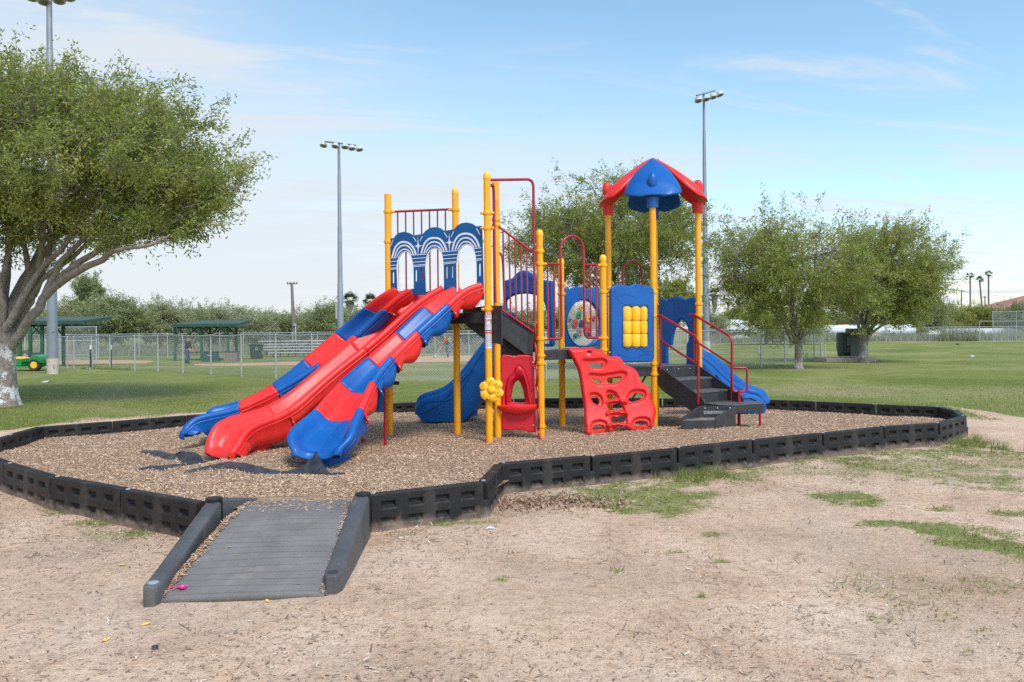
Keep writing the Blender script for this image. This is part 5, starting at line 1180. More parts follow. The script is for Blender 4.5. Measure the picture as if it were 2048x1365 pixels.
# ---- steps from the low deck to the transfer platform
nrm = (P10 - P9); nrm = Vector((nrm.y, -nrm.x, 0)).normalized(); ed = (P10 - P9).normalized()
TZ = .50
a0_ = P9 + ed * .06; a1_ = P10 - ed * .10; run = .30
def at3(base, k, z): return Vector((base.x, base.y, 0)) + nrm * k + Vector((0, 0, z))
steps = ob('steps', MB(), M_['vinyl'], PS); steps['label'] = 'black perforated steps with side stringers'
for base, sg in ((a0_, -1), (a1_, 1)):
    t_ = ed * .012
    q = [at3(base, .0, D_low + .0), at3(base, .06, D_low), at3(base, .88, TZ + .10), at3(base, .92, TZ + .04), at3(base, .92, TZ - .18), at3(base, .80, TZ - .16), at3(base, .12, D_low - .36), at3(base, .0, D_low - .26)]
    mb = MB(); k_ = len(q); mb.add([p + t_ for p in q] + [p - t_ for p in q], [tuple(range(k_)), tuple(range(2 * k_ - 1, k_ - 1, -1))] + [(i, i + k_, (i + 1) % k_ + k_, (i + 1) % k_) for i in range(k_)])
    ob('stringer', mb, M_['black'], steps, flat=True, weld=True, bevel=.004)
rise = (D_low - TZ) / 3
def holes_rows(c0, c1, z0, z1, nr_h, nc_h, nrm_, parent, col='deckgrey', r=.0052):
    mb = MB()
    for a in range(nr_h):
        for b in range(nc_h):
            p = c0.lerp(c1, (b + .5 + (.25 if a % 2 else -.25)) / nc_h); p = Vector((p.x, p.y, z0 + (z1 - z0) * (a + .5) / nr_h)) + nrm_ * .004
            up = Vector((0, 0, 1)); sd_ = nrm_.cross(up); mb.add([p + sd_ * r * cos(k * pi / 3) + up * r * sin(k * pi / 3) for k in range(6)], [(0, 1, 2, 3, 4, 5)])
    ob('perforations', mb, M_[col], parent, flat=True)
for k in range(3):
    zt_ = D_low - rise * (k + 1); x0 = .03 + k * run; mb = MB()
    A_, B_ = a0_ + ed * .012, a1_ - ed * .012
    mb.hexa([at3(A_, x0, zt_), at3(B_, x0, zt_), at3(B_, x0 + .012, zt_), at3(A_, x0 + .012, zt_)], [at3(A_, x0, zt_ + rise - .004), at3(B_, x0, zt_ + rise - .004), at3(B_, x0 + .012, zt_ + rise - .004), at3(A_, x0 + .012, zt_ + rise - .004)])
    r_o = ob('riser', mb, M_['vinyl'], steps, flat=True); holes_rows(at3(A_ + ed * .06, x0 + .012, 0), at3(B_ - ed * .06, x0 + .012, 0), zt_ + .03, zt_ + rise - .03, 5, 24, nrm, steps, r=.0045)
    if k < 2:
        mb = MB(); mb.cur = 0; q = lambda P_, kk, z: at3(P_, kk, z)
        mb.hexa([q(A_, x0 + .012, zt_ - .03), q(B_, x0 + .012, zt_ - .03), q(B_, x0 + run + .02, zt_ - .03), q(A_, x0 + run + .02, zt_ - .03)], [q(A_, x0 + .012, zt_), q(B_, x0 + .012, zt_), q(B_, x0 + run + .02, zt_), q(A_, x0 + run + .02, zt_)])
        ob('tread', mb, M_['deckgrey'], steps, flat=True, bevel=.004)
for t in (.2, .5, .8): ob('bolt', MB().ball(at3(a0_.lerp(a1_, t), .045, D_low - .05), .010, 8, 6), M_['chrome'], steps)
# transfer platform
e0 = .84; ext = .62
tp = [at3(a0_ - ed * .02, e0, TZ), at3(a1_ + ed * .05, e0, TZ), at3(a1_ + ed * .05, e0 + .52, TZ), at3(a0_ + ed * .12, e0 + .52, TZ)]
c00 = G(1400, 806, TZ); c01 = G(1466, 801, TZ); c10 = G(1529, 806, TZ); 
tp = [G(1399, 805.5, TZ), G(1437, 810, TZ), G(1469, 811, TZ), G(1529, 807, TZ), G(1520, 803, TZ), G(1462, 800.5, TZ), G(1420, 801.5, TZ)]
pd_ = deck(tp, TZ, .115); pd_['label'] = 'low black transfer platform'
for px, py in ((1520, 852), (1425, 848)):
    p = PB(px, py); p = Vector((p.x, p.y, 0)); ob('support_leg', MB().tube([(p.x, p.y + (.0 if px > 1500 else .25), -.05), (p.x, p.y + (.0 if px > 1500 else .25), TZ - .08)], .019, 10), M_['maroon'], PS)
# bottom step box in front of the platform
F1, F2 = W(1364, 853, 10.95), W(1433, 858, 10.95)
K1 = Vector((W(1399, 815, 11.24).x, 11.24, 0)); K2 = Vector((W(1470, 815, 11.24).x, 11.24, 0))
bs_ = ob('bottom_step', MB(), M_['black'], PS); bs_['label'] = 'lowest black step with slanted side cheeks'
mb = MB(); z1 = .335
mb.hexa([Vector((F1.x, F1.y, 0)), Vector((F2.x, F2.y, 0)), Vector((K2.x, K2.y, 0)), Vector((K1.x, K1.y, 0))], [Vector((F1.x, F1.y, z1)), Vector((F2.x, F2.y, z1)), Vector((K2.x, K2.y, z1)), Vector((K1.x, K1.y, z1))]); mb.mi = [0] * 6; mb.mi[1] = 1; ob('tread', mb, [M_['black'], M_['dust']], bs_, flat=True, bevel=.006)
for a, b in ((F1, K1), (F2, K2)):
    d2 = (F2 - F1).normalized() * .012; d2.z = 0; q = [Vector((a.x, a.y, 0)), Vector((a.x, a.y, z1 + .035)), Vector((b.x, b.y, TZ - .005)), Vector((b.x, b.y, 0))]
    fw = Vector((a.x - b.x, a.y - b.y, 0)).normalized() * .008; q[0] += fw; q[1] += fw
    mb = MB(); mb.add([p + d2 for p in q] + [p - d2 for p in q], [(0, 1, 2, 3), (7, 6, 5, 4)] + [(i, i + 4, (i + 1) % 4 + 4, (i + 1) % 4) for i in range(4)]); ob('side_cheek', mb, M_['black'], bs_, flat=True, weld=True, bevel=.004)
mb = MB(); bw = Vector((K1.x - F1.x, K1.y - F1.y, 0)).normalized() * .012
mb.hexa([Vector((K1.x, K1.y, z1)), Vector((K2.x, K2.y, z1)), Vector((K2.x, K2.y, z1)) + bw, Vector((K1.x, K1.y, z1)) + bw], [Vector((K1.x, K1.y, TZ)), Vector((K2.x, K2.y, TZ)), Vector((K2.x, K2.y, TZ)) + bw, Vector((K1.x, K1.y, TZ)) + bw]); r_o = ob('riser', mb, M_['vinyl'], bs_, flat=True)
dk = (K2 - K1).normalized(); nk = Vector((dk.y, -dk.x, 0)); holes_rows(K1.lerp(K2, .12), K1.lerp(K2, .88), z1 + .05, TZ - .07, 5, 15, nk, bs_, 'alu', .0055)
for t in (.15, .5, .85): p = K1.lerp(K2, t); ob('bolt', MB().ball(Vector((p.x, p.y, TZ - .035)) + nk * .006, .012, 8, 6), M_['chrome'], bs_)
# handrails
for base, px0, pts_ in ((a0_ - ed * .03, 1319, [(1314, 631), (1322, 632), (1392, 674), (1397, 684), (1396.5, 809)]), (a1_ + ed * .0, 1387, [(1380, 630), (1389, 631), (1459, 672), (1464, 683), (1463, 803)])):
    plh = Plane(base, base + nrm); mbp = [plh.pw(x, y) for x, y in pts_]
    hr = ob('handrail', MB().tube(fillet(mbp, .07, 6), .019, 12), M_['maroon'], PS)
    if px0 == 1319: mid_ = [(1321, 681), (1393, 728)]; vert = [(1321, 631), (1320.5, 741)]
    else: mid_ = [(1390, 682), (1461, 728)]; vert = [(1388.5, 631), (1388.5, 728)]
    ob('mid_rail', MB().tube([plh.pw(*p) for p in mid_], .016, 10), M_['maroon'], hr); ob('upright', MB().tube([plh.pw(*p) for p in vert], .017, 10), M_['maroon'], hr)
pb_ = PB(1478, 857); lp = Plane(pb_, pb_ + Vector((1, -.05, 0)))
gh = ob('grab_loop', MB().tube([lp.pw(1478, 780), Vector((pb_.x, pb_.y, -.05))], .024, 12), M_['red'], PS); M_['maroon']
ob('loop', MB().tube(fillet([lp.pw(x, y) for x, y in ((1479, 783.5), (1465, 783.5), (1463.5, 736), (1494, 736), (1494.5, 783.5), (1479, 783.5))], .045, 6), .016, 10), M_['maroon'], gh); gh.data.materials[0] = M_['maroon']
# diagonal brace under the low deck
p = P9 + Vector((-.35, .5, 0)); ob('brace', MB().tube([W(1296, 745, 12.7), W(1260, 806, 12.4)], .014, 8), M_['maroon'], PS)

# ---- canopy: four petals
cc = (P8 + P9 + P10 + PBK) / 4; AZ = zat(cc, 1308, 321)
for P_, mk, zc_ in ((P8, 'red', CT), (P9, 'blue', CT), (P10, 'red', CT), (PBK, 'blue', CT)):
    d = Vector((P_.x - cc.x, P_.y - cc.y, 0)); Lr = d.length; d.normalize(); s = Vector((-d.y, d.x, 0)); rows = []
    K, J = 22, 20; Lx = Lr + .12; ztip = CT + .27
    for k in range(K + 1):
        f = k / K; r_ = Lx * f; row = []
        # half width: opens to the petal's widest point then closes to a blunt tip
        wv = .415 * math.sin(min(1, f / .76) * pi / 2) ** 1.15 if f < .76 else .415 * math.cos(min(1, (f - .76) / .255) * pi / 2) ** .40
        zr = AZ - (AZ - ztip) * (f ** 1.25) - .11 * smooth(.74, 1, f)
        for j in range(J + 1):
            t = 2 * j / J - 1
            dz = -.15 * abs(t) ** 2.2 * (wv / .415) - .07 * smooth(.80, 1, abs(t)) * smooth(.15, .5, f) * (wv / .415) ** .5
            dz *= 1 - .8 * smooth(.74, 1, f)
            ridge = .010 * math.exp(-(t * wv / .03) ** 2) * (1 - smooth(.3, .45, f))
            row.append(Vector((cc.x, cc.y, zr + dz + ridge)) + d * (r_ - .05 * smooth(.8, 1, abs(t)) * f * 0) + s * (t * wv + (1e-4 * t)))
        rows.append(row)
    # roll the outer rim down
    petal = ob('canopy_petal', MB().grid(rows), M_[mk], PS, ang=0, solid=.028); petal['label'] = ('red' if mk == 'red' else 'blue') + ' canopy petal'
    q = Vector((P_.x, P_.y, 0))
    ob('socket', MB().lathe([(.084, .0), (.086, .01), (.084, .10), (.092, .15)], (q.x, q.y, CT), 22), M_[mk], petal)
    ob('fin', MB().ball((q.x + d.x * .015, q.y + d.y * .015, CT + .40), .072, 16, 12, (1, .9, 1.75)), M_[mk], petal)
# ================================================================== TREES
def bez(a, b, c, n): return [a * (1 - t) ** 2 + b * 2 * t * (1 - t) + c * t * t for t in [k / n for k in range(n + 1)]]
def rv(rn, s=1.0): return Vector((rn.gauss(0, 1), rn.gauss(0, 1), rn.gauss(0, 1))) * s
def leaves_obj(name, segs, per, Ls, Ws, rng, m_, spread, droop=.25, tint=None):
    "segs: (N,2,3) twig segments; leaves along each"
    S_ = np.array(segs, float); n = len(S_); a = np.repeat(S_[:, 0], per, 0); b = np.repeat(S_[:, 1], per, 0); N_ = n * per
    t = rng.uniform(.15, 1.12, N_)[:, None]; d0 = b - a; d0 = d0 / (np.linalg.norm(d0, axis=1, keepdims=True) + 1e-9)
    p = a + (b - a) * t + rng.normal(0, spread, (N_, 3))
    d = d0 * .9 + rng.normal(0, .75, (N_, 3)); d[:, 2] -= droop; d /= np.linalg.norm(d, axis=1, keepdims=True)
    r_ = rng.normal(0, 1, (N_, 3)); r_[:, 2] *= .35; s = np.cross(d, r_); s /= np.linalg.norm(s, axis=1, keepdims=True)
    nn = np.cross(d, s); L_ = (Ls * rng.uniform(.65, 1.25, N_))[:, None]; W_ = (Ws * rng.uniform(.7, 1.3, N_))[:, None]
    V = np.stack([p, p + d * L_ * .42 + s * W_ * .5 + nn * W_ * .14, p + d * L_ - nn * L_ * .12, p + d * L_ * .42 - s * W_ * .5 + nn * W_ * .14], 1)
    tw = np.repeat(np.clip(.5 * rng.uniform(0, 1, n) + .5 + np.array([.75 * noise.noise(Vector(a_) * (1.1 if Ls < .2 else .35)) for a_ in S_[:, 1]]), 0, 1), per); rn_ = np.clip(.55 * tw + .45 * rng.uniform(0, 1, N_), 0, 1) ** 1.3
    return quads_obj(name, V, 4, rn_, m_)
def tree(name, label, base, fork, tr, lobes, nl_, nb2, nt2, per, LL, LW, seed, leaf, cat='tree', group=None, lean=(0, 0), gap=.0, flare=1.6, limb_r=.55, white=None, sub_r=.018, twig_l=.42, shell=.45, ragged=.30, limbs=()):
    rn = random.Random(seed); rng = np.random.RandomState(seed); base = Vector(base)
    root = thing(name, label, cat, base, group)
    lob = [(base + Vector(c), Vector(r_)) for c, r_ in lobes]; vol = [r_.x * r_.y * r_.z for _, r_ in lob]
    def sample(k0, k1):
        c, r_ = rn.choices(lob, vol)[0]; v = rv(rn).normalized(); kk = 1 + ragged * (noise.noise(v * 2.1 + Vector((seed, 0, 0))) * 1.1 + noise.noise(v * 5 + Vector((0, seed, 0))) * .8); v = v * rn.uniform(k0 ** 3, k1 ** 3) ** (1 / 3) * kk
        return c + Vector((v.x * r_.x, v.y * r_.y, v.z * r_.z))
    tb = MB(); fk = base + Vector((lean[0], lean[1], fork)); pts = bez(base + Vector((0, 0, -.1)), base + Vector((lean[0] * .2, lean[1] * .2, fork * .5)), fk, 12)
    rad = [tr * (flare if k == 0 else 1 + (flare - 1) * math.exp(-k * .9)) * (1 - .12 * k / 12) for k in range(13)]
    tb.tube(pts, rad, 22, cap=False)
    # root flare lumps and bark irregularity
    vv = []
    for (x, y, z) in tb.v:
        c = Vector((base.x + (x - base.x), base.y + (y - base.y), z)); a = math.atan2(y - base.y, x - base.x); h = max(0, 1 - (z - base.z) / (tr * 2.2))
        k = 1 + .10 * h * math.sin(a * 5 + seed) + .05 * nz(a * 1.3 + seed, z * 1.2, 1.0, seed, 3)
        f = min(1, max(0, (z - base.z) / fork)); ax = base.x + lean[0] * f * f; ay = base.y + lean[1] * f * f
        vv.append((ax + (x - ax) * k, ay + (y - ay) * k, z))
    tb.v = vv; nodes = []
    lm_ = MB()
    for i in range(nl_):
        az = 2 * pi * (i + rn.uniform(-.3, .3)) / nl_ ; c, r_ = lob[0]
        k = rn.uniform(.35, .92) if i % 3 else rn.uniform(.0, .4)
        e = Vector((c.x + cos(az) * r_.x * k * .88, c.y + sin(az) * r_.y * k * .88, c.z + r_.z * rn.uniform(-.15, .7) * (1.1 - .55 * k)))
        if i >= nl_ - len(lob) + 1 and len(lob) > 1: e = sample(.0, .7); 
        st_ = fk - Vector((0, 0, rn.uniform(0, .22) * fork * .5)) + Vector((cos(az), sin(az), 0)) * tr * .35
        ln = (e - st_).length; ctrl = st_ + (e - st_) * .42 + Vector((0, 0, ln * rn.uniform(.02, .16)))
        P_ = bez(st_, ctrl, e, 11); off_ = Vector()
        for q in range(1, 12): off_ += rv(rn, ln * .012); P_[q] = P_[q] + off_
        r0 = tr * limb_r * rn.uniform(.75, 1.1); rr = [max(.012, r0 * (1 - .88 * q / 11)) for q in range(12)]
        lm_.tube(P_, rr, 10, cap=False)
        for q in range(3, 12): nodes.append((P_[q], rr[q]))
    for r0, PL_ in limbs:
        P_ = cr(PL_, 4); n_ = len(P_); P_ = [p + rv(rn, .012) for p in P_]; rr = [max(.014, r0 * (1 - .82 * q / (n_ - 1))) for q in range(n_)]; lm_.tube(P_, rr, 10, cap=False); nodes += [(P_[q], rr[q]) for q in range(n_ // 3, n_)]
    def grow(targets, nodes, r0, n, sides, wob, mbx, keep):
        kd = kdtree.KDTree(len(nodes)); [kd.insert(p, i) for i, (p, _) in enumerate(nodes)]; kd.balance(); out = []; segs = []
        for e in targets:
            cand = kd.find_n(e, 7); fd = (e - fk).length; ok = [c for c in cand if (Vector(c[0]) - fk).length < fd * .94] or cand
            a = Vector(ok[rn.randrange(min(3, len(ok)))][0]); dirr = (a - fk).normalized(); ln = (e - a).length
            if ln < .02: continue
            P_ = bez(a, a + dirr * ln * .4 + Vector((0, 0, ln * .08)), e, n)
            for q in range(1, n + 1): P_[q] = P_[q] + rv(rn, ln * wob)
            mbx.tube(P_, [max(.0035, r0 * (1 - .75 * q / n)) for q in range(n + 1)], sides, cap=False)
            for q in range(1, n + 1): out.append((P_[q], r0))
            segs += [(P_[q], P_[q + 1]) for q in range(max(0, n - keep), n)]
        return out, segs
    nodes2, _ = grow([sample(.25, .86) for _ in range(nb2)], nodes, sub_r * 1.7, 5, 5, .05, lm_, 2)
    nodes2 += nodes
    tg = []
    while len(tg) < nt2:
        e = sample(shell, 1.0)
        if gap and nz(e.x, e.y, .75, e.z * .8 + seed, 3) + .12 * nz(e.x, e.z, 2.6, seed, 2) < gap - .45: continue
        e = e + rv(rn, .07 * lob[0][1].x / 3); tg.append(e)
    tw_ = MB(); nd3, segs = grow(tg, nodes2, sub_r * .6, 4, 4, .06, tw_, 2)
    c0, r0_ = lob[0]
    for _ in range(int(nt2 * .16)):
        e = sample(.82, 1.0); dr = (e - (fk * .6 + c0 * .4)).normalized() + Vector((0, 0, .25)) + rv(rn, .18); ln = twig_l * rn.uniform(.9, 2.0); b_ = e + dr.normalized() * ln; m_d = e.lerp(b_, .5) + rv(rn, ln * .05)
        tw_.tube([e - dr.normalized() * ln * .5, e, m_d, b_], [sub_r * .45, sub_r * .35, sub_r * .25, .003], 4, cap=False); segs += [(e, m_d), (m_d, b_)]
    # side sprigs
    sp = []
    for a, b in segs:
        d = (b - a); sp.append((a, b))
        if rn.random() < .8: c = a.lerp(b, rn.random()); sp.append((c, c + d.normalized() * twig_l * .35 + rv(rn, twig_l * .35)))
    ob('trunk', tb, white or M_['bark'], root, ang=0); ob('limbs', lm_, M_['bark'], root, ang=0); ob('twigs', tw_, M_['twig'], root, ang=0)
    lo = leaves_obj('crown', [(tuple(a), tuple(b)) for a, b in sp], per, LL, LW, rng, leaf, twig_l * .16); link(lo, root); return root

# whitewashed trunk material: flaking white paint on the lower trunk only
def whitewash(name, zc, col=(.74, .73, .72), amt=.5):
    q = mat(name, (.15, .12, .095), .95, (.32, .27, .225), 9, 9, 1.0, 26, stretch=(1.6, 1.6, 1.2), ramp=(.32, .68), fine=(.44, .38, .33)); t = q.node_tree; l = t.links; b = t.nodes['Principled BSDF']
    src = b.inputs['Base Color'].links[0].from_socket; co = t.nodes.new('ShaderNodeTexCoord'); sp = t.nodes.new('ShaderNodeSeparateXYZ'); l.new(co.outputs['Object'], sp.inputs[0])
    nz_ = t.nodes.new('ShaderNodeTexNoise'); nz_.inputs['Scale'].default_value = 16; nz_.inputs['Detail'].default_value = 9; nz_.inputs['Roughness'].default_value = .75; l.new(co.outputs['Object'], nz_.inputs['Vector'])
    n2 = t.nodes.new('ShaderNodeTexNoise'); n2.inputs['Scale'].default_value = 2.4; l.new(co.outputs['Object'], n2.inputs['Vector'])
    mr = t.nodes.new('ShaderNodeMapRange'); l.new(sp.outputs[2], mr.inputs[0]); mr.inputs[1].default_value = zc + .12; mr.inputs[2].default_value = zc - .12; mr.inputs[3].default_value = 0; mr.inputs[4].default_value = 1
    a = t.nodes.new('ShaderNodeMath'); a.operation = 'ADD'; l.new(nz_.outputs[0], a.inputs[0]); l.new(n2.outputs[0], a.inputs[1])
    g = t.nodes.new('ShaderNodeMapRange'); l.new(a.outputs[0], g.inputs[0]); g.inputs[1].default_value = 1.06 - amt * .18; g.inputs[2].default_value = 1.14 - amt * .18
    m2 = t.nodes.new('ShaderNodeMath'); m2.operation = 'MULTIPLY'; l.new(mr.outputs[0], m2.inputs[0]); l.new(g.outputs[0], m2.inputs[1])
    mx_ = t.nodes.new('ShaderNodeMix'); mx_.data_type = 'RGBA'; l.new(m2.outputs[0], mx_.inputs['Factor']); l.new(src, mx_.inputs[6]); mx_.inputs[7].default_value = (*col, 1); l.new(mx_.outputs[2], b.inputs['Base Color']); return q
WW1 = whitewash('whitewashed_bark', 1.30, (.66, .65, .63), amt=.30); WW2 = whitewash('faded_whitewash_bark', 1.5, (.52, .48, .44), amt=.12)
TB = G(4, 812); k = FP / TB.y
LB = lambda *a: [W(x, y, TB.y + dy) for x, y, dy in a]
tree('ash_tree', 'large leafy tree at the left edge with white paint flaking off its trunk', (TB.x, TB.y, 0), 1.75, .30, [((.15, .2, 5.45), (4.5, 4.0, 2.15)), ((3.95, -.1, 4.35), (1.1, 1.4, .85)), ((3.5, 0, 4.9), (1.9, 2.0, 1.35)), ((1.5, -.3, 6.45), (2.5, 2.2, 1.1)), ((-1.2, -.2, 6.5), (2.6, 2.6, 1.15)), ((2.4, .6, 5.3), (2.9, 2.3, 1.5))],
     8, 190, 3000, 13, .105, .032, 4, M_['leaf'], gap=.38, limb_r=.34, white=WW1, flare=1.5, sub_r=.016, shell=.30, ragged=.22,
     limbs=[(.115, LB((18, 700, 0), (48, 655, -.1), (80, 610, -.2), (112, 570, -.3), (150, 530, -.3), (200, 500, -.2), (262, 482, 0), (330, 455, .1), (410, 405, .1), (470, 385, .2))),
            (.09, LB((80, 612, -.2), (105, 560, -.1), (130, 515, .0), (175, 470, .1), (215, 410, .2), (235, 340, .2), (250, 260, .3))),
            (.10, LB((14, 690, 0), (40, 640, .1), (66, 590, .2), (80, 530, .1), (88, 455, .0), (130, 400, -.2), (190, 350, -.4), (260, 300, -.5))),
            (.11, LB((10, 690, 0), (34, 640, .3), (62, 590, .5), (52, 520, .5), (40, 450, .4), (20, 380, .3), (14, 280, .2))),
            (.10, LB((112, 572, -.3), (150, 545, -.5), (205, 520, -.8), (225, 505, -1.0), (300, 490, -1.2), (340, 470, -1.2))),
            (.09, LB((6, 690, 0), (6, 610, -.2), (-10, 530, -.3), (-60, 440, -.4), (-120, 340, -.5))),
            (.09, LB((66, 590, .2), (95, 520, .5), (110, 440, .8), (160, 360, 1.0), (330, 230, 1.0)))])
def tree_px(label, px, py, crown, seed, tr, fork, nt_, per, LL, LW, leaf, group=None, d=None, name='ash_tree', gap=.25, white=None, z0=None, **kw):
    "crown: (px left, px right, py top, py bottom)"
    b = G(px, py) if d is None else W(px, py, d); d_ = b.y; b.z = zg(b.x, b.y) if z0 is None else z0; k = FP / d_
    cx = ((crown[0] + crown[1]) / 2 - px) / k; rx = (crown[1] - crown[0]) / 2 / k; zt = EYE + (yh(px) - crown[2]) / k - b.z; zb = EYE + (yh(px) - crown[3]) / k - b.z; rz = (zt - zb) / 2
    lobes = [((cx, 0, (zt + zb) / 2), (rx * .88, rx * .85, rz * .90))]; rn = random.Random(seed)
    for i in range(4): a = rn.uniform(0, 2 * pi); lobes.append(((cx + cos(a) * rx * .5, sin(a) * rx * .4, (zt + zb) / 2 + rn.uniform(-.25, .40) * rz), (rx * .52, rx * .5, rz * rn.uniform(.45, .62))))
    return tree(name, label, (b.x, b.y, b.z), fork, tr, lobes, kw.pop('nl', 9), kw.pop('nb', 90), nt_, per, LL, LW, seed, leaf, group=group, gap=gap, white=white, **kw)
tree_px('tall leafy tree standing behind the yellow posts and canopy in the middle', 1262, 738, (1003, 1450, 345, 600), 21, .20, 1.5, 1750, 11, .12, .036, M_['leaf'], white=WW2, nl=13, nb=150, shell=.15, gap=.34, limb_r=.36, sub_r=.015)
tree_px('thin-crowned leafy tree with speckled trunk between the play steps and the green cabinet', 1597, 738, (1405, 1772, 418, 690), 33, .15, .95, 1450, 10, .11, .034, M_['leafy'], white=WW2, nl=15, nb=150, shell=.08, gap=.36, limb_r=.40, sub_r=.014, ragged=.38)
tree_px('dense round-crowned tree in front of the green electrical cabinet at right', 1728, 725, (1640, 1905, 436, 668), 45, .20, .95, 1900, 13, .115, .036, M_['leafy'], white=WW2, nl=11, nb=120, shell=.2, gap=.22, limb_r=.42, sub_r=.016)
tree_px('small tree behind the fence between the two larger trees at right', 1532, 690, (1480, 1660, 590, 690), 52, .14, .9, 420, 13, .22, .07, M_['leafy'], nl=7, nb=40)
tree_px('pale green tree peeking out right of the central tree behind the canopy posts', 1345, 700, (1275, 1395, 550, 668), 57, .14, .8, 420, 13, .22, .07, M_['leafy'], nl=7, nb=40)
# background trees behind the ball field
bgl = [  # trunk px, crown l, r, top, bottom, distance, material, wispy gap
    (60, -20, 130, 598, 690, 105, 'leafg', .2), (158, 112, 212, 572, 690, 84, 'leafd', .48), (176, 150, 205, 553, 600, 84, 'leafd', .6), (222, 160, 292, 582, 690, 80, 'leafd', .12), (318, 268, 372, 590, 692, 84, 'leafg', .25), (352, 322, 425, 596, 692, 88, 'leafd', .2), (418, 378, 470, 602, 692, 92, 'leafg', .2), (470, 430, 520, 606, 692, 97, 'leafd', .25), (512, 485, 548, 618, 692, 92, 'leafg', .3),
    (548, 510, 605, 609, 692, 97, 'leafd', .15), (600, 565, 640, 614, 692, 100, 'leafg', .15), (648, 610, 705, 592, 692, 86, 'leafd', .25), (722, 680, 790, 606, 692, 92, 'leafd', .15), (800, 755, 850, 610, 692, 95, 'leafg', .2), (858, 815, 905, 604, 690, 92, 'leafd', .15), (930, 885, 975, 608, 690, 95, 'leafg', .15), (985, 945, 1035, 600, 690, 92, 'leafd', .2), (1060, 1015, 1110, 604, 688, 95, 'leafg', .2), (1140, 1090, 1190, 600, 688, 95, 'leafd', .2), (1210, 1170, 1265, 604, 686, 95, 'leafg', .2), (1290, 1245, 1335, 610, 686, 97, 'leafd', .2),
    (1418, 1385, 1452, 622, 684, 98, 'leafg', .3), (1490, 1448, 1525, 610, 672, 120, 'leafy', .45), (1842, 1780, 1905, 588, 670, 108, 'leafd', .15), (1790, 1740, 1845, 604, 672, 104, 'leafd', .3), (1880, 1850, 1935, 602, 668, 116, 'leafy', .3), (1950, 1915, 1990, 604, 668, 118, 'leafy', .25), (2005, 1965, 2048, 612, 668, 120, 'leafd', .2), (2050, 2000, 2100, 588, 668, 112, 'leafd', .35), (1640, 1600, 1700, 618, 668, 112, 'leafd', .2), (1700, 1655, 1750, 625, 670, 116, 'leafg', .2)]
where = ['behind the left shelter roof', 'with wispy top just right of the left light pole', 'sticking up thin and tall above the dark round tree', 'dark and round, tallest mass left of the field shelter', 'grey-green, left of the standing person', 'above the left end of the middle shelter roof', 'above the right half of the middle shelter roof', 'above the green wheeled bin', 'low, left of the wooden utility pole',
         'right behind the top of the bleachers, left of the utility pole', 'between the utility pole and the middle light pole', 'dark, just behind the middle light pole', 'behind the upper part of the left slide', 'hidden mostly behind the slides, by the flat-topped yellow post', 'seen just left of the middle yellow slide post', 'seen above the worker in the red shirt', 'behind the front pair of yellow posts', 'seen through the stair barrier bars', 'seen through the arch rail', 'behind the nine yellow cylinders', 'between the canopy posts low down',
         'just right of the right-hand light pole', 'brownish and sparse above the white trailer', 'large and dark, right of the dense round-crowned tree', 'dark, partly hidden by the dense tree crown', 'yellowish, under the leftmost of the three tall palms', 'yellowish, under the rightmost of the three tall palms', 'below the tiled house roof', 'at the right edge in front of the tiled roof', 'behind the green cabinet', 'dark, just behind the trunk of the dense tree']
for i, (tp_, l_, r_, top, bot, d, mk, gp_) in enumerate(bgl):
    t = tree_px(f'background tree {where[i]}', tp_, 690, (l_, r_, top + (14 if top < 600 or tp_ < 1300 else 6), bot), 100 + i, .14, .8, int(300 + (r_ - l_) * 4.5), 9, .24, .085, M_[mk], group='scrub trees along the far edge of the field', d=d, name='scrub_tree', gap=gp_, nl=7, nb=36, sub_r=.022, twig_l=.7, shell=.1, ragged=.42)

# palms
def palm(label, px, top, d, r_, nf, seed, skirt=0, group='fan palms on the skyline', tr_=.16):
    rn = random.Random(seed); t = W(px, top, d); b = Vector((t.x + rn.uniform(-.3, .6), t.y, zg(t.x, t.y) - .1)); root = thing('palm_tree', label, 'palm tree', b, group)
    tp_ = Vector((t.x, t.y, t.z)); ob('trunk', MB().tube(bez(b, b.lerp(tp_, .5) + Vector((rn.uniform(-.3, .3), 0, 0)), tp_, 8), [tr_ * 1.4] + [tr_] * 7 + [tr_ * .9], 8), M_['oldwood'], root)
    mb = MB()
    for i in range(nf):
        a = rn.uniform(0, 2 * pi); el = rn.uniform(-.35, 1.3); dr = Vector((cos(a) * cos(el), sin(a) * cos(el), sin(el))); L_ = r_ * rn.uniform(.8, 1.1); st_ = tp_ + dr * L_ * .35
        s = dr.cross(Vector((0, 0, 1))); s = s.normalized() if s.length > .01 else Vector((1, 0, 0)); u = s.cross(dr)
        for j in range(11):
            q = (j - 5) / 5 * 1.15; dd = (dr * cos(q) + s * sin(q)).normalized(); e = st_ + dd * L_ * .65 * (1 - .12 * abs(q)) + Vector((0, 0, -L_ * .16 * (1 + abs(q)))); wv = (u.cross(dd)).normalized() * .035 * r_; md_ = st_.lerp(e, .5) + Vector((0, 0, L_ * .05))
            mb.add([st_, md_ - wv, e, md_ + wv], [(0, 1, 2, 3)])
    o = ob('fronds', mb, M_['palm'], root, ang=0)
    at = o.data.attributes.new('rnd', 'FLOAT', 'POINT'); at.data.foreach_set('value', np.repeat(np.random.RandomState(seed).uniform(0, 1, len(mb.v) // 4), 4))
    if skirt:
        mb = MB(); mb.lathe([(.1, 0), (r_ * .38, -r_ * .25), (r_ * .30, -skirt * .6), (r_ * .14, -skirt), (.1, -skirt)], tp_, 14); ob('dead_frond_skirt', mb, M_['oldwood'], root)
    return root
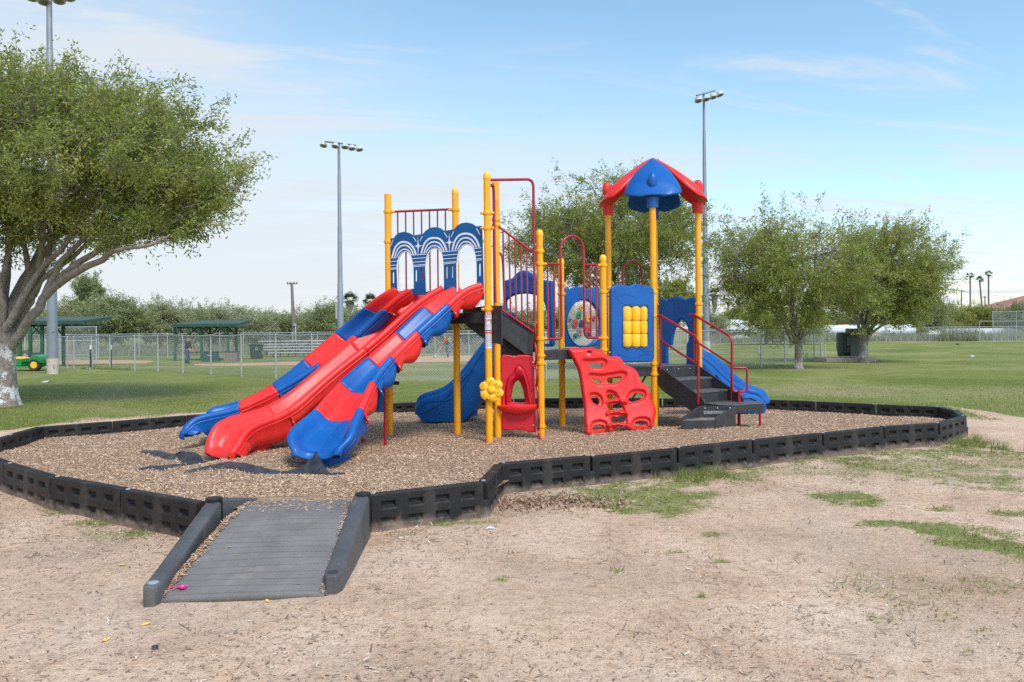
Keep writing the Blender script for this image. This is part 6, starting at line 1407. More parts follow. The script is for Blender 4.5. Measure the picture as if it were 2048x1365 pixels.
for a in (('leftmost of the three tall slender palms against the sky at right', 1940, 552, 160, 1.1, 20, 1, .0), ('middle and shortest of the three tall slender palms at right', 1959, 560, 160, 1.1, 20, 2, .0), ('rightmost and tallest of the three slender palms at right', 1977, 549, 160, 1.1, 20, 3, .0),
          ('shaggy palm right beside the right-hand light pole', 1429, 588, 110, 1.25, 26, 4, 2.4), ('palm with a hanging brown skirt behind the thin-crowned tree', 1527, 590, 115, 1.3, 24, 5, 4.0), ('small palm directly behind the right-hand light pole', 1417, 602, 125, .8, 16, 6, .6), ('palm half hidden above the left end of the white trailer', 1457, 603, 125, 1.0, 18, 7, .8), ('palm seen through leaves above the white trailer', 1478, 604, 125, 1.0, 18, 8, .8),
          ('bushy palm just right of the middle light pole', 700, 600, 100, 1.5, 24, 9, 1.6), ('low palm left of the flat-topped yellow post', 741, 602, 104, 1.4, 24, 10, 1.2)): palm(*a)

# ================================================================== TALL WEEDS (uncountable)
def weed_band(name, label, pts, n, hmax, wd, m_, seed):
    "pts: (px, d) pairs giving the ground line; weeds spread in depth"
    rng = np.random.RandomState(seed); segs = []
    t = rng.uniform(0, 1, n); xs = [p[0] for p in pts]; px = xs[0] + (xs[-1] - xs[0]) * t; d0 = np.interp(px, xs, [p[1] for p in pts]); d = d0 + rng.uniform(0, pts[0][2], n)
    x = (px - CX) / FP * d; h = hmax * rng.uniform(.25, 1, n) * np.array([.55 + .7 * max(0, nz(a, b, .12, seed) + .4) for a, b in zip(x, d)])
    z = np.array([zg(a, b) for a, b in zip(x, d)]); P_ = np.stack([x, d, z], 1)
    V = blades(P_, h, wd, rng, .35); o = quads_obj(name, V, 3, rng.uniform(0, 1, n), m_); link(o); tag(o, label, 'weeds', kind='stuff')
weed_band('tall_weeds', 'tall grey-green weeds in the unmown strip behind the ball field fence', [(-60, 66, 26), (1300, 66, 26)], 46000, .95, .10, M_['weed'], 3)
weed_band('tall_weeds', 'tall weeds and dry grass behind the far fence at right', [(1380, 84, 22), (2130, 84, 22)], 30000, 1.1, .11, M_['weed'], 4)
weed_band('reed_clump', 'feathery green reeds in front of the white wall', [(1880, 80, 6), (1960, 80, 6)], 900, 2.6, .07, M_['weed'], 6)
weed_band('grass_tufts', 'longer grass left along the foot of the near fence', [(160, 36, .7), (260, 35, .7)], 900, .16, .02, M_['grassb'], 5)

# ================================================================== FENCES
def chain_mat(name, wire=.006, col=(.42, .44, .46), cell=.057):
    q = bpy.data.materials.new(name); q.use_nodes = True; t = q.node_tree; l = t.links; b = t.nodes['Principled BSDF']; b.inputs['Base Color'].default_value = (*col, 1); b.inputs['Roughness'].default_value = .5; b.inputs['Metallic'].default_value = .3
    uv = t.nodes.new('ShaderNodeUVMap'); sp = t.nodes.new('ShaderNodeSeparateXYZ'); l.new(uv.outputs[0], sp.inputs[0])
    def mt(op, a, b_=None):
        n = t.nodes.new('ShaderNodeMath'); n.operation = op
        for i, v in enumerate((a, b_)):
            if v is None: continue
            if isinstance(v, (int, float)): n.inputs[i].default_value = v
            else: l.new(v, n.inputs[i])
        return n.outputs[0]
    res = []
    for sg in ('ADD', 'SUBTRACT'):
        s = mt(sg, sp.outputs[0], sp.outputs[1]); f = mt('FRACT', mt('DIVIDE', s, cell * 1.414)); res.append(mt('LESS_THAN', mt('ABSOLUTE', mt('SUBTRACT', f, .5)), wire / (cell * 1.414)))
    mk = mt('MAXIMUM', res[0], res[1]); l.new(mk, b.inputs['Alpha']); return q
CHAIN = chain_mat('chain_link', .0042); CHAIN2 = chain_mat('chain_link_far', .0038, (.36, .38, .39))
def fabric_mesh(name, pts, z0, z1, parent, m_=None, top=None):
    mb = MB(); 
    for a in pts: pass
    vs = []; uv = []; u = 0
    for i, p in enumerate(pts):
        if i: u += (Vector((p.x, p.y, 0)) - Vector((pts[i - 1].x, pts[i - 1].y, 0))).length
        vs += [Vector((p.x, p.y, p.z + z0)), Vector((p.x, p.y, p.z + z1))]; uv += [(u, z0), (u, z1)]
    fs_ = [(2 * i, 2 * i + 2, 2 * i + 3, 2 * i + 1) for i in range(len(pts) - 1)]; mb.add(vs, fs_)
    o = ob(name, mb, m_ or CHAIN, parent, flat=True); L_ = o.data.uv_layers.new(name='UVMap')
    for li, lp_ in enumerate(o.data.loops): L_.data[li].uv = uv[lp_.vertex_index]
    return o
def fence(label, pts, h, pr_=.03, m_=None, rails=(1.0,), sag=.0, name='chain_link_fence', postmat='galv', skip=()):
    root = thing(name, label, 'fence', pts[0])
    top = []
    for i in range(len(pts) - 1):
        a, b = pts[i], pts[i + 1]; n = 5
        for k in range(n): t = k / n; top.append(a.lerp(b, t) + Vector((0, 0, -sag * math.sin(pi * t) * (1 if i % 3 else -.6))))
    top.append(pts[-1])
    for rz in rails:
        ob('rail', MB().tube([p + Vector((0, 0, h * rz)) for p in top] if rz > .9 else [p + Vector((0, 0, h * rz)) for p in pts], pr_ * .75, 6), M_[postmat], root)
    for i, p in enumerate(pts):
        if i in skip: continue
        mb = MB(); mb.tube([p + Vector((0, 0, -.1)), p + Vector((0, 0, h))], pr_, 8); mb.ball(p + Vector((0, 0, h)), pr_ * 1.25, 8, 5); ob('post', mb, M_[postmat], root)
    fabric_mesh('wire_mesh', [p + Vector((0, .02, 0)) for p in top], .03, h - .01, root, m_); return root
def g(px, py): p = G(px, py); p.z = zg(p.x, p.y); return p
fence('chain-link fence around the ball field, nearest run passing behind the slides', [g(*p) for p in ((91, 737), (135, 737.5), (148, 737.5), (184, 738), (220, 739), (270, 741.5), (316, 744), (366, 746.5), (422, 750), (483, 754), (552, 758), (624, 762))] , 1.5, sag=.025)
fence('chain-link fence run seen between the yellow posts behind the play structure', [g(*p) for p in ((624, 762), (702, 764), (790, 765), (985, 764), (1092, 761), (1190, 757), (1290, 752), (1375, 746), (1522, 734), (1570, 730), (1604, 725), (1628, 720), (1641, 717), (1650, 714))], 1.5, sag=.02, skip=(0, 3, 5, 6))
def far(px, py, d): p = W(px, py, d); p.z = zg(p.x, p.y); return p
fence('long chain-link fence along the back of the ball field at left', [far(x, 700, 62) for x in (40, 120, 197, 278, 335, 380, 440, 487, 540, 585, 635, 690, 745, 800, 870, 938, 1010, 1080, 1150, 1220, 1290, 1360)], 1.85, .035, CHAIN2, name='chain_link_fence')
fence('tall chain-link backstop panel beside the left field shelter', [far(x, 700, 52) for x in (50, 110, 193)], 2.35, .04, CHAIN2, rails=(1.0, .62, .22), name='backstop_fence')
fence('chain-link fence across the far side of the right-hand lawn', [far(x, 690, 81) for x in (1395, 1440, 1487, 1527, 1590, 1650, 1696, 1732, 1772, 1802, 1830, 1858, 1886, 1912, 1938, 1960, 1990, 2017, 2048, 2090)], 1.45, .03, CHAIN2)
def rz(px, py, d): return W(px, py, d)
bsr = fence('tall curved chain-link backstop at the far right edge of the lawn', [far(x, 690, 79) for x in (1956, 1986, 2033, 2080)][1:], 2.95, .032, CHAIN2, rails=(1.0, .67), name='backstop_fence')
# low outer wing of that backstop
p = far(1959, 690, 79); ob('post', MB().tube([p, p + Vector((0, 0, 2.05))], .032, 8), M_['galv'], bsr)
q = far(1986, 690, 79); ob('rail', MB().tube([p + Vector((0, 0, 2.0)), q + Vector((0, 0, 2.0))], .03, 6), M_['galv'], bsr)
# dark steel stakes with white tops by the near fence
for px, py, lab in ((181.5, 737.5, 'left one of two black stakes with white tips by the fence'), (222.5, 737.5, 'right one of two black stakes with white tips by the fence')):
    b = g(px, py + 1); r_ = thing('fence_stake', lab, 'stake', b); k = FP / b.y; hz_ = 48 / k
    ob('shaft', MB().box(b + Vector((0, 0, hz_ * .41)), (.055, .045, hz_ * .82)), M_['darksteel'], r_); ob('tip', MB().box(b + Vector((0, 0, hz_ * .91)), (.057, .047, hz_ * .18)), M_['white'], r_)

# ================================================================== LIGHT POLES
def lamp_head(root, c, r_, yaw):
    d = Vector((sin(yaw), -cos(yaw), 0)); ax = (d * .35 + Vector((0, 0, -1))).normalized()
    o = ob('lamp', MB().lathe([(r_ * .18, -r_ * .95), (r_ * .62, -r_ * .78), (r_ * .9, -r_ * .35), (r_ * 1.0, .0), (r_ * 1.0, r_ * .22), (r_ * .97, r_ * .24)], c, 16, ax, cap=True), M_['lamp'], root, ang=50)
    ob('lens', MB().ball(c + ax * r_ * .22, r_ * .72, 14, 8, (1, 1, .40), ax.to_track_quat('Z', 'Y').to_matrix()), M_['lens'], o); return o
def light_pole(label, px0, py0, pxt, pyt, r0, r1, heads, conc, seed, z0=None, d=None, yaw=.3, step=True):
    b = g(px0, py0) if d is None else far(px0, py0, d); top = W(pxt, pyt, b.y); root = thing('light_pole', label, 'light pole', b); tz = Vector((b.x, b.y, top.z)); H_ = tz.z - b.z
    if conc: ob('concrete_base', MB().tube([b + Vector((0, 0, -.1)), b + Vector((0, 0, conc))], r0 * 1.06, 20), M_['beigeconc'], root, bevel=.01)
    mb = MB(); zz_ = [(conc, r0), (H_ * .36, r0 * .80), (H_ * .362, r0 * .72), (H_ * .62, r0 * .60), (H_ * .622, r0 * .54), (H_ * .85, r1 * 1.15), (H_ * .852, r1), (H_, r1 * .9)]
    mb.lathe([(q, z) for z, q in zz_], b, 18); ob('shaft', mb, M_['pole'], root)
    hp_ = [W(x, y, b.y + dy) for x, y, dy, _ in heads]
    if len(heads) > 1:
        a, c = hp_[0], hp_[-1]; L_ = (W(heads[0][0] + heads[0][3], heads[0][1] - 8, b.y), W(heads[-1][0] - heads[-1][3], heads[-1][1] - 8, b.y))
    return root, b, hp_
k = FP
rt, b, _ = light_pole('grey light pole rising through the left tree, on a beige concrete stub', 105.5, 748.5, 97.5, -8, .205, .115, [], .62, 1)
ob('crossarm', MB().tube([W(70, -16, b.y - .4), W(150, -10, b.y + .6)], .05, 8), M_['pole'], rt)
for x, y in ((88, 2), (118, 0), (138, -6), (64, -6)): lamp_head(rt, W(x, y, b.y - .15), .25, .5)
ob('number_plate', MB().box(W(107.5, 731.5, b.y - .215), (.055, .01, .13)), M_['galv'], rt)
ob('junction_box', MB().tube([W(106, 662, b.y - .2), W(106, 662, b.y - .17)], .03, 8), M_['galv'], rt)
rt, b, _ = light_pole('grey light pole with five white lamp heads left of the play structure', 682, 742, 679, 287, .20, .085, [], .5, 2, d=46)
ob('crossarm', MB().tube([W(650, 283.5, b.y - .9), W(711, 291, b.y + .9)], .05, 8), M_['pole'], rt)
for i, (x, y) in enumerate(((647, 291), (670.5, 292.5), (690, 294), (704, 297), (719, 299))): lamp_head(rt, W(x, y, b.y - .6 + .3 * i), .215, -.3 + .25 * i)
ob('control_box', MB().box(W(674, 622, b.y), (.17, .12, .95)), M_['galv'], rt, bevel=.01)
rt, b, _ = light_pole('grey light pole with four lamp heads right of the canopy', 1412.5, 706, 1409, 186, .235, .085, [], .75, 3)
ob('crossarm', MB().tube([W(1393, 191.5, b.y - .9), W(1430, 182, b.y + .9)], .05, 8), M_['pole'], rt)
for i, (x, y) in enumerate(((1397, 201), (1413, 198), (1427, 194), (1440, 189.5))): lamp_head(rt, W(x, y, b.y - .6 + .35 * i), .25, .4 + .15 * i)
ob('control_box', MB().box(W(1404, 620, b.y), (.16, .14, .9)), M_['galv'], rt, bevel=.01)
# wooden utility pole
d = 88; b = far(590, 690, d); t = W(583.5, 566, d); root = thing('utility_pole', 'leaning weathered wooden utility pole behind the bleachers', 'utility pole', b)
ob('shaft', MB().tube([b, Vector((b.x * .5 + t.x * .5 - .02, b.y, (b.z + t.z) / 2)), t], [.21, .19, .15], 10), M_['oldwood'], root)
mb = MB().tube([W(574, 568.5, d), W(595, 567.5, d)], .06, 6)
ob('crossarm', mb, M_['oldwood'], root)
for x in (575, 580, 588, 594): ob('insulator', MB().lathe([(.06, 0), (.08, .07), (.04, .16)], W(x, 567, d), 8), M_['darksteel'], root)
ob('meter_box', MB().box(W(590, 650, d - .25), (.30, .2, .30)), M_['galv'], root); ob('conduit', MB().tube([W(591, 652, d - .25), W(592, 690, d - .25)], .05, 6), M_['white'], root)
for x, y, d in ((1923, 580, 170), (1970, 592, 170)):
    b = far(x, 690, d); t = W(x, y, d); root = thing('utility_pole', ('thin far utility pole left of the three tall palms' if x == 1923 else 'short far utility pole between the palms'), 'utility pole', b); ob('shaft', MB().tube([b, t], .14, 6), M_['oldwood'], root); ob('crossarm', MB().tube([t + Vector((-.7, 0, -.3)), t + Vector((.7, 0, -.3))], .06, 5), M_['oldwood'], root)
mb = MB(); mb.tube([W(1923, 583, 170), W(1946, 588.5, 170), W(1970, 594, 170)], .03, 4); mb.tube([W(1923, 583, 170), W(2060, 600, 170)], .03, 4); tag(ob('power_line', mb, M_['darksteel']), 'thin power line strung past the tall palms', 'cable')

# ================================================================== SHELTERS, BLEACHERS, BINS
def shelter(label, posts, roofz, roof, d0, depth, braces=True, th=.14):
    b = far(posts[0], 700, d0); root = thing('dugout_shelter', label, 'shelter', b); k = FP / d0
    P_ = []
    for i, x in enumerate(posts):
        dd = d0 + (depth if i % 2 else 0); p = far(x, 700, dd); P_.append(p); zt_ = EYE + (yh(x) - roofz) * d0 / FP
        ob('post', MB().box(Vector((p.x, p.y, (p.z + zt_) / 2)), (.15, .15, zt_ - p.z)), M_['green'], root, bevel=.01)
        if braces:
            for sg in ((1,) if i < 2 else (-1,) if i >= len(posts) - 2 else (-1, 1)): ob('brace', MB().tube([Vector((p.x, p.y, zt_ - .6)), Vector((p.x + sg * .5, p.y, zt_ - .05))], .05, 5), M_['green'], root)
    x0, x1 = roof; a = W(x0, roofz, d0 - .5); c = W(x1, roofz, d0 - .5); zt_ = a.z; c.z = a.z
    e = Vector((0, depth + 1.4, .28)); mb = MB(); o_ = Vector((.4, 0, 0))
    mb.hexa([a, c, c + e - o_, a + e + o_ * 2], [p + Vector((0, 0, th)) for p in (a, c, c + e - o_, a + e + o_ * 2)]); r_ = ob('roof', mb, M_['dgreen'], root, flat=True, bevel=.01)
    mb = MB()
    for i in range(int((c.x - a.x) / .6)): x = a.x + .3 + i * .6; mb.box((x, a.y + depth / 2 + .5, zt_ - .05), (.05, depth + 1.0, .10))
    ob('rafters', mb, M_['green'], root, flat=True)
    zb = P_[0].z + .55; ob('bench', MB().box(((P_[0].x + P_[-1].x) / 2, d0 + depth * .6, zb), (abs(P_[-1].x - P_[0].x), .35, .05)), M_['green'], root)
    return root
shelter('green wooden field shelter in the middle distance, left of the bleachers', [350, 377, 403, 421, 456, 473], 654.5, (344, 477), 54, 2.2, th=.20)
shelter('green wooden shelter behind the left light pole, partly hidden by the tree trunk', [40, 61, 84.5, 127], 650, (20, 167), 43, 2.4, th=.20)
def gpz(px, py, d): p = W(px, py, d); return p
# bleachers
d = 60; root = thing('bleachers', 'low aluminium bleachers with five rows right of the green wheeled bin', 'bleachers', far(520, 712, d))
for i, (xa, xb, y) in enumerate(((517, 650, 683), (522, 652, 689), (525, 648, 694.5), (530, 650, 700), (537, 650, 706))):
    a, c = W(xa, y, d + 1.6 - i * .5), W(xb, y, d + 1.6 - i * .5); c.z = a.z; ob('plank', MB().box((a + c) / 2, ((c - a).length, .26, .06)), M_['alu'], root)
    mb = MB()
for x in (532, 560, 590, 620, 645):
    p = W(x, 683, d + 1.6); q = W(x, 710, d - .5); g_ = zg(p.x, p.y); ob('frame', MB().tube([Vector((p.x, d + 1.7, p.z)), Vector((p.x, d + 1.7, g_)), Vector((p.x, d - .5, g_ + .03)), Vector((p.x, d + 1.7, p.z))], .03, 5), M_['darksteel'], root)
for x0, x1 in ((555, 588), (588, 620)):
    for s_ in (0, 1): a, c = W(x0, 686 if s_ else 708, d + 1.2), W(x1, 708 if s_ else 686, d + 1.2); ob('cross_brace', MB().tube([a, c], .03, 5), M_['darksteel'], root)
# wheeled bin
d = 57; b = far(512.5, 712, d); root = thing('wheeled_bin', 'dark green wheeled rubbish bin left of the bleachers', 'bin', b); z1 = b.z + .98
mb = MB(); mb.hexa([b + Vector((x, y, .04)) for x, y in ((-.30, -.3), (.30, -.3), (.30, .3), (-.30, .3))], [Vector((b.x + x, b.y + y, z1)) for x, y in ((-.38, -.38), (.38, -.38), (.38, .38), (-.38, .38))]); ob('body', mb, M_['dgreen'], root, flat=True, bevel=.02)
ob('lid', MB().box((b.x, b.y, z1 + .03), (.84, .84, .07)), M_['dgreen'], root, bevel=.02)
for s_ in (-1, 1): ob('wheel', MB().tube([b + Vector((s_ * .3, .3, .12)), b + Vector((s_ * .36, .3, .12))], .12, 12), M_['tyre'], root)
mb = MB(); c = Vector((b.x + .14, b.y - .385, b.z + .70)); mb.tube(cr([c + Vector((.10, 0, .07)), c + Vector((.0, 0, .09)), c + Vector((-.06, 0, .0)), c + Vector((.02, 0, -.06)), c + Vector((.09, 0, -.02))], 4), .014, 5); mb.tube([c + Vector((-.14, 0, -.02)), c + Vector((-.02, 0, -.01))], .012, 5); ob('logo', mb, M_['white'], root)
# two tapered barrels / boxes under the shelter
for px, m_, lab, nm in ((422, 'dgreen', 'dark green tapered trash container under the middle shelter', 'trash_container'), (464, 'oldwood', 'brown slatted trash container under the right end of the middle shelter', 'trash_container')):
    b = far(px, 714, 52.5); w0, w1 = (.46, .38); mb = MB(); sk = .10 if m_ == 'dgreen' else -.10
    root = thing(nm, lab, 'trash container', b); mb.hexa([b + Vector((x, y, 0)) for x, y in ((-w0 + sk * 0, -.35), (w0 + sk, -.35), (w0 + sk, .35), (-w0, .35))], [b + Vector((x, y, .62)) for x, y in ((-w1, -.3), (w1 - sk * .3, -.3), (w1, .3), (-w1, .3))])
    ob('body', mb, M_[m_], root, flat=True, bevel=.01); ob('rim', MB().box(b + Vector((0, 0, .64)), (w1 * 2 + .04, .66, .05)), M_['dgreen'], root)
    if m_ == 'dgreen': ob('plate', MB().box(b + Vector((0, -.335, .42)), (.22, .02, .05)), M_['beigeconc'], root)
    else:
        mb = MB()
        for i in range(6): mb.box(b + Vector((-.36 + i * .145, -.345, .3)), (.11, .02, .56))
        ob('slats', mb, M_['bark'], root, flat=True)

# ================================================================== GREEN UTILITY VEHICLE
b = g(66, 742.5); b = Vector((b.x, b.y, 0)); k = FP / b.y; root = thing('utility_vehicle', 'green and yellow utility cart half hidden behind the left tree trunk', 'utility vehicle', b)
def vp(px, py, dy=0): return W(px, py, b.y + dy)
R_ = 12.2 / k
def wheel(px, py, dy):
    c = vp(px, py, dy); c.z = R_ ; ax = Vector((0, 1, 0)); o = ob('wheel', MB(), M_['tyre'], root)
    ob('tyre', MB().lathe([(R_ * .56, -.13), (R_ * .92, -.13), (R_, -.07), (R_, .07), (R_ * .92, .13), (R_ * .56, .13)], c, 28, ax), M_['tyre'], o)
    ob('rim', MB().lathe([(R_ * .56, .135), (R_ * .50, .13), (R_ * .42, .06), (R_ * .2, .05), (R_ * .15, .11), (.001, .11)], c, 24, -ax), M_['rimy'], o)
wheel(71, 734, 0); wheel(71, 734, 1.15); wheel(-2, 734, 0)
def side(name, pts, y0, y1, m_, par_=None):
    q = [vp(x, y, y0) for x, y in pts]; q2 = [Vector((p.x, p.y - y0 + y1, p.z)) for p in q]; n = len(q); mb = MB()
    mb.add(q + q2, [tuple(range(n)), tuple(range(2 * n - 1, n - 1, -1))] + [(i, i + n, (i + 1) % n + n, (i + 1) % n) for i in range(n)]); return ob(name, mb, m_, par_ or root, flat=True, weld=True, bevel=.02)
side('hood', [(56, 733), (57.5, 722), (59, 715), (63, 710.5), (70, 711), (76, 712.5), (80, 715), (81.5, 719), (81, 727), (78, 724), (72, 720), (65, 721), (61, 727), (60, 735)], -.12, 1.25, M_['jgreen'])
side('dash', [(55, 706), (58, 708), (64, 710.5), (59, 715), (57, 716)], .05, 1.05, M_['black'])
side('floor', [(20, 732.5), (60, 732.5), (60, 735.5), (20, 735.5)], .0, 1.15, M_['jgreen'])
side('seat_box', [(18, 718), (41, 718), (43, 724), (42, 732), (18, 732)], .05, 1.1, M_['jgreen'])
side('seat', [(18, 714.5), (30, 715.5), (42, 717), (43, 719), (40, 720.5), (18, 720)], .1, 1.05, M_['rimy'])
ob('steering_column', MB().tube([vp(58, 712, .35), vp(52, 703.5, .35)], .02, 6), M_['darksteel'], root)
st = vp(50.5, 704, .35); Mx = (Vector((-.45, 0, .9))).to_track_quat('Z', 'Y').to_matrix(); ring_ = [st + Mx @ Vector((cos(a) * .17, sin(a) * .17, 0)) for a in [2 * pi * q / 16 for q in range(17)]]
ob('steering_wheel', MB().tube(ring_, .014, 6).tube([st + Mx @ Vector((-.17, 0, 0)), st + Mx @ Vector((.17, 0, 0))], .012, 5), M_['darksteel'], root)
side('cargo_bed', [(-12, 716), (20, 716), (20, 727), (-12, 727)], .0, 1.15, M_['jgreen'])

# ================================================================== ELECTRICAL CABINET ON ITS PAD
pb0 = G(1652, 724.5); dC = pb0.y; pad = MB(); a = W(1652, 722, dC); c = W(1752, 722, dC)
pad.box(((a.x + c.x) / 2, dC + .8, .07), (c.x - a.x, 1.7, .22)); tag(ob('concrete_pad', pad, mat('stained_concrete', (.42, .31, .24), .9, (.50, .39, .31), 5, 6), bevel=.02), 'low concrete pad under the green electrical cabinet', 'concrete pad')
cb = thing('electrical_cabinet', 'dark green electrical transformer cabinet behind the dense right-hand tree', 'electrical cabinet', (a.x + 1, dC + .8, .18))
def cbox(name, x0, x1, y0, y1, dy0, dy1, m_='cabinet', bev=.012):
    p0, p1 = W(x0, y1, dC + .3), W(x1, y0, dC + .3); return ob(name, MB().box(((p0.x + p1.x) / 2, dC + (dy0 + dy1) / 2, (p0.z + p1.z) / 2), (p1.x - p0.x, dy1 - dy0, p1.z - p0.z)), M_[m_], cb, bevel=bev)
cbox('tall_housing', 1700, 1722, 657.5, 713.5, .25, .8); cbox('radiator_housing', 1681, 1700, 665, 706, .35, .7); cbox('base', 1682, 1700, 706, 713.5, .45, .7, 'vinyl')
for i in range(5): x = 1683.5 + i * 3.2; cbox('cooling_fin', x, x + 1.0, 668, 704, .25, .37, bev=.004)
mb = MB(); q = [W(x, y, dC + .4) for x, y in ((1677, 669), (1681, 666), (1681, 706), (1678.5, 702), (1677, 696))]; q2 = [p + Vector((0, .25, 0)) for p in q]; n = 5
mb.add(q + q2, [tuple(range(n)), tuple(range(2 * n - 1, n - 1, -1))] + [(i, i + n, (i + 1) % n + n, (i + 1) % n) for i in range(n)]); ob('side_radiator', mb, M_['cabinet'], cb, flat=True, weld=True)
cbox('access_door', 1692, 1699, 673, 691, .20, .26, bev=.004)

# ================================================================== FAR BUILDINGS
def bbox(name, x0, x1, y0, y1, d, dep, m_, parent=None, gz=None, bev=0):
    p0, p1 = W(x0, y1, d), W(x1, y0, d); z0 = p0.z if gz is None else gz
    return ob(name, MB().box(((p0.x + p1.x) / 2, d + dep / 2, (z0 + p1.z) / 2), (p1.x - p0.x, dep, p1.z - z0)), m_, parent, flat=True)
root = thing('storage_trailer', 'long white box trailer behind the fence, right of the light pole', 'trailer', far(1500, 690, 104))
bbox('box_body', 1441, 1568.5, 638.5, 664, 104, 2.6, M_['white'], root); bbox('door_frame', 1458.5, 1460.5, 639, 664, 103.95, .06, M_['galv'], root); bbox('door_seam', 1449.5, 1450.5, 639, 664, 103.95, .06, M_['galv'], root); bbox('front_end', 1568.5, 1575, 642, 664, 104.2, 2.3, M_['darksteel'], root)
for x in (1455, 1468, 1552): c = far(x, 690, 104.2); ob('wheel', MB().tube([Vector((c.x, c.y, .5)), Vector((c.x, c.y + .3, .5))], .5, 12), M_['tyre'], root)
bbox('roof_unit', 1530, 1562, 633.5, 638.5, 106, 2, M_['galv'], root)
root = thing('storage_tank', 'long low pale tank with rounded right end behind the far fence', 'tank', far(1740, 690, 96))
a, c = W(1652, 662, 96), W(1838, 662, 96); R0 = .68; mb = MB(); mb.lathe([(.05, 0), (R0 * .8, .08), (R0, .35), (R0, (c - a).length - .5), (R0 * .8, (c - a).length - .1), (.05, (c - a).length)], Vector((a.x, 97, a.z)), 20, Vector((1, 0, 0)))
ob('shell', mb, M_['white'], root); 
for x in (1665, 1700, 1745, 1790, 1828): p = W(x, 670, 96); ob('support', MB().box((p.x, 97, .45), (.25, .8, .9)), M_['concrete'], root)
wl = bbox('boundary_wall', 1640, 2110, 655.5, 690, 112, .25, M_['white'], gz=0); tag(wl, 'long low white wall behind the far fence at right', 'wall')
# dark shed with orange machine
root = thing('dark_shed', 'dark open shed seen between the two right-hand trees', 'shed', far(1690, 690, 118))
bbox('wall', 1662, 1705, 636, 660, 118, 4, M_['darksteel'], root, gz=0); bbox('roof', 1655, 1712, 631, 637, 117.5, 5, M_['oldwood'], root); bbox('door_post', 1685, 1686.5, 637, 660, 117.9, .1, M_['alu'], root)
om = mat('orange_machine', (.75, .32, .03), .5); mo = bbox('machine_hood', 1677, 1696, 649, 657, 109, 1.2, om); tag(mo, 'small orange machine hood showing above the white tank', 'machine')
# red hip-roofed pavilion
root = thing('red_pavilion', 'small bright red pavilion roof above the white wall', 'pavilion', far(1937, 690, 122)); rm = mat('red_roof', (.42, .03, .04), .6, (.50, .05, .05), 3)
a, c = W(1919, 653, 122), W(1955, 653, 122); t0, t1 = W(1932, 641, 124), W(1944, 641, 124); mb = MB(); B = [a, c, c + Vector((0, 4, 0)), a + Vector((0, 4, 0))]; mb.add(B + [t0, t1], [(0, 1, 5, 4), (1, 2, 5), (2, 3, 4, 5), (3, 0, 4)]); ob('roof', mb, rm, root, flat=True, solid=.08)
for p in B: ob('post', MB().box((p.x, p.y, p.z / 2), (.2, .2, p.z)), rm, root)
# tiled house
d = 130; root = thing('house', 'house with a terracotta tiled roof at the right edge behind the trees', 'house', far(2060, 690, d))
a, c = W(1996, 620, d), W(2190, 620, d); t0, t1 = W(2056, 590, d + 5), W(2120, 588, d + 5); mb = MB(); c.z = a.z; B = [a, c, c + Vector((0, 11, 0)), a + Vector((0, 11, 0))]; mb.add(B + [t0, t1], [(0, 1, 5, 4), (1, 2, 5), (2, 3, 4, 5), (3, 0, 4)]); ob('roof', mb, M_['terra'], root, flat=True, solid=.2)
ob('wall', MB().box(((a.x + c.x) / 2, d + 5.5, a.z / 2), (c.x - a.x - 1.2, 9.8, a.z)), M_['beigeconc'], root, flat=True)
for x in (2010, 2036): p = W(x, 634, d + .55); ob('window', MB().box((p.x, d + .58, p.z), (1.1, .08, 1.3)), M_['darksteel'], root)
# low pile of pale soil behind the fence
for px, w_, lab in ((1745, 2.6, 'pale heap of sand behind the far fence right of the dense tree'), (1480, 2.0, 'pale rubble heap behind the fence below the white trailer')):
    p = far(px, 690, 92); mb = MB(); rows = []
    for i in range(7): f = i / 6; rows.append([Vector((p.x + cos(2 * pi * j / 18) * w_ * (1 - f), p.y + sin(2 * pi * j / 18) * 1.4 * (1 - f), .72 * math.sin(f * pi / 2) * (1 + .2 * nz(j * .7 if j < 18 else 0, f * 3, 1, px)))) for j in range(19)])
    mb.grid(rows); tag(ob('sand_heap', mb, M_['sand' if px > 1600 else 'concrete'], ang=0), lab, 'sand heap')
# litter bag snagged by the fence, bird
p = g(1518, 727); p = W(1518, 704, p.y); tag(ob('paper_bag', MB().ball(p, .10, 8, 6, (.9, .3, 1.4)).tube([p + Vector((-.02, 0, .1)), p + Vector((.02, 0, .26))], [.05, .02], 6), M_['beigeconc']), 'tan paper scrap caught on the fence by a post', 'litter')
p = W(1915, 688.5, 42); mb = MB(); mb.ball(p, .045, 8, 6, (2.4, 1, 1)); mb.add([p, p + Vector((-.14, -.05, .05)), p + Vector((-.10, .12, .07)), p + Vector((.04, .05, 0))], [(0, 1, 2, 3)]); mb.add([p, p + Vector((.20, -.03, .01)), p + Vector((.14, .12, .03)), p + Vector((.0, .05, 0))], [(0, 1, 2, 3)])
tag(ob('bird', mb, M_['darksteel']), 'small black bird gliding low over the right-hand lawn', 'bird')

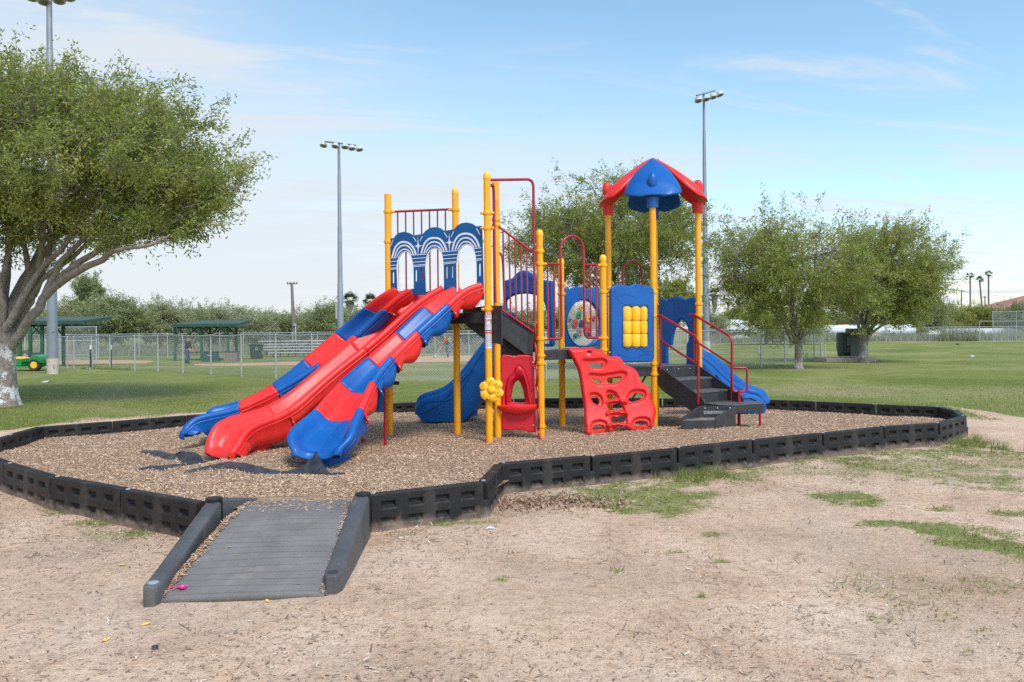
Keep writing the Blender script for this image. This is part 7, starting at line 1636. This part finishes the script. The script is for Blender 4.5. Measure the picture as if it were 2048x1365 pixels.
# ================================================================== PEOPLE
def skin_mesh(name, joints, edges, m_, parent, sub=1):
    me = bpy.data.meshes.new(name); me.from_pydata([j[0] for j in joints], edges, []); o = bpy.data.objects.new(name, me); C.objects.link(o)
    q = o.modifiers.new('k', 'SKIN'); 
    for i, j in enumerate(joints):
        sv = me.skin_vertices[0].data[i]; r_ = j[1]; sv.radius = r_ if isinstance(r_, tuple) else (r_, r_); sv.use_root = (i == 0)
    q2 = o.modifiers.new('s', 'SUBSURF'); q2.levels = q2.render_levels = sub
    m2 = bpy.data.meshes.new_from_object(o.evaluated_get(bpy.context.evaluated_depsgraph_get())); bpy.data.objects.remove(o); m2.materials.clear(); m2.materials.append(m_); fin(m2, 0)
    o = bpy.data.objects.new(name, m2); return link(o, parent)
def loft(mb, rings, l_, f, n=16):
    "rings: (centre, half width, half depth); elliptical sections"
    vs = []
    for c, w_, d_ in rings: vs += [Vector(c) + l_ * (w_ * cos(2 * pi * k / n)) + f * (d_ * sin(2 * pi * k / n)) for k in range(n)]
    m_n = len(rings); mb.add(vs, [(a * n + k, a * n + (k + 1) % n, (a + 1) * n + (k + 1) % n, (a + 1) * n + k) for a in range(m_n - 1) for k in range(n)] + [tuple(range(n - 1, -1, -1)), tuple((m_n - 1) * n + k for k in range(n))]); return mb
def person(label, base, face, bend, H, top_m, vest_m, cap_m, glove=None, reach=.25, stick=False):
    """face: +1 looks to picture right, -1 left; bend: forward lean of the torso (radians)"""
    root = thing('person', label, 'person', base); s = H / 1.75; f = Vector((face, -.12, 0)).normalized(); l_ = Vector((-f.y, f.x, 0)); B = Vector(base)
    def P(fw, lat, z): return tuple(B + (f * fw + l_ * lat) * s + Vector((0, 0, z * s)))
    hipz = .92; sh = .50; sb, cb = math.sin(bend), math.cos(bend)
    def T(k, lat=0, fw=0): return P(sb * sh * k + fw * cb, lat, hipz + cb * sh * k - fw * sb)       # point along the torso
    hx_, hz_ = sb * sh, hipz + cb * sh; nx2, nz2 = sb * (sh + .05), hipz + cb * (sh + .05); hdx, hdz = nx2 + .045 + .05 * sb, nz2 + .105
    wr = [(hx_ + reach, s2 * .17, hz_ - .50 + .02 * (s2 < 0)) for s2 in (1, -1)]
    body = [(T(0), (.12, .09)), (T(.5), (.125, .09)), (T(.9), (.13, .085)), (P(nx2, 0, nz2), .052), (P(hdx - .01, 0, hdz - .01), (.070, .085)), (P(hdx, 0, hdz + .07), (.066, .078)),
            (T(.93, .17), .05), (P(hx_ + .06, .21, hz_ - .27), .038), (P(*wr[0]), .030), (T(.93, -.17), .05), (P(hx_ + .06, -.21, hz_ - .27), .038), (P(*wr[1]), .030),
            (P(0, .09, hipz - .1), .07), (P(.03, .11, .50), .05), (P(-.02, .12, .07), .036), (P(0, -.09, hipz - .1), .07), (P(.06, -.12, .50), .05), (P(.02, -.13, .07), .036)]
    ed = [(0, 1), (1, 2), (2, 3), (3, 4), (4, 5), (2, 6), (6, 7), (7, 8), (2, 9), (9, 10), (10, 11), (0, 12), (12, 13), (13, 14), (0, 15), (15, 16), (16, 17)]
    skin_mesh('body', body, ed, M_['skin'], root)
    mb = MB(); loft(mb, [(P(0, 0, hipz - .10), .165 * s, .12 * s), (P(0, 0, hipz), .175 * s, .125 * s), (P(sb * .05, 0, hipz + .08), .165 * s, .12 * s)], l_, f)
    for lat, kn in ((.09, .03), (-.09, .06)):
        loft(mb, [(P(0, lat, hipz - .02), .092 * s, .115 * s), (P(.01, lat * 1.05, hipz - .15), .095 * s, .11 * s), (P(kn, lat * 1.25, .50), .072 * s, .08 * s), (P(kn * .3 - .01, lat * 1.35, .26), .064 * s, .07 * s), (P(kn * .3 - .02, lat * 1.4, .055), .068 * s, .078 * s)], l_, f)
    ob('jeans', mb, M_['jeans'], root, ang=0)
    mb = MB(); loft(mb, [(T(-.02), .178 * s, .135 * s), (T(.18), .175 * s, .135 * s), (T(.5), .185 * s, .14 * s), (T(.80), .20 * s, .13 * s), (T(.95), .17 * s, .105 * s), (T(1.04), .085 * s, .075 * s)], l_, (f * cb - Vector((0, 0, sb))).normalized())
    for k, s2 in enumerate((1, -1)): mb.tube([T(.93, s2 * .13), T(.92, s2 * .19), P(hx_ + .03, s2 * .215, hz_ - .14), P(hx_ + .06, s2 * .215, hz_ - .28), tuple(Vector(P(*wr[k])) * .92 + Vector(P(hx_ + .06, s2 * .215, hz_ - .28)) * .08)], [.07 * s, .078 * s, .062 * s, .055 * s, .045 * s], 12)
    ob('shirt', mb, top_m, root, ang=0)
    if vest_m: mb = MB(); loft(mb, [(T(-.03), .188 * s, .148 * s), (T(.2), .186 * s, .148 * s), (T(.5), .195 * s, .153 * s), (T(.80), .185 * s, .142 * s), (T(.97), .14 * s, .115 * s), (T(1.02), .10 * s, .09 * s)], l_, (f * cb - Vector((0, 0, sb))).normalized()); ob('vest', mb, vest_m, root, ang=0)
    c = Vector(P(hdx - .01, 0, hdz + .095)); 
    mb = MB(); mb.ball(c, .108 * s, 14, 8, (1.05, .95, .72)); e = c + f * .13 * s + Vector((0, 0, -.02)); mb.ball(e, .07 * s, 10, 6, (1, 1, .2)); ob('cap', mb, cap_m, root)
    ob('belt', MB().lathe([(.165 * s, -.03), (.17 * s, 0), (.165 * s, .03)], Vector(P(0, 0, hipz + .0)), 16), M_['concrete'], root)
    for sg, x0 in ((1, P(*wr[0])), (-1, P(*wr[1]))):
        w_ = Vector(x0); dn = Vector((f.x * .35, f.y * .35, -1)).normalized(); jt = [(tuple(w_), .030), (tuple(w_ + dn * .06), (.040, .022))]; e_ = [(0, 1)]
        for q in range(4): o0 = (l_ * (q - 1.5) * .021); a_ = len(jt); jt += [(tuple(w_ + dn * .10 + o0), .0105), (tuple(w_ + dn * (.135 - .01 * abs(q - 1.3)) + o0 + f * .008), .0095), (tuple(w_ + dn * (.165 - .012 * abs(q - 1.3)) + o0 + f * .025), .0085)]; e_ += [(1, a_), (a_, a_ + 1), (a_ + 1, a_ + 2)]
        a_ = len(jt); jt += [(tuple(w_ + dn * .05 + f * .035), .0115), (tuple(w_ + dn * .09 + f * .05), .0095)]; e_ += [(0, a_), (a_, a_ + 1)]
        skin_mesh('hand', jt, e_, glove or M_['skin'], root)
    for lat, fw in ((.12, .0), (-.13, .05)):
        c = Vector(P(fw + .05, lat, .045)); ob('shoe', MB().ball(c, .075 * s, 12, 6, (1.75, .62, .62), Matrix(((f.x, -f.y, 0), (f.y, f.x, 0), (0, 0, 1)))), M_['darkjkt'] if not stick else M_['concrete'], root)
    # face: nose, ears, hair at the nape
    hc = Vector(P(hdx - .01, 0, hdz + .02)); ob('nose', MB().ball(hc + f * .098 * s, .017, 8, 5), M_['skin'], root)
    for q in (-1, 1):
        ob('ear', MB().ball(hc + l_ * .086 * q * s, .024, 8, 5, (.7, .4, 1)), M_['skin'], root); ob('eye', MB().ball(hc + f * .088 * s + l_ * .032 * q + Vector((0, 0, .025)), .010, 8, 5), M_['darksteel'], root)
    ob('mouth', MB().ball(hc + f * .094 * s - Vector((0, 0, .04)), .018, 8, 4, (.5, 1, .3)), M_['dred'], root)
    ob('hair', MB().ball(hc - f * .035 * s + Vector((0, 0, .03)), .085 * s, 12, 8, (1, 1, .9)), mat('grey_hair', (.22, .20, .18), .8), root)
    return root, P, f
ogl = mat('orange_glove', (.70, .24, .03), .7); capg = mat('green_cap', (.05, .10, .08), .8)
b = far(374.5, 731, 48.5); b.z = zg(b.x, b.y)
dS = 48.5
person('person in black jacket, jeans and cap standing with head bowed behind the near fence', b, 1, .10, 1.70, M_['darkjkt'], None, capg, ogl, reach=.16)
b = far(895.5, 721, 56)
pr2, P, f = person('person in red shirt, black vest and white cap trimming the infield edge between yellow posts', b, -1, .34, 1.70, M_['redsleeve'], M_['darkjkt'], M_['white'], None, reach=.14, stick=True)
h1 = Vector(P(.38, -.15, .95)); g0 = Vector((h1.x - .55, h1.y - .1, zg(b.x, b.y) + .06)); tr_ = thing('string_trimmer', 'thin grass trimmer held down by the person in the red shirt', 'trimmer', g0)
ob('shaft', MB().tube([h1 + Vector((.25, 0, .25)), g0], .014, 6), M_['alu'], tr_); ob('head', MB().lathe([(.0, -.03), (.09, -.02), (.07, .04), (.0, .06)], g0, 12), M_['darksteel'], tr_); ob('guard', MB().ball(g0 + Vector((.05, 0, .03)), .13, 10, 5, (1, 1, .3)), M_['white'], tr_)
